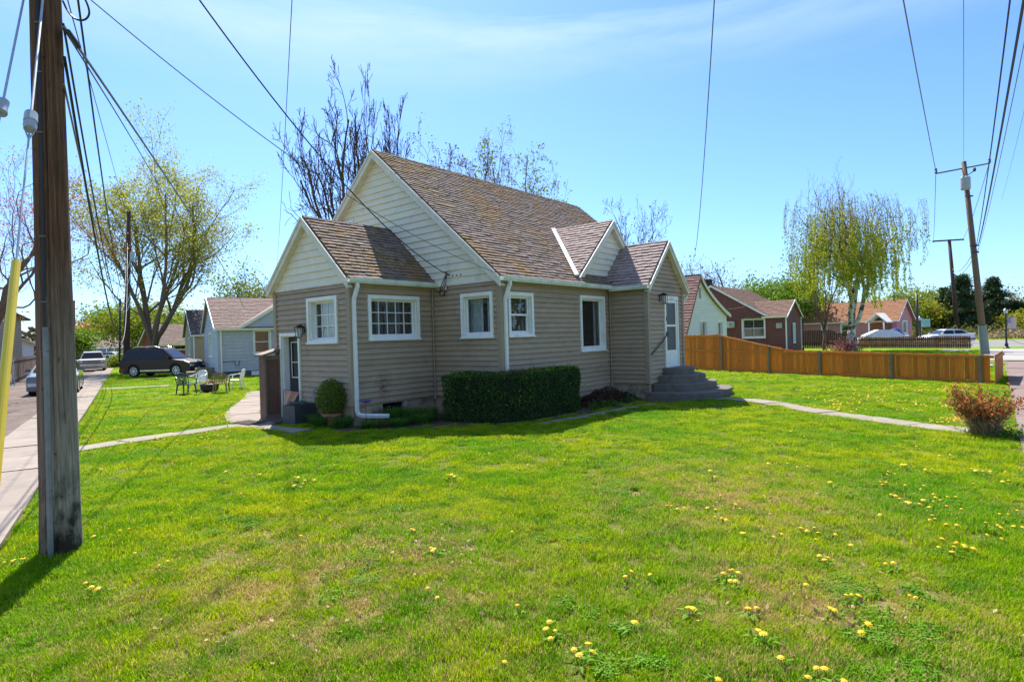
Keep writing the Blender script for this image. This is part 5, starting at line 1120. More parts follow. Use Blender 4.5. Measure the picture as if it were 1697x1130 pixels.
# right poles
rp = Vector((28.91, 35.97, 0)); pole_r = thing('utility_pole', 'tall leaning grey-brown utility pole behind the cedar fence with one crossarm', 'utility pole', rp); tr = D(1597, 268, 36) - rp
PGR = M('pole_grey', (.17, .115, .08), (.11, .075, .055), 6, .9, .3, 20, stretch=(6, 6, .5)); poleshaft(pole_r, tr, .20, .13, PGR)
m_ = MB(); q = D(1633, 590, 35.9) - rp; m_.tube([(0, 0, 0), tuple(tr * (1.75 / 11.7))], [.235, .225], 14); m_.build('marker_sleeve', M('sleeve_grey', (.20, .23, .22), None, 5, .6), pole_r)
a0_, a1_ = D(1551, 288, 35.6) - rp, D(1640, 271, 36.6) - rp; m_ = MB(); m_.tube([a0_, a1_], .055, 4); m_.build('crossarm', PGR, pole_r)
for c in (a0_, a1_): m_ = MB(); m_.lathe([(.05, .04), (.09, .10), (.05, .16), (.08, .24), (.04, .32)], 8, c); m_.build('insulator', BLACKP, pole_r)
m_ = MB(); c = D(1615, 283, 36) - rp; m_.tube([D(1601, 292, 36) - rp, c], .03, 5); m_.lathe([(.06, -.05), (.09, .08), (.05, .18)], 8, c); m_.build('cutout', BLACKP, pole_r)
m_ = MB(); c = D(1600, 303, 35.7) - rp; m_.lathe([(.24, -.42), (.26, -.36), (.26, .30), (.18, .38)], 12, c); m_.build('transformer', M('transformer_grey', (.36, .37, .36), None, 5, .5), pole_r)
for (x, y) in ((1608, 325), (1616, 407), (1618, 418)): m_ = MB(); c = D(x, y, 35.8) - rp; m_.tube([c + Vector((-.3, 0, 0)), c + Vector((.15, 0, 0))], .05, 6); m_.build('bracket', BLACKP, pole_r)
D2 = 80.; rp2 = at(1588, D2); o = thing('utility_pole', 'distant brown utility pole with a flat crossarm behind the white sedan', 'utility pole', rp2); tt = D(1573, 397, D2) - rp2; poleshaft(o, tt, .30, .19, PD); m_ = MB(); m_.tube([D(1546, 400, D2) - rp2, D(1597, 397, D2) - rp2], .13, 4); m_.build('crossarm', PD, o)
c = at(1521, 60); o = thing('utility_pole', 'slim dark pole beside the pink house', 'utility pole', c); poleshaft(o, D(1519, 487, 60) - c, .13, .10, BLACKP); m_ = MB(); m_.tube([D(1497, 478, 60) - c, D(1521, 478, 60) - c, D(1519, 490, 60) - c], .04, 5); m_.build('crossarm', BLACKP, o)
c = at(122, 75); o = thing('utility_pole', 'short dark pole seen just right of the thick wooden pole', 'utility pole', c); poleshaft(o, D(122.5, 498, 75) - c, .16, .13, PD); m_ = MB(); m_.tube([D(117, 512, 75) - c, D(127, 512, 75) - c], .05, 4); m_.build('crossarm', PD, o)
RPW = rp
for lb, top, p1, md, r_ in (('overhead line from the arm tip of the right pole', (1497, 0), (1551, 284, 35.6), (1527, 160), .020), ('thin overhead line from the top of the right pole', (1597, 0), (1597, 266, 36), None, .010)):
    wire(lb, D(top[0], top[1], 15.5), D(*p1), md, r_, CABLEG, ext0=.8)
for lb, x0, d0, p1, md, r_ in (('thick black bundled line on the right, darkest of them', 1697, 10.5, (1621, 408, 36), (1664, 190), .026), ('black line left of the thick bundle', 1674, 11.5, (1618, 408, 36), (1650, 190), .018), ('thin dark line right of the thick bundle', 1712, 11, (1622, 412, 36), (1672, 195), .010), ('thin grey line at the right edge of the sky', 1740, 11, (1660, 330, 40), (1690, 215), .006)):
    wire(lb, D(x0, 0, d0), D(*p1), md, r_, CABLE if 'thin' not in lb else CABLEG, ext0=.5)
for i, (x, y) in enumerate(((1618, 408), (1622, 412))): wire('far span running on to the distant pole, %s one' % ('upper', 'lower')[i], D(x, y, 36), D(1578 + i, 445 + 6 * i, D2), None, .02, CABLEG, sag=.9)
wire('line between the two right poles at the crossarms', D(1551, 284, 35.6), D(1547, 398, D2), None, .02, CABLEG, sag=.5)
wire('second line between the two right poles at the crossarms', D(1640, 268, 36.6), D(1596, 396, D2), None, .02, CABLEG, sag=.5)

# ================================================================== NEIGHBOURING HOUSES
def nhouse(name, label, u0, u1, v0, v1, ze, zr, axis, wallm, roofm, trim, over=.3, zb=.35, board=.2, fnd=None, rise=None, holes=None, gable_m=None, rake_w=.16, faces=('u-', 'v-'), rexp=.2, peak=.5, found=True, place=None):
    root = thing(name, label, 'house', *(place or (hw(u0, v0), TH))); org = (u0, v0, 0); wl = MB(org); holes = holes or {}
    H_ = lambda f: [window_hole(*w[:4], tw=w[5] if len(w) > 5 else .1) for w in holes.get(f, [])]
    F = {'v-': frame((u0, v0), (1, 0), (0, -1)), 'u-': frame((u0, v0), (0, 1), (-1, 0)), 'v+': frame((u1, v1), (-1, 0), (0, 1)), 'u+': frame((u1, v1), (0, -1), (1, 0))}
    Lf = {'v-': u1 - u0, 'v+': u1 - u0, 'u-': v1 - v0, 'u+': v1 - v0}
    for f in F:
        L_ = Lf[f]; e = .12 if f[0] == 'u' else 0; gab = (axis == 'u' and f[0] == 'u') or (axis == 'v' and f[0] == 'v'); hs_ = H_(f)
        wall_panel(wl, F[f], const(e), const(L_ - e), 0, ze, hs_)
        if f in faces and board: boards(root, org, F[f], const(.03), const(L_ - .03), zb, ze, hs_, wallm, exposure=board, joined=True, proud=.04)
        if gab:
            hh = L_ * peak; k1, k2 = (zr - ze) / hh, (zr - ze) / (L_ - hh); l_ = lambda z, k1=k1: (z - ze) / k1; r_ = lambda z, k2=k2, L_=L_: L_ - (z - ze) / k2
            wall_panel(wl, F[f], l_, r_, ze, zr - .05, [])
            if f in faces and board: boards(root, org, F[f], l_, r_, ze + .003, zr - .1, [], gable_m or wallm, exposure=board, joined=True, proud=.04)
        for w in holes.get(f, []): window(root, org, F[f], *w[:4], **(w[4] if len(w) > 4 else {}), trim=trim)
    wl.build('wall', wallm, root, fix=True)
    if found:
        m_ = MB(org); m_.box(u0 - .02, u1 + .02, v0 - .02, v1 + .02, -.1, zb); m_.build('foundation', fnd or CONC_FND, root, fix=True)
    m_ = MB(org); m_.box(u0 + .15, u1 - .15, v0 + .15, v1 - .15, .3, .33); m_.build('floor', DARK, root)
    R_ = Roofer(root, org, 0)
    if axis == 'u':
        w_ = v1 - v0; hh = w_ * peak; k = (zr - ze) / hh; k2 = (zr - ze) / (w_ - hh); vm = v0 + hh
        R_.slope((u0 - over, v0 - over, ze - k * over), (1, 0, 0), (0, 1, k), u1 - u0 + 2 * over, (hh + over) * sqrt(1 + k * k), roofm, exposure=rexp, width=.35, deck=.12)
        R_.slope((u0 - over, v1 + over, ze - k2 * over), (1, 0, 0), (0, -1, k2), u1 - u0 + 2 * over, (w_ - hh + over) * sqrt(1 + k2 * k2), roofm, exposure=.5, width=.8, deck=.12)
        m_ = MB(org); sweep(m_, GPROF, (u0 - over, v0 - over, ze - k * over - .13), (u1 + over, v0 - over, ze - k * over - .13), (0, -1, 0)); m_.build('gutter', trim, root, fix=True)
        for uo, o_ in ((u0 - over, -1),):
            for sg, hh_, kk in ((-1, hh, k), (1, w_ - hh, k2)):
                m_ = MB(org); a = Vector((uo - .03, vm, zr + .02)); b = Vector((uo - .03, vm + sg * (hh_ + over), zr + .02 - kk * (hh_ + over))); dz = Vector((0, 0, -rake_w)); dx = Vector((.04, 0, 0)); m_.hexa([a + dz, b + dz, b + dz + dx, a + dz + dx, a, b, b + dx, a + dx]); m_.build('rake_board', trim, root, fix=True)
    else:
        w_ = u1 - u0; hh = w_ * peak; k = (zr - ze) / hh; k2 = (zr - ze) / (w_ - hh); um = u0 + hh
        R_.slope((u0 - over, v0 - over, ze - k * over), (0, 1, 0), (1, 0, k), v1 - v0 + 2 * over, (hh + over) * sqrt(1 + k * k), roofm, exposure=rexp, width=.35, deck=.12)
        R_.slope((u1 + over, v0 - over, ze - k2 * over), (0, 1, 0), (-1, 0, k2), v1 - v0 + 2 * over, (w_ - hh + over) * sqrt(1 + k2 * k2), roofm, exposure=.5, width=.8, deck=.12)
        m_ = MB(org); sweep(m_, GPROF, (u0 - over, v0 - over, ze - k * over - .13), (u0 - over, v1 + over, ze - k * over - .13), (-1, 0, 0)); m_.build('gutter', trim, root, fix=True)
        for sg, hh_, kk in ((-1, hh, k), (1, w_ - hh, k2)):
            m_ = MB(org); a = Vector((um, v0 - over - .03, zr + .02)); b = Vector((um + sg * (hh_ + over), v0 - over - .03, zr + .02 - kk * (hh_ + over))); dz = Vector((0, 0, -rake_w)); dx = Vector((0, .04, 0)); m_.hexa([a + dz, b + dz, b + dz + dx, a + dz + dx, a, b, b + dx, a + dx]); m_.build('rake_board', trim, root, fix=True)
    return root, org, F, R_
def nspout(root, org, u, v, z): m_ = MB(org); m_.tube([(u, v, z), (u, v, .15), (u - .1, v - .1, .1)], .055, 4); m_.build('downspout', WHITE, root)
# grey house on the left
GREYW = M('grey_siding', (.50, .50, .53), (.43, .43, .46), 3, .6, .08, 40); GREYF = M('grey_foundation', (.09, .10, .13), (.07, .08, .10), 3, .85, .2)
gv = 0; gu = 0; TG = math.atan2(.549, .836); GL = G(363, 626)
root, org, F, R_ = nhouse('grey_house', 'light grey clapboard house with tan shingle roof behind the plastic chairs', gu, gu + 12, gv, gv + 7, 3.05, 5.05, 'u', GREYW, SH_TANR, WHITE, over=.2, place=(GL, TG), fnd=GREYF,
    holes={'v-': [(1.95, 3.0, 1.35, 2.85, dict(kind='double'))], 'u-': [(2.6, 4.2, 1.2, 2.75, dict(kind='double'))]}, board=.2)
nspout(root, org, gu + .15, gv - .12, 2.95)
# its front cross gable: rake rising to the right
kx = .62
m_ = MB(org); u_a = gu + 1.35; m_.add([(u_a, gv - .06, 2.98), (u_a + 7.6, gv - .06, 2.98), (u_a + 3.8, gv - .06, 2.98 + 3.8 * kx), (u_a, gv + .3, 2.98), (u_a + 7.6, gv + .3, 2.98), (u_a + 3.8, gv + .3, 2.98 + 3.8 * kx)], [(0, 1, 2), (3, 5, 4), (0, 2, 5, 3), (1, 4, 5, 2), (0, 3, 4, 1)]); m_.build('front_gable', GREYW, root, fix=True)
fr = frame((u_a, gv - .062), (1, 0), (0, -1)); boards(root, org, fr, lambda z: (z - 2.98) / kx + .1, lambda z: 7.6 - (z - 2.98) / kx - .1, 3.0, 5.2, [], GREYW, exposure=.2, joined=True, proud=.04)
for sg in (-1, 1):
    m_ = MB(org); a = Vector((u_a + 3.8, gv - .20, 3.06 + 3.8 * kx)); b = Vector((u_a + 3.8 + sg * 4.0, gv - .20, 3.06 - .2 * kx)); dy = Vector((0, 3.5, 0)); dy2 = Vector((0, .5, 0)); dz = Vector((0, 0, .09)); m_.hexa([a, b, b + dy2, a + dy, a + dz, b + dz, b + dy2 + dz, a + dy + dz]); m_.build('roof', SH_TANR, root, fix=True)
    m_ = MB(org); dz = Vector((0, 0, -.14)); o_ = Vector((0, -.04, .09)); m_.hexa([a + dz + o_, b + dz + o_, b + dz, a + dz, a + o_, b + o_, b + Vector((0, 0, .09)), a + Vector((0, 0, .09))]); m_.build('rake_board', WHITE, root, fix=True)
m_ = MB(org); f2 = F['v-']; m_.fbox(f2, 1.8, 2.7, .02, .06, .02, .30); m_.fbox(f2, 1.9, 2.25, .06, .08, .06, .24); m_.build('basement_window', WHITE, root, fix=True)
m_ = MB(org); m_.tube([(gu + .2, gv - .06, .95), (gu + .9, gv - .06, .95), (gu + .9, gv - .06, .68), (gu + 1.1, gv - .06, .68), (gu + 1.15, gv - .06, .98)], .018, 5); m_.build('pipe', BLACKP, root)
for i in range(2): m_ = MB(org); m_.box(gu - 1.0 - .5 * i, gu - .05 - .5 * i * 0 - (.5 * i), gv + 1.9, gv + 3.1, 0, .56 - .2 * i); m_.build('porch_step', M('step_tan', (.32, .25, .17), (.24, .18, .12), 4, .9, .4) if i == 0 else bpy.data.materials['step_tan'], root)
# beige house with utility boxes further on
BEIGE = M('beige_siding', (.42, .33, .18), (.36, .28, .15), 3, .65, .1, 40); BEIGED = M('beige_trim', (.26, .21, .15), None, 3, .7)
q = G(322, 607); BL = D(322, 600, 47); BL.z = 0; bu = bv = 0
root, org, F, R_ = nhouse('beige_house', 'beige clapboard house with dark mottled roof behind the grey house', bu, bu + 8, bv, bv + 8.0, 2.95, 5.05, 'u', BEIGE, SH_DARK, WHITE, over=.2, place=(BL, TG), holes={'u-': [(2.6, 4.4, 1.2, 2.7, dict(kind='double'))]}, board=.24)
nspout(root, org, bu + .0, bv - .15, 2.9)
m_ = MB(org); m_.box(bu + 1.0, bu + 1.9, bv - .16, bv - .05, .75, 1.75); m_.build('electric_panel', M('panel_grey', (.25, .28, .30), None, 4, .5), root); m_ = MB(org); m_.box(bu + 2.2, bu + 2.9, bv - .2, bv - .05, .75, 1.85); m_.build('meter_box', M('meter_grey', (.13, .16, .18), None, 4, .5), root)
m_ = MB(org); m_.tube([(bu + 2.35, bv - .08, 1.85), (bu + 2.35, bv - .08, 3.1)], .03, 5); m_.build('conduit', BLACKP, root)
# woodpile between
root = thing('woodpile', 'low brown heap of brush and firewood in front of the beige house', 'woodpile', at(338, 42), .3)
for k in range(70): a_, x = random.gauss(0, .25), random.uniform(-1.1, 1.1); z = random.random() * .75 * (1 - abs(x) / 1.6); m_ = MB(); m_.tube([(x - .5 * cos(a_), -.3 + random.random() * .6, z + .06), (x + .5 * cos(a_), -.3 + random.random() * .6, z + .06 + random.uniform(-.05, .05))], random.uniform(.035, .07), 6); m_.build('log', M('log_brown', (.16, .085, .05), (.10, .055, .035), 5, .9, rnd=.4) if k == 0 else bpy.data.materials['log_brown'], root)
# red outbuilding
REDW = M('red_brick_wall', (.30, .065, .035), (.24, .05, .03), 4, .85, .3, 30)
c = wh(D(287, 585, 62)); root, org, F, R_ = nhouse('red_garage', 'small red outbuilding with pale roof behind the large budding tree', c.x - 1.2, c.x + 6, c.y, c.y + 5, 2.5, 4.4, 'u', REDW, SH_TANR, WHITE, over=.35, board=None, zb=.1, holes={'v-': [(1.2, 2.8, 1.6, 2.2, dict(kind='single', cols=2))]}, found=False)
# far ranch house across the far road
RANCH = M('ranch_grey', (.23, .25, .29), (.19, .21, .25), 3, .7)
c = wh(D(150, 590, 122))
def far_house(name, label, px0, px1, ybase, yeave, yridge, Dd, wallm, roofm, depth=9, windows=(), door=None, rail=None, skew=0, over=.5):
    a = D(px0, ybase, Dd); b = D(px1, ybase, Dd + skew); zb_ = 0; dvec = Vector((b.x - a.x, b.y - a.y, 0)); Ln = dvec.length; ang = math.atan2(dvec.y, dvec.x)
    root = thing(name, label, 'house', (a.x, a.y, 0), ang); pm_ = (px0 + px1) / 2; dm = Dd + skew / 2; ze = D(pm_, yeave, dm).z; zr = D(pm_, yridge, dm + depth / 2).z
    fr = frame((0, 0), (1, 0), (0, -1)); hol = [window_hole(w[0], w[1], w[2], w[3], .12) for w in windows]
    m_ = MB(); wall_panel(m_, fr, const(0), const(Ln), 0, ze, hol); m_.box(0, Ln, depth - .1, depth, 0, ze); m_.box(0, .12, .12, depth - .1, 0, ze); m_.box(Ln - .12, Ln, .12, depth - .1, 0, ze)
    for x in (0, Ln - .1): m_.add([(x, 0, ze), (x, depth, ze), (x, depth / 2, zr), (x + .1, 0, ze), (x + .1, depth, ze), (x + .1, depth / 2, zr)], [(0, 1, 2), (3, 5, 4), (0, 2, 5, 3), (1, 4, 5, 2)])
    m_.build('wall', wallm, root, fix=True); k = (zr - ze) / (depth / 2); R_ = Roofer(root, (0, 0, 0), 0)
    R_.slope((-over, -over, ze - k * over), (1, 0, 0), (0, 1, k), Ln + 2 * over, (depth / 2 + over) * sqrt(1 + k * k), roofm, exposure=.4, width=.8)
    R_.slope((-over, depth + over, ze - k * over), (1, 0, 0), (0, -1, k), Ln + 2 * over, (depth / 2 + over) * sqrt(1 + k * k), roofm, exposure=.8, width=1.2)
    m_ = MB(); m_.box(-over, Ln + over, -over - .05, -over, ze - k * over - .25, ze - k * over); m_.build('fascia', WHITE, root)
    for w in windows: window(root, (0, 0, 0), fr, *w[:4], kind='single', cols=w[4] if len(w) > 4 else 2, tw=.12)
    m_ = MB(); m_.box(.3, Ln - .3, .3, depth - .3, .1, .15); m_.build('floor', DARK, root)
    if door: m_ = MB(); m_.box(door, door + 1.1, -.06, -.005, .2, 2.3); m_.build('door', DOORC, root)
    return root, Ln, ze
root, Ln, ze = far_house('ranch_house', 'long low slate grey house with brown roof at the far end of the road', 118, 262, 593, 573, 556, 118, RANCH, SH_TANR, windows=[(3.6, 5.2, 1.2, 2.3), (13.6, 15.6, 1.2, 2.3)], door=8.4)
m_ = MB(); 
for x in [6.0 + .3 * k for k in range(8)] + [9.9 + .3 * k for k in range(10)]: m_.box(x, x + .06, -1.8, -1.75, .4, 1.3)
for x0, x1 in ((5.9, 8.3), (9.8, 12.8)): m_.box(x0, x1, -1.85, -1.7, 1.3, 1.38); m_.box(x0, x1, -1.85, -1.7, .35, .43)
for x in (5.9, 8.3, 9.8, 12.8): m_.box(x, x + .12, -1.85, -1.73, 0, 2.6)
m_.box(5.9, 13, -1.8, 0, .2, .34); m_.build('porch_railing', WHITE, root)
# left edge: tall beige house and white garage behind the board fence
TALLW = M('tall_beige', (.36, .30, .24), None, 3, .7); c = D(-60, 600, 42)
root = far_house('beige_neighbour_house', 'tall beige house end at the left edge behind the board fence', -240, -104, 597, 523, 500, 46, TALLW, SH_DARK, depth=8)[0]
root = far_house('white_garage', 'low white garage with pale roof seen between the yellow guard and the pole', -90, -33, 592, 572, 558, 62, M('garage_white', (.55, .58, .62), None, 3, .7), M('metal_roof_pale', (.55, .48, .42), (.48, .42, .36), 3, .6), depth=7)[0]
# right: white gabled house, brown house, pink house
WW = M('white_siding', (.78, .75, .65), (.70, .67, .58), 3, .6, .1, 40)
vW = 2.7; a_ = onv(1161, 600, vW).x; r_ = onv(1207, 600, vW).x; zt = onv(1161, 458, vW).z; zee = onv(1206, 523, vW).z
uL = a_ - 2.5
root = thing('white_house', 'white clapboard house with swooping steep gable and red shingle roof behind the cedar fence', 'house', hw(uL, vW), TH); org = (uL, vW, 0); fr = frame((uL, vW), (1, 0), (0, -1))
wr = r_ - uL; wc = a_ - uL
def swoopx(z):
    k = min(max((zt - z) / (zt - zee), 0), 1); return wc + (wr - wc) * (k ** 1.75 * .62 + k * .38)
def leftx(z): k = min(max((zt - z) / (zt - 1.6), 0), 1); return wc * (1 - k)
hol = [(3.35 - .3, 4.3 - .3, 1.3, 2.55), (wr - 1.35, wr - .75, 1.1, 2.45)]
hol[0] = (onv(1158, 545, vW).x - uL, onv(1171, 545, vW).x - uL, 1.15, onv(1165, 531, vW).z); hol[1] = (onv(1188, 545, vW).x - uL, onv(1197, 545, vW).x - uL, 1.0, onv(1192, 533, vW).z + .05)
m_ = MB(org); hs_ = [window_hole(*h, tw=.07) for h in hol]; zs = [zee + (zt - zee) * k / 10 for k in range(1, 10)]
wall_panel(m_, fr, leftx, lambda z: swoopx(z) if z > zee else wr - .15, 0, zt - .04, hs_, extra=[zee] + zs + [1.6]); m_.box(uL, uL + .1, vW + .12, vW + 8, 0, 2.0); m_.box(uL + wr - .3, uL + wr - .2, vW + .12, vW + 8, 0, zee); m_.build('wall', WW, root, fix=True)
boards(root, org, fr, lambda z: leftx(z) + .02, lambda z: (swoopx(z) if z > zee else wr - .17) - .02, .5, zt - .1, hs_, WW, exposure=.17, joined=True, proud=.035)
for h in hol: window(root, org, fr, *h, tw=.07)
m_ = MB(org); m_.fbox(fr, wc + .0, wc + .25, .02, .05, zt - 1.35, zt - .7)
for k in range(5): m_.fbox(fr, wc + .02, wc + .23, .05, .07, zt - 1.3 + k * .12, zt - 1.24 + k * .12)
m_.build('gable_vent', M('vent_rose', (.45, .33, .30), None, 4, .7), root, fix=True)
n = 12
for k in range(n):   # swooping right roof slope in strips
    z0_, z1_ = zt - (zt - zee) * k / n, zt - (zt - zee) * (k + 1) / n; x0, x1 = swoopx(z0_ - .001), swoopx(z1_ + .001) + (.15 if k == n - 1 else 0)
    m_ = MB(org); m_.hexa([fr(x0, .18, z0_ - .02), fr(x0, -8, z0_ - .02), fr(x1, -8, z1_ - .02), fr(x1, .18, z1_ - .02), fr(x0, .18, z0_ + .10), fr(x0, -8, z0_ + .10), fr(x1, -8, z1_ + .08), fr(x1, .18, z1_ + .08)]); m_.build('roof_strip', SH_RED, root, fix=True)
    m_ = MB(org); m_.hexa([fr(x0, .181, z0_ - .12), fr(x0, .22, z0_ - .12), fr(x1, .22, z1_ - .12), fr(x1, .181, z1_ - .12), fr(x0, .181, z0_ + .11), fr(x0, .22, z0_ + .11), fr(x1, .22, z1_ + .09), fr(x1, .181, z1_ + .09)]); m_.build('rake_board', CREAM_TRIM, root, fix=True)
R_ = Roofer(root, org, 0); kk = (zt - 1.6) / wc
R_.slope((uL - .15, vW - .18, 1.6 - .15 * kk), (0, 1, 0), (1, 0, kk), 8, (wc + .15) * sqrt(1 + kk * kk), SH_RED, exposure=.2, width=.32)
m_ = MB(org); m_.box(uL - .1, uL + wr, vW - .02, vW + 8, -.1, .5); m_.build('foundation', CONC_FND, root)
# brown house
BR = M('brown_shakes', (.20, .070, .052), (.155, .055, .040), 4, .75, .2, 30, rnd=.06)
uB = 38.0; vA = onu(1272, 560, uB).y; vP = onu(1181, 560, uB).y; zE = onu(1272, 521, uB).z - .05; zP = onu(1181, 473, uB).z; vbump = onu(1303, 560, uB).y
wI = [onu(1282, 560, uB).y, onu(1229, 560, uB).y]
W_ = (vP - vA) * 2; bx0, bx1 = onu(1278, 560, uB).y - vA, onu(1230, 560, uB).y - vA
root, org, F, R_ = nhouse('brown_house', 'dark brown shingled house with wide white window behind the cedar fence', uB, uB + 9, vA, vA + W_, zE, zP, 'u', BR, SH_BROWN, WHITE, over=.12, board=.26, zb=.3,
    holes={'u-': [(max(.12, bx0), bx1, onu(1254, 560, uB).z, onu(1254, 527, uB).z, dict(kind='double', cols=2))]})
f2 = F['u-']; c = onu(1211, 538, uB).y - vA; zc = onu(1211, 538, uB).z
m_ = MB(org); m_.fbox(f2, c - .33, c + .33, .05, .42, zc - .24, zc + .24); ac = m_.build('air_conditioner', M('ac_white', (.60, .60, .54), None, 4, .5), root, fix=True)
m_ = MB(org)
for k in range(6): m_.fbox(f2, c - .27, c - .02, .42, .43, zc - .18 + k * .06, zc - .15 + k * .06)
m_.build('grille', M('ac_dark', (.16, .16, .15), None, 4, .5), ac, fix=True)
ue = onv(1327, 560, vbump).x; zE2 = zE - .02; zP2 = zE + 1.12
um = (uB + ue) / 2
wv = [(.75, 1.45, .95, 2.35)]
m_ = MB(org); fb = frame((uB, vbump), (1, 0), (0, -1)); fl_ = frame((uB, vbump), (0, 1), (-1, 0)); wall_panel(m_, fb, const(0), const(ue - uB), 0, zE2, [window_hole(um - uB - .35, um - uB + .35, .85, 2.35, .09)])
wall_panel(m_, fb, lambda z: (z - zE2) / (zP2 - zE2) * (um - uB), lambda z: (ue - uB) - (z - zE2) / (zP2 - zE2) * (um - uB), zE2, zP2 - .03, []); wall_panel(m_, fl_, const(.12), const(vA - vbump), 0, zE2, []); wall_panel(m_, frame((ue, vbump), (0, 1), (1, 0)), const(.12), const(vA - vbump), 0, zE2, []); m_.build('bay_wall', BR, root, fix=True)
boards(root, org, fb, const(.03), const(ue - uB - .03), .3, zE2, [window_hole(um - uB - .35, um - uB + .35, .85, 2.35, .09)], BR, exposure=.26, joined=True, proud=.04); boards(root, org, fb, lambda z: (z - zE2) / (zP2 - zE2) * (um - uB), lambda z: (ue - uB) - (z - zE2) / (zP2 - zE2) * (um - uB), zE2, zP2 - .1, [], BR, exposure=.26, joined=True, proud=.04)
boards(root, org, fl_, const(.03), const(vA - vbump), .3, zE2, [], BR, exposure=.26, joined=True, proud=.04)
window(root, org, fb, um - uB - .35, um - uB + .35, .85, 2.35, tw=.09)
for x in (um - uB - .62, um - uB + .37): m_ = MB(org); m_.fbox(fb, x, x + .24, .03, .06, .9, 2.3); m_.build('shutter', BLACKP, root, fix=True)
kb = (zP2 - zE2) / (um - uB); dl = (zP2 - zE) / ((zP - zE) / (W_ / 2)) + .2
R_.slope((uB - .2, vbump - .15, zE2 - .2 * kb), (0, 1, 0), (1, 0, kb), vA - vbump + dl + .1, (um - uB + .2) * sqrt(1 + kb * kb), SH_BROWN, exposure=.2, width=.35); R_.slope((ue + .2, vbump - .15, zE2 - .2 * kb), (0, 1, 0), (-1, 0, kb), vA - vbump + dl, (um - uB + .2) * sqrt(1 + kb * kb), SH_BROWN, exposure=.3, width=.5)
for sg in (-1, 1): m_ = MB(org); a = Vector((um, vbump - .19, zP2 + .03)); b = Vector((um + sg * (um - uB + .22), vbump - .19, zE2 - .17 * kb)); dz = Vector((0, 0, -.14)); dx = Vector((0, .04, 0)); m_.hexa([a + dz, b + dz, b + dz + dx, a + dz + dx, a, b, b + dx, a + dx]); m_.build('rake_board', WHITE, root, fix=True)
m_ = MB(org); sweep(m_, GPROF, (uB - .2, vbump - .15, zE2 - .2 * kb - .1), (uB - .2, vA + .3, zE2 - .2 * kb - .1), (-1, 0, 0)); m_.build('gutter', WHITE, root, fix=True)
nspout(root, org, uB - .06, vbump - .03, zE2); nspout(root, org, ue + .05, vbump - .03, zE2)
m_ = MB(org); m_.fbox(fl_, .25, .65, .05, .12, zE - 1.0, zE - .62); m_.build('junction_box', M('box_tan', (.5, .44, .40), None, 4, .6), root, fix=True)
CH = wh(D(1171, 480, 47)); m_ = MB(org); m_.box(CH.x - .35, CH.x + .35, CH.y - .35, CH.y + .35, zP - 1.0, D(1171, 466, 47).z); m_.box(CH.x - .42, CH.x + .42, CH.y - .42, CH.y + .42, D(1171, 466, 47).z, D(1171, 464, 47).z); m_.build('chimney', M('chimney_dark', (.05, .035, .03), None, 4, .8), root)
for i in range(3): m_ = MB(org); m_.box(ue + .05 + .3 * i, ue + 1.3 + .3 * i, vbump + .2, vbump + 1.4, 0, .62 - .2 * i); m_.build('porch_step', M('step_pale', (.42, .40, .37), None, 4, .9) if i == 0 else bpy.data.materials['step_pale'], root)
m_ = MB(org); m_.tube([(ue + .35, vbump - .1, 0), (ue + .35, vbump - .1, 2.6)], .05, 6); m_.build('porch_post', BLACKP, root)
# pink house
PK = M('pink_wall', (.55, .24, .23), (.48, .20, .195), 3, .8)
PL = D(1487, 565, 62); PL.z = 0; TP = radians(39)
root, org, F, R_ = nhouse('pink_house', 'pink stucco house with orange-brown roof behind the white birch trunk', 0, 4.6, 0, 10.2, 2.75, 4.75, 'v', PK, SH_ORANGE, WHITE, over=.3, board=None, zb=.2, found=False, place=(PL, TP),
    holes={'u-': [(4.0, 5.6, .75, 2.3, dict(kind='double')), (7.0, 7.7, 1.0, 2.3, dict(kind='double'))], 'v-': [(1.5, 3.0, 1.05, 2.45, dict(kind='single', cols=2))]})
m_ = MB(org)
for y in (.55, 1.95): m_.box(-1.9, -1.78, y, y + .12, 0, 2.3)
m_.build('porch_post', WHITE, root); m_ = MB(org)
for sg in (-1, 1): a = Vector((-2.0, 1.3, 3.2)); b = Vector((-2.0, 1.3 + sg * 1.05, 2.25)); dx = Vector((2.6, 0, 0)); dz = Vector((0, 0, .12)); m_.hexa([a, b, b + dx, a + dx, a + dz, b + dz, b + dx + dz, a + dx + dz])
m_.build('porch_roof', WHITE, root, fix=True); m_ = MB(org); m_.box(-.06, -.01, .5, 2.6, .2, 2.2); m_.build('door_panel', M('door_rust', (.28, .10, .04), None, 3, .6), root)
# dark fences near the pink house and the board fence on the left
DKF = M('fence_dark_brown', (.075, .028, .018), (.055, .02, .014), 3, .7, rnd=.25); DKR = M('fence_rail_dark', (.06, .024, .016), None, 3, .8); MDF = M('fence_red_brown', (.28, .11, .05), (.22, .085, .04), 3, .7, rnd=.25)
A_ = D(1331, 577, 55.5); A_.z = 0; B_ = D(1421, 577, 52); B_.z = 0; L1 = (B_ - A_).length
picket_fence('dark_picket_fence', 'dark brown picket fence stepping down beside the brown house', A_, B_, lambda x: 1.72 if x < L1 * .5 else 1.72 - .72 * (x / L1 - .5) * 2, .13, DKF, DKR, [[(0, .5), (L1, .5)]], gap=.03, dog=.04)
C_ = D(1612, 577, 44.6); C_.z = 0; B2_ = B_ + (C_ - B_).normalized() * .1; L2 = (C_ - B2_).length
picket_fence('low_picket_fence', 'low red-brown picket fence in front of the white sedan', B2_, C_, lambda x: .98 + .02 * sin(x * 2), .13, MDF, DKR, [[(0, .25), (L2, .25)], [(0, .75), (L2, .75)]], gap=.02, dog=.04)
A_ = D(20, 618, 34); A_.z = 0; B_ = D(60, 607, 52); B_.z = 0; L3 = (B_ - A_).length
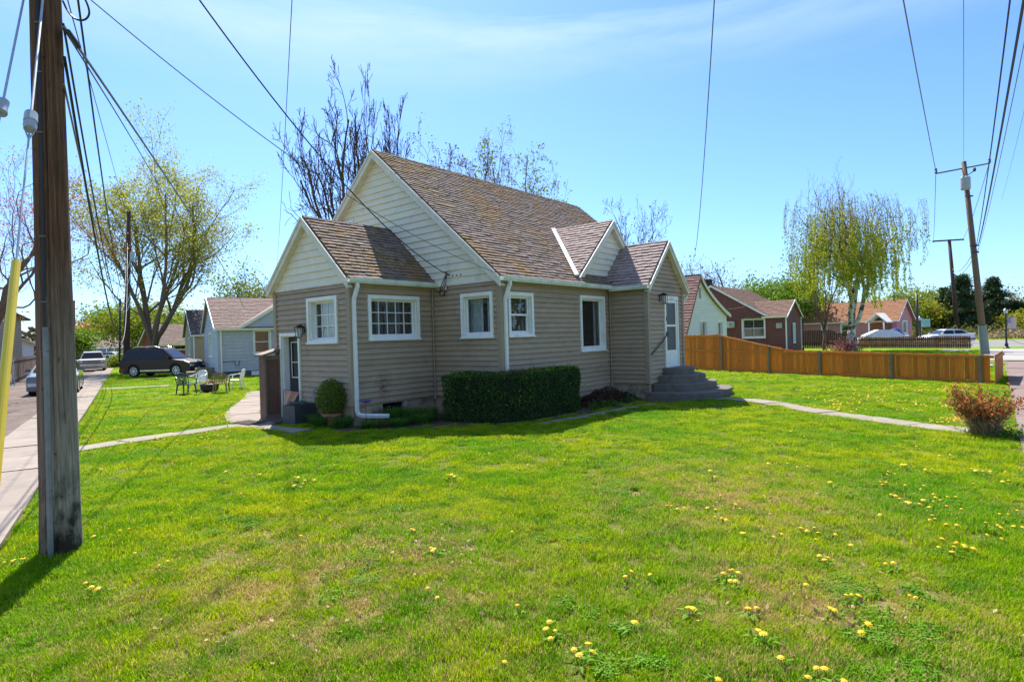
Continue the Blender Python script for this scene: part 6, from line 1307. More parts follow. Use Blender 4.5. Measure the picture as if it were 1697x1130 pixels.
picket_fence('board_fence', 'weathered brown board fence across the road behind the yellow guard', A_, B_, lambda x: 1.55, .15, M('fence_weathered', (.18, .11, .075), (.13, .08, .055), 3, .8, rnd=.2), DKR, [[(0, 1.4), (L3, 1.4)], [(0, .3), (L3, .3)]], gap=.05, dog=.005)
root = thing('mesh_gate', 'grey metal mesh panel at the left edge beside the board fence', 'gate', at(3, 33), .2); m_ = MB()
for x in (-.9, .55): m_.tube([(x, 0, 0), (x, 0, 1.4)], .03, 6)
m_.tube([(-.9, 0, 1.38), (.55, 0, 1.38)], .02, 5); m_.tube([(-.9, 0, .1), (.55, 0, .1)], .02, 5)
m_.build('frame', GALV, root); m_ = MB()
for k in range(16): m_.tube([(-.9 + k * .09, 0, .1), (-.9 + k * .09, 0, 1.38)], .008, 4)
for k in range(14): m_.tube([(-.9, 0, .12 + k * .09), (.55, 0, .12 + k * .09)], .008, 4)
tag(m_.build('mesh', GALV, root), kind='stuff')

# ================================================================== VEHICLES
def wheel(root, x, y, r, w, side, rimm):
    m_ = MB(); n = 22; prof = [(r * .62, -w / 2), (r * .93, -w / 2), (r, -w / 2 + .03), (r, w / 2 - .03), (r * .93, w / 2), (r * .62, w / 2)]
    def ring(rr, yy): return [(x + rr * cos(2 * pi * k / n), y + yy, r + rr * sin(2 * pi * k / n)) for k in range(n)]
    b = 0
    for rr, yy in prof: m_.v += ring(rr, yy)
    for i in range(5):
        for k in range(n): k2 = (k + 1) % n; m_.f.append((i * n + k, i * n + k2, (i + 1) * n + k2, (i + 1) * n + k))
    m_.m = [0] * len(m_.f); o = m_.build('wheel', RUBBER, root, fix=True)
    m_ = MB(); yo = y + side * (w / 2 - .015); m_.v = [(x + r * .64 * cos(2 * pi * k / n), yo - side * .05, r + r * .64 * sin(2 * pi * k / n)) for k in range(n)]; m_.f = [tuple(range(n))]; m_.m = [0]
    m_.build('wheel_back', BLACKP, o)
    m_ = MB(); m_.tube([(x + r * .62 * cos(2 * pi * k / n), yo, r + r * .62 * sin(2 * pi * k / n)) for k in range(n + 1)], .022, 4)
    for k in range(7):
        a_ = 2 * pi * k / 7; c_, s_ = cos(a_), sin(a_); t_ = .055; q = [(.07, -t_ / 2), (.62 * r, -t_ / 2), (.62 * r, t_ / 2), (.07, t_ / 2)]
        P_ = [(x + a * c_ - b_ * s_, yo - side * .02, r + a * s_ + b_ * c_) for a, b_ in q]; P2 = [(p[0], yo + side * .008, p[2]) for p in P_]; m_.hexa(P_ + P2)
    m_.v += [(x + .09 * cos(2 * pi * k / 10), yo + side * .012, r + .09 * sin(2 * pi * k / 10)) for k in range(10)]; m_.f.append(tuple(range(len(m_.v) - 10, len(m_.v)))); m_.m.append(0)
    m_.build('rim', rimm, o, fix=True)
RIM = M('rim_silver', (.62, .63, .64), (.5, .5, .52), 5, .3, metal=.8)
def paint(name, c): return M(name, c, tuple(x * .93 for x in c), 2, .35, spec=.6, coat=.8)
HEADL = M('headlight', (.6, .62, .64), None, 4, .1, spec=.8); TAILL = M('taillight', (.45, .02, .015), (.35, .015, .01), 4, .2); CHROME = M('chrome', (.7, .7, .72), None, 4, .15, metal=1)
def car(name, label, cat, loc, rz, paintm, Lc, Wc, Hc, outline, cabin, wheels, wr, belt, lamps=True, group=None, pillars=(), detail=None):
    """outline: lower body side profile (x,z) without arches; cabin: [(x,z)] greenhouse profile from belt; +x is forward"""
    root = thing(name, label, cat, loc, rz, group); hw_ = Wc / 2
    # body lower shell: arches cut
    pts = []
    bot = .22 if Hc < 1.6 else .28
    lowx = sorted(wheels)
    seq = [(outline[0][0], bot)]
    for wx_ in lowx:
        R_ = wr * 1.17; seq += [(wx_ - R_, bot)] + [(wx_ - R_ * cos(pi * k / 8), wr + R_ * sin(pi * k / 8)) if wr + R_ * sin(pi * k / 8) > bot else (wx_ - R_ * cos(pi * k / 8), bot) for k in range(1, 8)] + [(wx_ + R_, bot)]
    seq += [(outline[-1][0], bot)]
    poly = seq + [p for p in outline[::-1]]
    lay = [(-hw_ * .93, .985), (-hw_, 1.0), (-hw_ * .99, 1.0), (hw_ * .99, 1.0), (hw_, 1.0), (hw_ * .93, .985)]
    m_ = MB(); n = len(poly); ys = [(-hw_ + .05, 1), (-hw_, 0), (hw_, 0), (hw_ - .05, 1)]
    cz = .6; cx_ = 0
    rings = []
    for y, inner in ((-hw_ + .10, 1), (-hw_, 0), (hw_, 0), (hw_ - .10, 1)):
        rings.append([(x * (1.0 if inner else .985), y, z if (not inner) else (z + (.02 if z > .6 else 0))) for x, z in poly])
    # order: left inner(top narrower) -> treat as side bevel
    V = []
    for y, sc_, dz in ((-hw_, .985, 0), (-hw_ + .09, 1.0, .025), (hw_ - .09, 1.0, .025), (hw_, .985, 0)): V += [(x * sc_, y, z + (dz if z > wr * 2 + .05 else 0)) for x, z in poly]
    F_ = []
    for i in range(3):
        for k in range(n): k2 = (k + 1) % n; F_.append((i * n + k, i * n + k2, (i + 1) * n + k2, (i + 1) * n + k))
    F_ += [tuple(range(n)), tuple(range(3 * n, 4 * n))[::-1]]; m_.add(V, F_); m_.build('body', paintm, root, fix=True)
    # wheel wells dark
    m_ = MB(); m_.box(outline[0][0] + .25, outline[-1][0] - .25, -hw_ + .14, hw_ - .14, bot - .05, belt - .25); m_.build('underbody', BLACKP, root)
    # cabin
    m_ = MB(); k = len(cabin); tw_ = .16 * Hc
    def yy(z): return hw_ - .06 - (z - belt) / (Hc - belt) * tw_
    V = [(x, -yy(z), z) for x, z in cabin] + [(x, yy(z), z) for x, z in cabin]; m_.add(V, [tuple(range(k)), tuple(range(k, 2 * k))[::-1]] + [(i, k + i, k + (i + 1) % k, (i + 1) % k) for i in range(k)]); m_.build('cabin', paintm, root, fix=True)
    # glass panels
    def lerp2(a, b, t_): return (a[0] + (b[0] - a[0]) * t_, a[1] + (b[1] - a[1]) * t_)
    top = [p for p in cabin if p[1] > belt + .05]; xr0, xr1 = cabin[0], cabin[-1]
    tops = sorted(top); tl, tr_ = tops[0], tops[-1]; zt_ = min(tl[1], tr_[1]) - .07; zb_ = belt + .035
    def xl(z): return xr0[0] + (tl[0] - xr0[0]) * (z - belt) / (tl[1] - belt)
    def xr(z): return xr1[0] + (tr_[0] - xr1[0]) * (z - belt) / (tr_[1] - belt)
    cuts = [0] + list(pillars) + [1]; pw_ = .035
    for sd_ in (-1, 1):
        for a, b in zip(cuts[:-1], cuts[1:]):
            q = []
            for z, ts in ((zb_, (a, b)), (zt_, (b, a))):
                x0, x1 = xl(z) + .09, xr(z) - .09
                for tt_ in ts: x = x0 + (x1 - x0) * tt_; x += pw_ if tt_ == a and a > 0 else (-pw_ if tt_ == b and b < 1 else 0); q.append((x, sd_ * (yy(z) + .008), z))
            m_ = MB(); m_.add(q, [(0, 1, 2, 3)]); m_.build('side_window', CARGLASS, root)
    for (bx, tx, nm) in ((xr1, tr_, 'windscreen'), (xr0, tl, 'rear_window')):
        sg = 1 if nm == 'windscreen' else -1; q = []
        for z, s_ in ((belt + .04, -1), (belt + .04, 1), (zt_ + .02, 1), (zt_ + .02, -1)):
            x = bx[0] + (tx[0] - bx[0]) * (z - belt) / (tx[1] - belt) + sg * .012; q.append((x, s_ * (yy(z) - .07), z + .004))
        m_ = MB(); m_.add(q, [(0, 1, 2, 3)]); m_.build(nm, CARGLASS, root)
    for wx_ in wheels:
        for s_ in (-1, 1): wheel(root, wx_, s_ * (hw_ - .12), wr, .22, s_, RIM)
    xf, xb = outline[-1][0], outline[0][0]
    if lamps:
        zf = outline[-2][1] - .14; zr_ = outline[1][1] - .16
        for s_ in (-1, 1):
            m_ = MB(); a_, b_ = sorted((s_ * (hw_ - .04), s_ * (hw_ - .42))); m_.box(xf - .28, xf - .012 + .02, a_ if s_ > 0 else a_ - .0, b_, zf - .07, zf + .07); m_.build('headlight', HEADL, root)
            m_ = MB(); a_, b_ = sorted((s_ * (hw_ + .006), s_ * (hw_ - .32))); m_.box(xb - .015, xb + .30, a_, b_, zr_ - .09, zr_ + .08); m_.build('taillight', TAILL, root)
            m_ = MB(); x_ = xr1[0] - .35; a_, b_ = sorted((s_ * (hw_ + .14), s_ * (hw_ - .06))); m_.box(x_ - .05, x_ + .09, a_, b_, belt + .0, belt + .15); m_.build('mirror', paintm, root)
    m_ = MB(); m_.box(xf - .03, xf + .012, -hw_ * .5, hw_ * .5, bot + .18, bot + .42); m_.build('grille', BLACKP, root)
    for x_ in (xf + .012, xb - .02): m_ = MB(); m_.box(x_, x_ + .012, -.16, .16, bot + .12, bot + .26); m_.build('number_plate', M('plate_pale', (.5, .5, .5), None, 4, .5) if 'plate_pale' not in bpy.data.materials else bpy.data.materials['plate_pale'], root)
    return root
SUVP = M('paint_maroon', (.038, .010, .016), (.032, .009, .013), 2, .42, spec=.4, coat=.25); 
sv = at(270, 39.3); sv.z = 0
suv = car('suv', 'dark maroon sport utility vehicle parked on the grass by the big tree', 'car', sv, radians(0 - 1), SUVP, 4.8, 1.9, 1.76,
    [(-2.40, .45), (-2.42, .62), (-2.36, 1.06), (-1.0, 1.10), (.8, 1.06), (1.25, 1.02), (2.0, .93), (2.32, .80), (2.40, .50)], [(-2.34, 1.06), (-2.02, 1.66), (-1.4, 1.745), (.0, 1.755), (.42, 1.69), (1.28, 1.03)], (-1.45, 1.40), .37, 1.06, pillars=(.27, .57))
m_ = MB()
for s_ in (-1, 1): m_.tube([(-1.6, s_ * .68, 1.77), (-1.4, s_ * .68, 1.83), (-.1, s_ * .68, 1.84), (.15, s_ * .68, 1.76)], .02, 5)
m_.build('roof_rail', CHROME, suv)
for s_ in (-1, 1): m_ = MB(); m_.box(-1.0, 1.0, s_ * .955 - .012, s_ * .955 + .012, .36, .43); m_.build('sill_strip', CHROME, suv)
for s_ in (-1, 1):
    for x in (-.55, .5): m_ = MB(); m_.tube([(x - .09, s_ * .96, .98), (x + .09, s_ * .96, .98)], .018, 5); m_.build('door_handle', SUVP, suv)
    for x in (-.88, .12, 1.02): m_ = MB(); m_.box(x - .006, x + .006, s_ * .951 - .002, s_ * .951 + .002, .5, 1.05); m_.build('door_gap', BLACKP, suv)
m_ = MB(); m_.box(-2.44, -2.30, -.93, .93, .32, .52); m_.build('bumper', SUVP, suv)
suv.scale = (.98, 1, 1.09)
# pickup facing the camera
PUP = paint('paint_tan', (.46, .42, .36)); pl_ = at(151, 51.5); fd = math.atan2(-SD.y, -SD.x)
pu = car('pickup_truck', 'old tan pickup truck facing down the road beside the sidewalk', 'truck', pl_ + SD * 2.4, fd, PUP, 5.2, 1.95, 1.75,
    [(-2.6, .6), (-2.6, 1.08), (-.9, 1.10), (.5, 1.10), (2.45, 1.06), (2.6, .98), (2.6, .5)], [(-.95, 1.10), (-.82, 1.68), (-.6, 1.74), (.25, 1.74), (.45, 1.68), (.95, 1.10)], (-1.6, 1.65), .38, 1.10, pillars=(), lamps=False)
m_ = MB(); m_.box(2.60, 2.65, -.90, .90, .74, 1.02); gr_ = m_.build('front_grille', M('grille_brown', (.16, .12, .10), (.12, .09, .08), 8, .5), pu)
for k in range(7): m_ = MB(); m_.box(2.65, 2.66, -.58, .58, .76 + k * .038, .768 + k * .038); m_.build('grille_bar', CHROME, gr_)
for s_ in (-1, 1): m_ = MB(); m_.box(2.65, 2.68, min(s_ * .62, s_ * .86), max(s_ * .62, s_ * .86), .80, .98); m_.build('headlight', HEADL, pu); m_ = MB(); m_.box(.85, 1.0, min(s_ * 1.0, s_ * 1.2), max(s_ * 1.0, s_ * 1.2), 1.1, 1.32); m_.build('mirror', BLACKP, pu)
m_ = MB(); m_.box(2.62, 2.78, -.97, .97, .50, .66); m_.build('bumper', CHROME, pu)
# silver car hidden by the wooden pole
sc_ = at(85, 25.2) + SD * 2.0; silver = paint('paint_silver', (.10, .115, .125))
SED = dict(outline=[(-2.25, .45), (-2.28, .62), (-2.2, .96), (-1.5, .98), (.8, .93), (1.4, .88), (2.05, .74), (2.24, .62), (2.26, .42)], cabin=[(-1.85, .97), (-1.05, 1.38), (-.3, 1.45), (.25, 1.43), (1.15, .92)], wheels=(-1.35, 1.35), wr=.32, belt=.95)
def sedan(label, loc, rz, pm_, **k): return car('sedan', label, 'car', loc, rz, pm_, 4.5, 1.78, 1.45, SED['outline'], SED['cabin'], SED['wheels'], SED['wr'], SED['belt'], pillars=(.48,), **k)
HB = [(-2.0, .45), (-2.02, .62), (-1.95, 1.0), (-1.0, 1.02), (.8, .98), (1.3, .93), (1.9, .80), (2.05, .62), (2.06, .42)]
car('hatchback', 'silver hatchback parked on the road mostly hidden behind the wooden pole', 'car', sc_, fd, silver, 4.1, 1.76, 1.55, HB, [(-1.95, 1.0), (-1.7, 1.48), (-.3, 1.55), (.3, 1.52), (1.2, .97)], (-1.25, 1.3), .33, 1.0, pillars=(.5,))
sedan('white sedan passing on the far cross road in front of the slate house', at(181, 104), pi * .97, paint('paint_white', (.72, .73, .74)))
sedan('white sedan with dark windows parked beyond the low picket fence', D(1566, 565, 57.5) * 1 - Vector((0, 0, D(1566, 565, 57.5).z)), pi * .985, bpy.data.materials['paint_white'])
sedan('silver sedan far off behind the dark pole and the maroon car', at(214, 78), pi * .97, silver)
r_ = sedan('white car under a blue and white cover beside the pink house', at(1461, 60.5), pi * .9, bpy.data.materials['paint_white'])
m_ = MB(); m_.hexa([(-1.9, -.9, .9), (-.9, -.9, .9), (-.9, .9, .9), (-1.9, .9, .9), (-1.4, -.6, 1.62), (-.9, -.6, 1.58), (-.9, .6, 1.58), (-1.4, .6, 1.62)]); o = m_.build('blue_tarp', M('tarp_blue', (.03, .12, .42), None, 4, .6), r_)
m_ = MB(); m_.add([(-2.0, -.95, .82), (-1.0, -.85, 1.50), (.4, -.8, 1.56), (1.7, -.95, .96), (-2.0, .95, .82), (-1.0, .85, 1.50), (.4, .8, 1.56), (1.7, .95, .96)], [(0, 1, 2, 3), (4, 7, 6, 5), (0, 4, 5, 1), (1, 5, 6, 2), (2, 6, 7, 3)]); m_.build('cover_cloth', M('cover_white', (.62, .64, .68), None, 4, .7), r_, fix=True)

# ================================================================== STREET LAMPS AND SIGNS
def street_lamp(label, loc, h, banner=None):
    t = thing('street_lamp', label, 'street lamp', loc, 0); m_ = MB(); m_.lathe([(.22, 0), (.20, .06), (.12, .12), (.10, .35), (.06, .42), (.055, h * .8), (.045, h - .45)], 12); m_.build('post', BLACK, t)
    m_ = MB(); m_.lathe([(.05, h - .45), (.14, h - .40), (.15, h - .36)], 12); m_.lathe([(.17, h - .08), (.12, h - .02), (.03, h + .06), (.01, h + .12)], 12); m_.build('lamp_housing', BLACK, t)
    m_ = MB(); m_.lathe([(.10, h - .36), (.15, h - .08)], 12); m_.build('lamp_glass', bpy.data.materials['frosted_glass'], t)
    return t
l1 = at(1668, 43.5); hl = D(1662, 512, 43.5).z; lamp = street_lamp('black street lamp on the right pavement with a small faded flag', l1, hl)
m_ = MB(); m_.tube([(.05, 0, hl * .78), (.85, .0, hl * .80)], .012, 5); fl_o = m_.build('flag_arm', BLACK, lamp)
m_ = MB(); n = 6
m_.v = [(.12 + .62 * i / n, .04 * sin(i), hl * .79 - z * .85) for z in (0, 1) for i in range(n + 1)]; m_.f = [(i, i + 1, n + 2 + i, n + 1 + i) for i in range(n)]; m_.m = [0] * n
fm = newmat('faded_flag'); t_ = fm[1]; v = coords(t_); sx2 = t_.nodes.new('ShaderNodeSeparateXYZ'); t_.links.new(v, sx2.inputs[0]); w1_ = N(t_, 'ShaderNodeMath', operation='MULTIPLY'); w1_.inputs[1].default_value = 45; t_.links.new(sx2.outputs['Z'], w1_.inputs[0]); w2 = N(t_, 'ShaderNodeMath', operation='SINE'); t_.links.new(w1_.outputs[0], w2.inputs[0]); w3_ = N(t_, 'ShaderNodeMath', operation='GREATER_THAN'); w3_.inputs[1].default_value = 0; t_.links.new(w2.outputs[0], w3_.inputs[0])
cx1 = N(t_, 'ShaderNodeMath', operation='LESS_THAN'); cx1.inputs[1].default_value = .38; t_.links.new(sx2.outputs['X'], cx1.inputs[0]); cz1 = N(t_, 'ShaderNodeMath', operation='GREATER_THAN'); cz1.inputs[1].default_value = hl * .79 - .45; t_.links.new(sx2.outputs['Z'], cz1.inputs[0]); ca = N(t_, 'ShaderNodeMath', operation='MULTIPLY'); t_.links.new(cx1.outputs[0], ca.inputs[0]); t_.links.new(cz1.outputs[0], ca.inputs[1])
t_.links.new(mixc(t_, ca.outputs[0], mixc(t_, w3_.outputs[0], (.55, .50, .52), (.48, .24, .24)), (.20, .20, .34)), fm[2].inputs['Base Color']); m_.build('flag', fm[0], fl_o)
street_lamp('black street lamp beside the slim dark pole near the pink house', at(1526, 58), D(1525, 525, 58).z)
root = thing('street_sign', 'small pale blue-green sign on a thin post beyond the pink house', 'sign', at(1527, 70)); zz = D(1530, 535, 70).z; m_ = MB(); m_.tube([(0, 0, 0), (0, 0, zz + .5)], .04, 6); m_.build('post', GALV, root); m_ = MB(); m_.box(.1, 1.1, -.03, .03, zz - .5, zz + .5); m_.build('sign_panel', M('sign_teal', (.28, .48, .46), None, 4, .5), root)

# ================================================================== TREES
tree('maple_tree', 'large spreading tree with thick forked trunk and tiny new leaves behind the maroon car', at(263, 50), top_at(265, 234, 50), 7.2, bark=BARK, leaf=LF_BUD, leafn=36000, leafs=.15, trunk_h=3.0, trunk_r=.58, limbs=7, seed=19, levels=4, limb_ang=(10, 30), kids=(7, 6, 5), ratio=.50, limb_start=.62, spread=.40, down=.3, minr=.014, trop=.06, ang=(20, 42), wig=.065)
tree('tree', 'reddish bare-limbed tree at the left edge behind the yellow guard', at(-12, 24), 9.8, 4.3, bark=BARK_R, leaf=LF_RED, leafn=6500, leafs=.07, trunk_h=3.0, trunk_r=.30, limbs=5, seed=11, levels=4, limb_ang=(25, 60), kids=(5, 5, 4), ratio=.62, spread=.25, wig=.2)
tree('bare_tree', 'tall bare tree rising behind the cream gable, taller of the two tops', at(574, 32), top_at(570, 108, 32), 3.2, bark=BARK_D, trunk_h=6.4, trunk_r=.34, limbs=8, seed=26, levels=4, limb_ang=(12, 52), kids=(7, 5, 4), ratio=.50, limb_start=.8, minr=.023, trop=.07, wig=.15, ang=(25, 52), limb_len=.8)
tree('bare_tree', 'bare tree right behind the roof peak of the tan house', at(642, 34), top_at(640, 114, 34), 2.1, bark=BARK_D, trunk_h=7.4, trunk_r=.28, limbs=6, seed=27, levels=4, limb_ang=(12, 40), kids=(6, 5, 4), ratio=.50, limb_start=.8, minr=.022, trop=.08, wig=.15, ang=(24, 50), limb_len=.8)
for i, (x, y, d_, r_, n_, lb) in enumerate(((722, 228, 42, 2.9, 1500, 'thin budding tree just right of the roof peak'), (778, 206, 44, 3.4, 2200, 'budding tree above the middle of the long ridge'), (868, 218, 46, 4.2, 4200, 'wide budding tree above the far half of the ridge'))):
    tree('budding_tree', lb, at(x, d_), top_at(x, y, d_), r_, bark=BARK_R if i < 2 else BARK, leaf=LF_YG if i == 2 else LF_BRN, leafn=n_, leafs=.17, trunk_h=8.2, trunk_r=.30, limbs=8, seed=31 + i, levels=4, limb_ang=(12, 52), kids=(6, 5, 4), ratio=.5, limb_start=.6, spread=.2, minr=.018, trop=.07, wig=.15)
tree('bare_tree', 'small bare tree standing behind the cross gable', at(1052, 46), top_at(1052, 320, 46), 2.6, bark=BARK_D, leaf=LF_BRN, leafn=350, leafs=.14, trunk_h=6.0, trunk_r=.22, limbs=6, seed=41, levels=4, limb_ang=(15, 50), kids=(5, 4, 4), ratio=.5, minr=.018, limb_start=.7, spread=.1)
for i, (x, y, d_, r_) in enumerate(((1128, 420, 72, 3.0), (1165, 425, 76, 4.2), (1196, 445, 80, 3.2))):
    tree('russet_tree', ('bushy bare tree with russet twigs left of the white gable', 'bare russet-brown tree directly behind the white gable', 'low bare tree behind the brown house chimney')[i], at(x, d_), top_at(x, y, d_), r_, bark=BARK_R, leaf=LF_BRN, leafn=900, leafs=.2, trunk_h=2.5, trunk_r=.28, limbs=9, seed=51 + i, levels=3, limb_ang=(8, 40), kids=(7, 6), ratio=.5, minr=.02, trop=.16, spread=.3)
tree('tree', 'leafy olive tree behind the grey house roof', at(405, 62), top_at(405, 428, 62), 4.2, bark=BARK, leaf=LF_YG, leafn=7500, leafs=.22, trunk_h=2.5, trunk_r=.3, limbs=7, seed=61, levels=3, kids=(7, 6), ratio=.55, spread=.45, minr=.015)
tree('bare_tree', 'bare brown tree between the leafy one and the porch gable', at(447, 58), top_at(446, 435, 58), 2.6, bark=BARK_R, trunk_h=2.5, trunk_r=.2, limbs=9, seed=62, levels=3, kids=(7, 6), ratio=.5, minr=.016, trop=.12, leaf=LF_BRN, leafn=300, leafs=.2)
tree('tree', 'round yellow-green tree behind the dark pole and maroon car', at(222, 88), top_at(222, 505, 88), 5.5, bark=BARK, leaf=LF_YG, leafn=9000, leafs=.34, trunk_h=2.2, trunk_r=.35, limbs=7, seed=63, levels=3, kids=(6, 6), ratio=.6, spread=.8, down=.3)
tree('tree', 'yellow-green tree filling the gap behind the big trunk', at(283, 95), top_at(283, 495, 95), 6.0, bark=BARK, leaf=LF_YG, leafn=8000, leafs=.36, trunk_h=2.2, trunk_r=.35, limbs=7, seed=64, levels=3, kids=(6, 6), ratio=.6, spread=.9)
tree('tree', 'fresh green tree behind the slate house roof', at(178, 150), top_at(178, 508, 150), 5.5, bark=BARK, leaf=LF_G, leafn=6000, leafs=.55, trunk_h=3, trunk_r=.35, limbs=7, seed=65, levels=3, kids=(6, 5), ratio=.6, spread=.9)
tree('small_tree', 'small bright green tree left of the pickup windscreen', at(128, 60), top_at(130, 545, 60), 1.9, bark=BARK_D, leaf=LF_G, leafn=3500, leafs=.24, trunk_h=1.6, trunk_r=.1, limbs=6, seed=66, levels=3, kids=(5, 5), ratio=.6, spread=.3)
tree('tree', 'reddish brown tree far behind the road end', at(135, 135), top_at(140, 530, 135), 5.0, bark=BARK_R, leaf=LF_RED, leafn=2500, leafs=.5, trunk_h=3, trunk_r=.3, limbs=7, seed=67, levels=3, kids=(6, 5), ratio=.6, spread=.8)
tree('tree', 'bright green rounded tree between the brown house and the weeping birch', at(1292, 72), top_at(1290, 452, 72), 4.6, bark=BARK, leaf=LF_G, leafn=14000, leafs=.26, trunk_h=2.4, trunk_r=.3, limbs=8, seed=71, levels=3, kids=(7, 6), ratio=.6, spread=.6)
tree('tree', 'olive-brown leafy tree over the orange roof', at(1338, 78), top_at(1330, 478, 78), 5.0, bark=BARK_R, leaf=LF_OLIVE, leafn=7000, leafs=.26, trunk_h=2.4, trunk_r=.3, limbs=8, seed=72, levels=3, kids=(7, 6), ratio=.6, spread=.6)
tree('young_tree', 'slim budding tree in front of the dark picket fence', at(1366, 49), top_at(1370, 340, 49), 2.7, bark=BARK_R, leaf=LF_YG, leafn=3200, leafs=.14, trunk_h=2.6, trunk_r=.15, limbs=7, seed=73, levels=4, kids=(5, 4, 3), ratio=.55, limb_ang=(8, 35), spread=.3, trop=.13, minr=.012)
# weeping birch
bt, blines, btips = tree('weeping_birch', 'white-barked weeping birch with hanging yellow-green strands', at(1411, 46.5), top_at(1415, 270, 46.5), 4.3, bark=BARK_W, twigm=BARK_R, trunk_h=3.0, trunk_r=.46, limbs=6, seed=91, levels=4, limb_ang=(8, 32), kids=(5, 4, 4), ratio=.55, limb_start=.6, minr=.012, trop=.13, wig=.14)
strands = []; lp = []
rr = random.Random(4); idx = [k for k in range(len(btips)) if btips[k][2] < 12.3 and btips[k][2] > 3.0]
for k in rr.sample(idx, min(680, len(idx))):
    p = Vector(btips[k]); edge = (p.x ** 2 + p.y ** 2) ** .5; L_ = rr.uniform(.8, 2.6) + (.9 if edge > 2 else 0); L_ = min(L_, p.z - 1.3)
    if L_ < .4: continue
    out = Vector((p.x, p.y, 0)).normalized() * .15; pts = [p, p + out + Vector((0, 0, .03)), p + out * 2 + Vector((rr.gauss(0, .04), 0, -L_ * .35)), p + out * 2.3 + Vector((rr.gauss(0, .08), 0, -L_ * .7)), p + out * 2.4 + Vector((rr.gauss(0, .1), 0, -L_))]
    strands.append((pts, [.010, .009, .008, .007, .006]))
    dens = .2 if p.z > 10 else (.8 if p.z > 8.5 else 1.4)
    for _ in range(int(L_ * 34 * dens)):
        t_ = rr.random() ** .8; i_ = 1 + t_ * 3 - 1e-6; a_ = int(i_); q = pts[a_].lerp(pts[a_ + 1], i_ - a_); lp.append((q.x + rr.gauss(0, .05), q.y + rr.gauss(0, .05), q.z + rr.gauss(0, .05)))
tag(tube_cloud([([tuple(p) for p in s_[0]], s_[1]) for s_ in strands], lambda r: 3, 'hanging_twigs', BARK_R, bt), kind='stuff')
leaf_cloud('crown', lp, .125, LF_BIRCH, bt, seed=90, down=.9)
# right background: willow-yellow scrub and dark conifers
for i, (x, y, d_, r_, lf, n_, s_, lb) in enumerate(((1478, 470, 84, 4.0, LF_YG, 5500, .3, 'pale yellow-green tree behind the pink gable'), (1520, 500, 88, 4.2, LF_YEL, 7500, .32, 'yellow flowering tree right of the pink gable'), (1548, 480, 96, 4.5, LF_YG, 5500, .32, 'light olive tree behind the slim dark pole'),
        (1600, 525, 92, 3.2, LF_YEL, 4500, .3, 'low yellow tree between the two right poles'), (1622, 500, 98, 4.5, LF_BRN, 3500, .3, 'brown twiggy tree behind the leaning pole'), (1655, 480, 90, 4.6, LF_OLIVE, 4200, .3, 'olive-brown tree behind the right street lamp'), (1705, 520, 80, 2.6, LF_YEL, 2600, .28, 'bright yellow bush at the right edge'), (1572, 505, 90, 3.4, LF_OLIVE, 4500, .3, 'dull green tree left of the distant pole'))):
    tree('tree', lb, at(x, d_), top_at(x, y, d_), r_, bark=BARK_R, leaf=lf, leafn=n_, leafs=s_, trunk_h=1.8, trunk_r=.22, limbs=9, seed=101 + i, levels=3, kids=(6, 5), ratio=.55, spread=.5, minr=.015)
def conifer(label, base, H, R, seed, n=26000):
    t = thing('conifer', label, 'tree', base, 0); rg = np.random.default_rng(seed); m_ = MB(); m_.tube([(0, 0, 0), (0, 0, H * .95)], [.3, .04], 8); m_.build('trunk', BARK_D, t)
    lay = int(H * 2.2); P = []; lines = []
    for i in range(lay):
        z = H * (.06 + .92 * i / lay); rad_ = R * (1 - (i / lay) ** 1.3) * rg.uniform(.75, 1.1) + .12; nb = max(5, int(9 - 4 * i / lay))
        for k in range(nb):
            a_ = rg.random() * 6.28; L_ = rad_ * rg.uniform(.65, 1.1); e = (cos(a_) * L_, sin(a_) * L_, z - L_ * .18 + .05); lines.append(([(0, 0, z), (e[0] * .5, e[1] * .5, z - .03 * L_), e], [.05, .03, .012])); q = int(n / (lay * nb)); s_ = rg.random(q) ** .6
            P.append(np.stack([e[0] * s_ + rg.normal(0, .22, q), e[1] * s_ + rg.normal(0, .22, q), z + (e[2] - z) * s_ + rg.normal(-.06, .14, q)], 1))
    tag(tube_cloud(lines, lambda r: 3, 'branches', BARK_D, t), kind='stuff'); leaf_cloud('needles', np.concatenate(P), .30, LF_DK, t, seed=seed, aspect=.35)
for i, (x, y, d_, r_, lb) in enumerate(((1597, 452, 86, 5.2, 'tall dark conifer between the two right poles'), (1566, 474, 90, 4.4, 'dark conifer left of the distant pole'), (1625, 488, 92, 4.4, 'dark conifer behind the leaning pole'), (1650, 456, 88, 5.6, 'dark conifer behind the right street lamp'), (1690, 498, 86, 5.2, 'dark spreading conifer at the right edge'))):
    conifer(lb, at(x, d_), top_at(x, y, d_), r_, 200 + i, 22000)
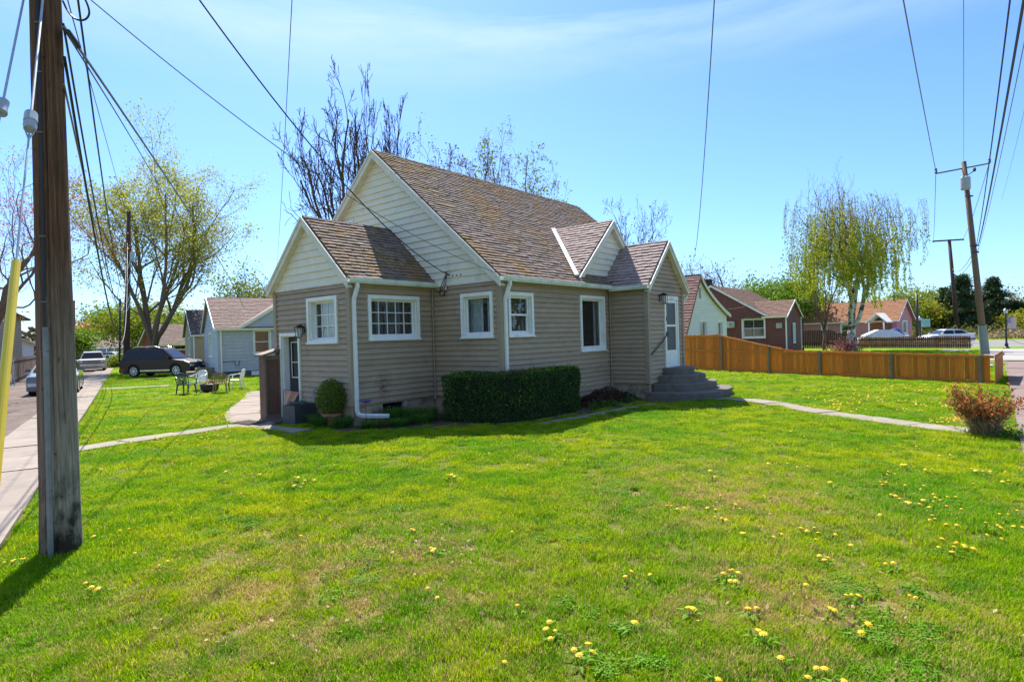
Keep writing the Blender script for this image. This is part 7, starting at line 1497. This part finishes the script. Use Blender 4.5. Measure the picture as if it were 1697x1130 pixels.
# shrubs
root = thing('red_shrub', 'small pink-red leafy shrub at the foot of the white birch', 'shrub', at(1402, 45)); p = rng.normal(0, .55, (1500, 3)); p[:, 2] = np.abs(p[:, 2]) * .8 + .1; leaf_cloud('leaves', p, .12, LF_PINK, root, seed=31); m_ = MB()
for k in range(20): a_ = random.random() * 6.28; m_.tube([(0, 0, 0), (cos(a_) * .7, sin(a_) * .7, .9)], .012, 4)
tag(m_.build('stems', BARK_R, root), kind='stuff')
for i, (x, d_, lf, s_, h_, lb) in enumerate(((203, 60, LF_YG, .8, 1.1, 'yellow-green shrub behind the foot of the dark pole'), (188, 112, LF_OLIVE, 1.0, 1.2, 'low dark bush beside the far crossing'), (1690, 70, LF_DRY, 2.2, .9, 'dry tan brush along the far side of the street'), (1630, 78, LF_OLIVE, 2.5, 1.3, 'dark low scrub beyond the street by the poles'), (1545, 76, LF_OLIVE, 2.5, 1.2, 'low green scrub beyond the white sedan'))):
    root = thing('shrub', lb, 'shrub', at(x, d_)); n_ = 2200; p = rng.normal(0, 1, (n_, 3)) * np.array([s_, s_ * .5, h_ * .45]); p[:, 2] = np.abs(p[:, 2]) + .05; leaf_cloud('leaves', p, .16 + .002 * d_, lf, root, seed=300 + i)
# far belt of trees that closes the horizon
pts = []; 
for k in range(26000):
    a_ = random.uniform(radians(48), radians(138)); rd = random.uniform(170, 250); hgt = (5.5 + 3.0 * mnoise.noise(Vector((a_ * 14, 0, 0))) + 2.5 * mnoise.noise(Vector((a_ * 45, 1, 0)))); pts.append((cos(a_) * rd, sin(a_) * rd, random.random() ** .8 * max(hgt, 1.5)))
leaf_cloud('distant_trees', pts, 1.7, leafmat('far_foliage', (.085, .085, .04), (.12, .10, .05), .15), None, seed=400, aspect=.8)
# trees behind the camera, mirrored in the window panes
for i, (x, y, h_, r_) in enumerate(((-16, -14, 10, 4.5), (-4, -22, 11, 5), (9, -19, 10, 4.6), (27, 19.5, 9, 4.5))):
    tree('street_tree', ('leafy street tree standing behind the viewpoint, beside the side road', 'leafy tree across the road behind the viewpoint', 'yellow-green tree across the corner behind the viewpoint', 'leafy street tree past the right edge beyond the brown walk')[i], (x, y, 0), h_, r_, bark=BARK, leaf=LF_YG, leafn=2600, leafs=.4, trunk_h=2.5, trunk_r=.3, limbs=7, seed=500 + i, levels=3, kids=(5, 5), ratio=.6, spread=.6)

# ================================================================== LAWN
grass, t, b, o = newmat('grass_blade'); col, dry, v = lawn_color(t)
oi = t.nodes.new('ShaderNodeObjectInfo'); g_ = t.nodes.new('ShaderNodeNewGeometry'); rr_ = rnd_out(t)
mr = t.nodes.new('ShaderNodeMapRange'); mr.inputs['To Min'].default_value = .62; mr.inputs['To Max'].default_value = 1.35; t.links.new(rr_, mr.inputs['Value'])
hs = t.nodes.new('ShaderNodeHueSaturation'); t.links.new(mr.outputs[0], hs.inputs['Value']); t.links.new(col, hs.inputs['Color'])
m7 = N(t, 'ShaderNodeMath', operation='MULTIPLY'); m7.inputs[1].default_value = 5.17; f7 = N(t, 'ShaderNodeMath', operation='FRACT'); t.links.new(rr_, m7.inputs[0]); t.links.new(m7.outputs[0], f7.inputs[0])
gt_ = N(t, 'ShaderNodeMath', operation='LESS_THAN'); t.links.new(f7.outputs[0], gt_.inputs[0]); ad_ = N(t, 'ShaderNodeMath', operation='MULTIPLY_ADD'); t.links.new(dry, ad_.inputs[0]); ad_.inputs[1].default_value = .88; ad_.inputs[2].default_value = .04; t.links.new(ad_.outputs[0], gt_.inputs[1])
cc = mixc(t, gt_.outputs[0], hs.outputs[0], (.50, .38, .13))
t.links.new(cc, b.inputs['Base Color']); b.inputs['Roughness'].default_value = .6; b.inputs['Specular IOR Level'].default_value = .12
tr = t.nodes.new('ShaderNodeBsdfTranslucent'); t.links.new(cc, tr.inputs['Color']); ms = t.nodes.new('ShaderNodeMixShader'); ms.inputs[0].default_value = .5
t.links.new(b.outputs[0], ms.inputs[1]); t.links.new(tr.outputs[0], ms.inputs[2]); t.links.new(ms.outputs[0], o.inputs[0])
WEED = leafmat('weed_leaf', (.11, .28, .012), (.20, .38, .02), .45)
protos = bpy.data.collections.new('grass_tufts')
def tuft(n, R_, H_, w, seed, mat, broad=False):
    r = random.Random(seed); V = []; F_ = []
    for _ in range(n):
        a_ = r.random() * 6.28; q = R_ * r.random() ** .5; x, y = q * cos(a_), q * sin(a_); h_ = H_ * r.uniform(.45, 1.15); d_ = r.random() * 6.28; ln = h_ * r.uniform(.15, .9 if not broad else 1.6); ww = w * r.uniform(.7, 1.3)
        px_, py_ = -sin(d_) * ww / 2, cos(d_) * ww / 2; b_ = len(V)
        if broad: px_ *= 1; hz = h_ * .5
        V += [(x + px_ * .8, y + py_ * .8, 0), (x - px_ * .8, y - py_ * .8, 0), (x + cos(d_) * ln * .35 - px_, y + sin(d_) * ln * .35 - py_, h_ * .6), (x + cos(d_) * ln * .35 + px_, y + sin(d_) * ln * .35 + py_, h_ * .6), (x + cos(d_) * ln, y + sin(d_) * ln, h_ * (1 if not broad else .7))]
        F_ += [(b_, b_ + 1, b_ + 2, b_ + 3), (b_ + 3, b_ + 2, b_ + 4)]
    me = bpy.data.meshes.new('tuft'); me.from_pydata(V, [], F_); me.materials.append(mat); o = bpy.data.objects.new('tuft', me); protos.objects.link(o); return o
for k in range(6): tuft(88, .088, .050, .0042, 900 + k, grass)
for k in range(2): tuft(34, .075, .036, .013, 950 + k, WEED, True)
def poly_w(P): return [(hw(*p).x, hw(*p).y) for p in P]
HOUSEP = poly_w([(-.05, -.1), (2.45, -.1), (2.45, -2.35), (7.4, -2.35), (7.4, -3.6), (9.95, -3.6), (9.95, -2.35), (12.6, -2.35), (12.6, 6.5), (2.4, 6.5), (2.4, 3.25), (-.05, 3.25)]); BEDP = poly_w(BED); SLABP = poly_w([(0, 2.1), (-1.0, 2.1), (-1.0, 3.5), (0, 3.5)])
fdir = (FB - FA).normalized()
STEPC_ = hw(UE + 1.35, VE)
def lawn_ok(x, y):
    h = wh((x, y, 0)); sdist = (Vector((x, y, 0)) - SE).dot(SN)
    if sdist > -.03 + .05 * mnoise.noise(Vector((x * 3, y * 3, 0))): return False
    if h.y < -11.38 + .06 * mnoise.noise(Vector((x * 3, y * 3, 0))): return False
    if inpoly(x, y, HOUSEP) or inpoly(x, y, SLABP): return False
    if h.x > 29.5: return h.x < 46 and h.y > -10.5
    if inpoly(x, y, BEDP): return random.random() < .06
    if (x - STEPC_.x) ** 2 + (y - STEPC_.y) ** 2 < 1.5 ** 2 and h.y < VE: return False
    q_ = Vector((x - GL.x, y - GL.y, 0)); a_ = q_.x * .836 + q_.y * .549; b2_ = -q_.x * .549 + q_.y * .836
    if a_ > -.15 and b2_ > -.1 and b2_ < 8: return False
    for c, w_ in PATHS:
        for i in range(len(c) - 1):
            a, b_ = c[i], c[i + 1]; dx, dy = b_.x - a.x, b_.y - a.y; l2 = dx * dx + dy * dy
            if l2 < 1e-9: continue
            t_ = max(0, min(1, ((x - a.x) * dx + (y - a.y) * dy) / l2)); ex, ey = x - a.x - t_ * dx, y - a.y - t_ * dy
            if ex * ex + ey * ey < (w_ - .03 + .06 * mnoise.noise(Vector((x * 4, y * 4, 0)))) ** 2: return False
    return True
GP, GR, GS, GI = [], [], [], []
for (d0, d1, dens, sc_) in ((2.2, 5, 230, 1.0), (5, 8.5, 160, 1.1), (8.5, 14, 80, 1.35), (14, 22, 30, 1.9), (22, 34, 10, 2.8), (34, 60, 3.2, 4.2)):
    xw = lambda d: .95 * d + 1.2
    n_ = int((d1 - d0) * (xw(d0) + xw(d1)) * dens)
    for _ in range(n_):
        y = random.uniform(d0, d1); xm = xw(d1); x = random.uniform(-xm, xm)
        if abs(x) > xw(y): continue
        if not lawn_ok(x, y): continue
        hn = 1 + .45 * mnoise.noise(Vector((x * .9, y * .9, 7))) + .35 * mnoise.noise(Vector((x * 3.1, y * 3.1, 2)))
        wn = mnoise.noise(Vector((x * 1.1, y * 1.1, 20))) + .5 * mnoise.noise(Vector((x * 4, y * 4, 21)))
        GP.append((x, y, .0)); GR.append(random.random() * 6.28); GS.append((sc_ ** .8, (.75 + .25 * sc_) * max(.45, hn))); GI.append(random.randrange(6))
        if wn > .44 and y < 24 and random.random() < .55: GP.append((x + .03, y, .012)); GR.append(random.random() * 6.28); GS.append((sc_ ** .7, 1.15 * sc_ ** .4)); GI.append(6 + random.randrange(2))
me = bpy.data.meshes.new('lawn_points'); me.from_pydata(GP, [], []); 
at_ = me.attributes.new('rot', 'FLOAT', 'POINT'); at_.data.foreach_set('value', GR)
at_ = me.attributes.new('scl', 'FLOAT_VECTOR', 'POINT'); at_.data.foreach_set('vector', np.array([(a, a, b_) for a, b_ in GS]).ravel())
at_ = me.attributes.new('idx', 'INT', 'POINT'); at_.data.foreach_set('value', GI)
lawn = link('lawn', me); tag(lawn, 'green lawn grass with clover and weeds around the tan house', 'grass', kind='stuff')
ng = bpy.data.node_groups.new('lawn_scatter', 'GeometryNodeTree'); ng.interface.new_socket('Geometry', in_out='INPUT', socket_type='NodeSocketGeometry'); ng.interface.new_socket('Geometry', in_out='OUTPUT', socket_type='NodeSocketGeometry')
gi_ = ng.nodes.new('NodeGroupInput'); go = ng.nodes.new('NodeGroupOutput'); iop = ng.nodes.new('GeometryNodeInstanceOnPoints'); ci = ng.nodes.new('GeometryNodeCollectionInfo'); ci.inputs['Collection'].default_value = protos
ci.inputs['Separate Children'].default_value = True; ci.inputs['Reset Children'].default_value = True; iop.inputs['Pick Instance'].default_value = True
def na(nm, ty): n = ng.nodes.new('GeometryNodeInputNamedAttribute'); n.data_type = ty; n.inputs['Name'].default_value = nm; return n
a1n, a2n, a3n = na('rot', 'FLOAT'), na('scl', 'FLOAT_VECTOR'), na('idx', 'INT'); cb = ng.nodes.new('ShaderNodeCombineXYZ')
lk = ng.links; lk.new(a1n.outputs['Attribute'], cb.inputs['Z']); lk.new(cb.outputs[0], iop.inputs['Rotation']); lk.new(a2n.outputs['Attribute'], iop.inputs['Scale']); lk.new(a3n.outputs['Attribute'], iop.inputs['Instance Index'])
lk.new(gi_.outputs[0], iop.inputs['Points']); lk.new(ci.outputs[0], iop.inputs['Instance']); lk.new(iop.outputs[0], go.inputs[0])
md = lawn.modifiers.new('scatter', 'NODES'); md.node_group = ng
st_ = MB(); q_ = G(1641, 609); st_.lathe([(.05, 0), (.13, .05), (.12, .13), (.04, .17)], 9); o = st_.build('pale_stone', M('stone_pale', (.55, .53, .48), (.42, .40, .36), 8, .9)); o.location = q_; o.scale = (1.3, .9, .8); tag(o, 'pale stone lying at the street end of the cedar fence', 'stone')
q_ = G(252, 630); root = thing('stump', 'small dark weathered stump low in the grass before the maroon car', 'stump', q_); st_ = MB(); st_.lathe([(.26, -.02), (.22, .05), (.18, .10), (.05, .11)], 11); st_.build('wood', BARK_D, root); st_ = MB(); st_.tube([(-.5, .05, .03), (-.1, 0, .06), (.45, -.1, .04)], .035, 5); st_.build('branch', BARK_D, root)
for i, ((xa, ya, da), (xb, yb, db)) in enumerate((((1160, 512, 38), (1262, 498, 44)), ((1400, 480, 60), (1330, 500, 64)))):
    wire(('pale service wire hanging before the brown gable', 'thin service wire running into the birch crown')[i], D(xa, ya, da), D(xb, yb, db), None, .012, CABLEG, sag=.3)
# dandelions
YELF = M('dandelion_yellow', (.90, .60, .003), (.86, .52, .003), 60, .6, transl=.25)
STEMG = M('dandelion_stem', (.16, .22, .05), None, 5, .6)
dm = []
for k in range(3):
    r = random.Random(k); m_ = MB(); m_.lathe([(.004, .056), (.016, .060), (.021, .064), (.015, .069), (.004, .071)], 9, (0, 0, 0), 0)
    for j in range(9):
        a_ = j * .698 + r.random() * .3; c_, s_ = cos(a_), sin(a_); m_.add([(c_ * .016 - s_ * .006, s_ * .016 + c_ * .006, .066), (c_ * .016 + s_ * .006, s_ * .016 - c_ * .006, .066), (c_ * .030, s_ * .030, .064)], [(0, 1, 2)], 0)
    m_.tube([(0.01, 0.0, 0), (0, 0, .055)], .0022, 4, 1)
    for j in range(5):
        a_ = j * 1.256 + r.random(); c_, s_ = cos(a_), sin(a_); m_.add([(c_ * .01, s_ * .01, .005), (c_ * .06 - s_ * .012, s_ * .06 + c_ * .012, .035), (c_ * .12, s_ * .12, .02), (c_ * .06 + s_ * .012, s_ * .06 - c_ * .012, .035)], [(0, 1, 2, 3)], 2)
    dm.append(m_.mesh('dandelion', [YELF, STEMG, WEED]))
def lst(s, ox, oy, k): 
    v = [float(q) for q in s.split()]; return [(ox + v[i] / k, oy + v[i + 1] / k) for i in range(0, len(v), 2)]
DP = lst('239 260 360 283 255 203 468 212 512 230 615 187 383 327 460 332 490 340 525 338 312 368 170 355 183 378 620 403 612 398 205 450 15 485 30 488 50 497 78 492 165 495 190 498 260 485 280 500 188 530 205 530 222 537 288 585 307 593 395 598 425 585 502 566 525 574 571 584 551 570 549 609 627 594 687 630 578 668 600 676 598 685 215 740 243 727 262 728 272 735 245 765 265 757 520 775 665 825 688 822 705 818 602 860 628 863 742 912 722 944 902 822 934 830 813 697 845 700 98 860 310 868 338 862 335 948 367 960 380 965 433 1042 527 1117 578 1092 600 1098 645 1125 183 1122 1011 641 1055 640 1068 632 1085 625 1098 635 1112 643 1130 645 1064 655 1015 610 1046 553 1075 557 1098 497 1238 521 1263 517 1290 507 1187 547 1217 555 1228 567 1178 588 1230 600 1292 560 1313 562 985 522 980 537 998 537 982 489 955 465 980 470 1020 467 1040 490 1045 457 1075 455 950 412 945 427 990 443 992 455 890 413 893 473 912 476 930 480 832 445 858 455 847 450 803 518 790 400 808 407 825 403 812 370 820 362 843 369 876 333 890 336 920 345 960 350 985 350 1020 298 1046 300 925 265 1130 350 1150 355 1175 360 1195 370 1205 357 1250 393 1272 393 1260 360 1132 408 850 268', 1100, 620, 2.216)
DP += lst('480 258 637 273 640 300 770 285 330 345 345 340 358 345 570 562 188 550 258 625 270 627 283 625 256 776 290 806 604 851 720 904 740 940 725 966 712 932 820 1003 865 995 838 1036 868 1025 537 1060 1037 911 1018 710 1013 731 1110 722 1258 850 1380 724', 600, 640, 2.307)
DP += lst('25 675 45 673 60 668 75 667 90 662 340 750 350 772 383 776 613 686 630 674 525 640 455 561 495 552 367 575 1147 578 1572 549 925 415 1168 443 1357 400 1120 352 1140 348 1165 365 1190 358 1205 362 1130 380 1155 375 865 325 990 338 1275 302 390 318 658 298', 0, 640, 2.306)
GRP = 'yellow dandelions open in the lawn'
def put_dandelion(p, k):
    o = bpy.data.objects.new('dandelion', dm[k % 3]); COL.objects.link(o); s_ = random.uniform(.6, 1.0); o.scale = (s_, s_, random.uniform(1.0, 1.3)); o.location = (p.x, p.y, 0); o.rotation_euler = (random.uniform(-.35, .35), random.uniform(-.35, .35), random.random() * 6.28); tag(o, 'yellow dandelion flower open in the lawn grass', 'dandelion', GRP)
for k, (x, y) in enumerate(DP):
    p = G(x, y, .06)
    if lawn_ok(p.x, p.y): put_dandelion(p, k)
far = MB(); cnt = 0
for _ in range(620):
    x, y = random.uniform(1290, 1600), random.uniform(637, 705); p = G(x, y, .03)
    if not lawn_ok(p.x, p.y) or mnoise.noise(Vector((p.x * .7, p.y * .7, 4))) < -.05 + (.2 if x < 1400 else 0): continue
    cnt += 1
    if cnt < 95: put_dandelion(p, cnt)
    else: far.lathe([(.004, .055), (.026, .064), (.012, .074)], 6, (p.x, p.y, 0))
for _ in range(420):
    x, y = random.uniform(140, 430), random.uniform(648, 735); p = G(x, y, .03)
    if lawn_ok(p.x, p.y) and mnoise.noise(Vector((p.x * .5, p.y * .5, 9))) > -.05: far.lathe([(.004, .055), (.022, .064), (.012, .074)], 6, (p.x, p.y, 0))
tag(far.build('dandelion_patch', YELF), 'many tiny yellow dandelions across the farther lawns', 'dandelions', kind='stuff')
# dry leaf litter in the worn patches
pts = []
for _ in range(1300):
    cx_, cy_, rr2 = random.choice(((-1.5, 4.6, 1.5), (2.6, 7.2, 1.9), (1.9, 4.0, 1.0), (-.9, 5.2, .6))); x, y = random.gauss(cx_, rr2 * .5), random.gauss(cy_, rr2 * .5); pts.append((x, y, .02 + random.random() * .02))
leaf_cloud('leaf_litter', pts, .035, leafmat('dead_leaf', (.30, .17, .08), (.52, .38, .22), .15), None, seed=410)
# clean the outliner: nothing but the scene's own objects
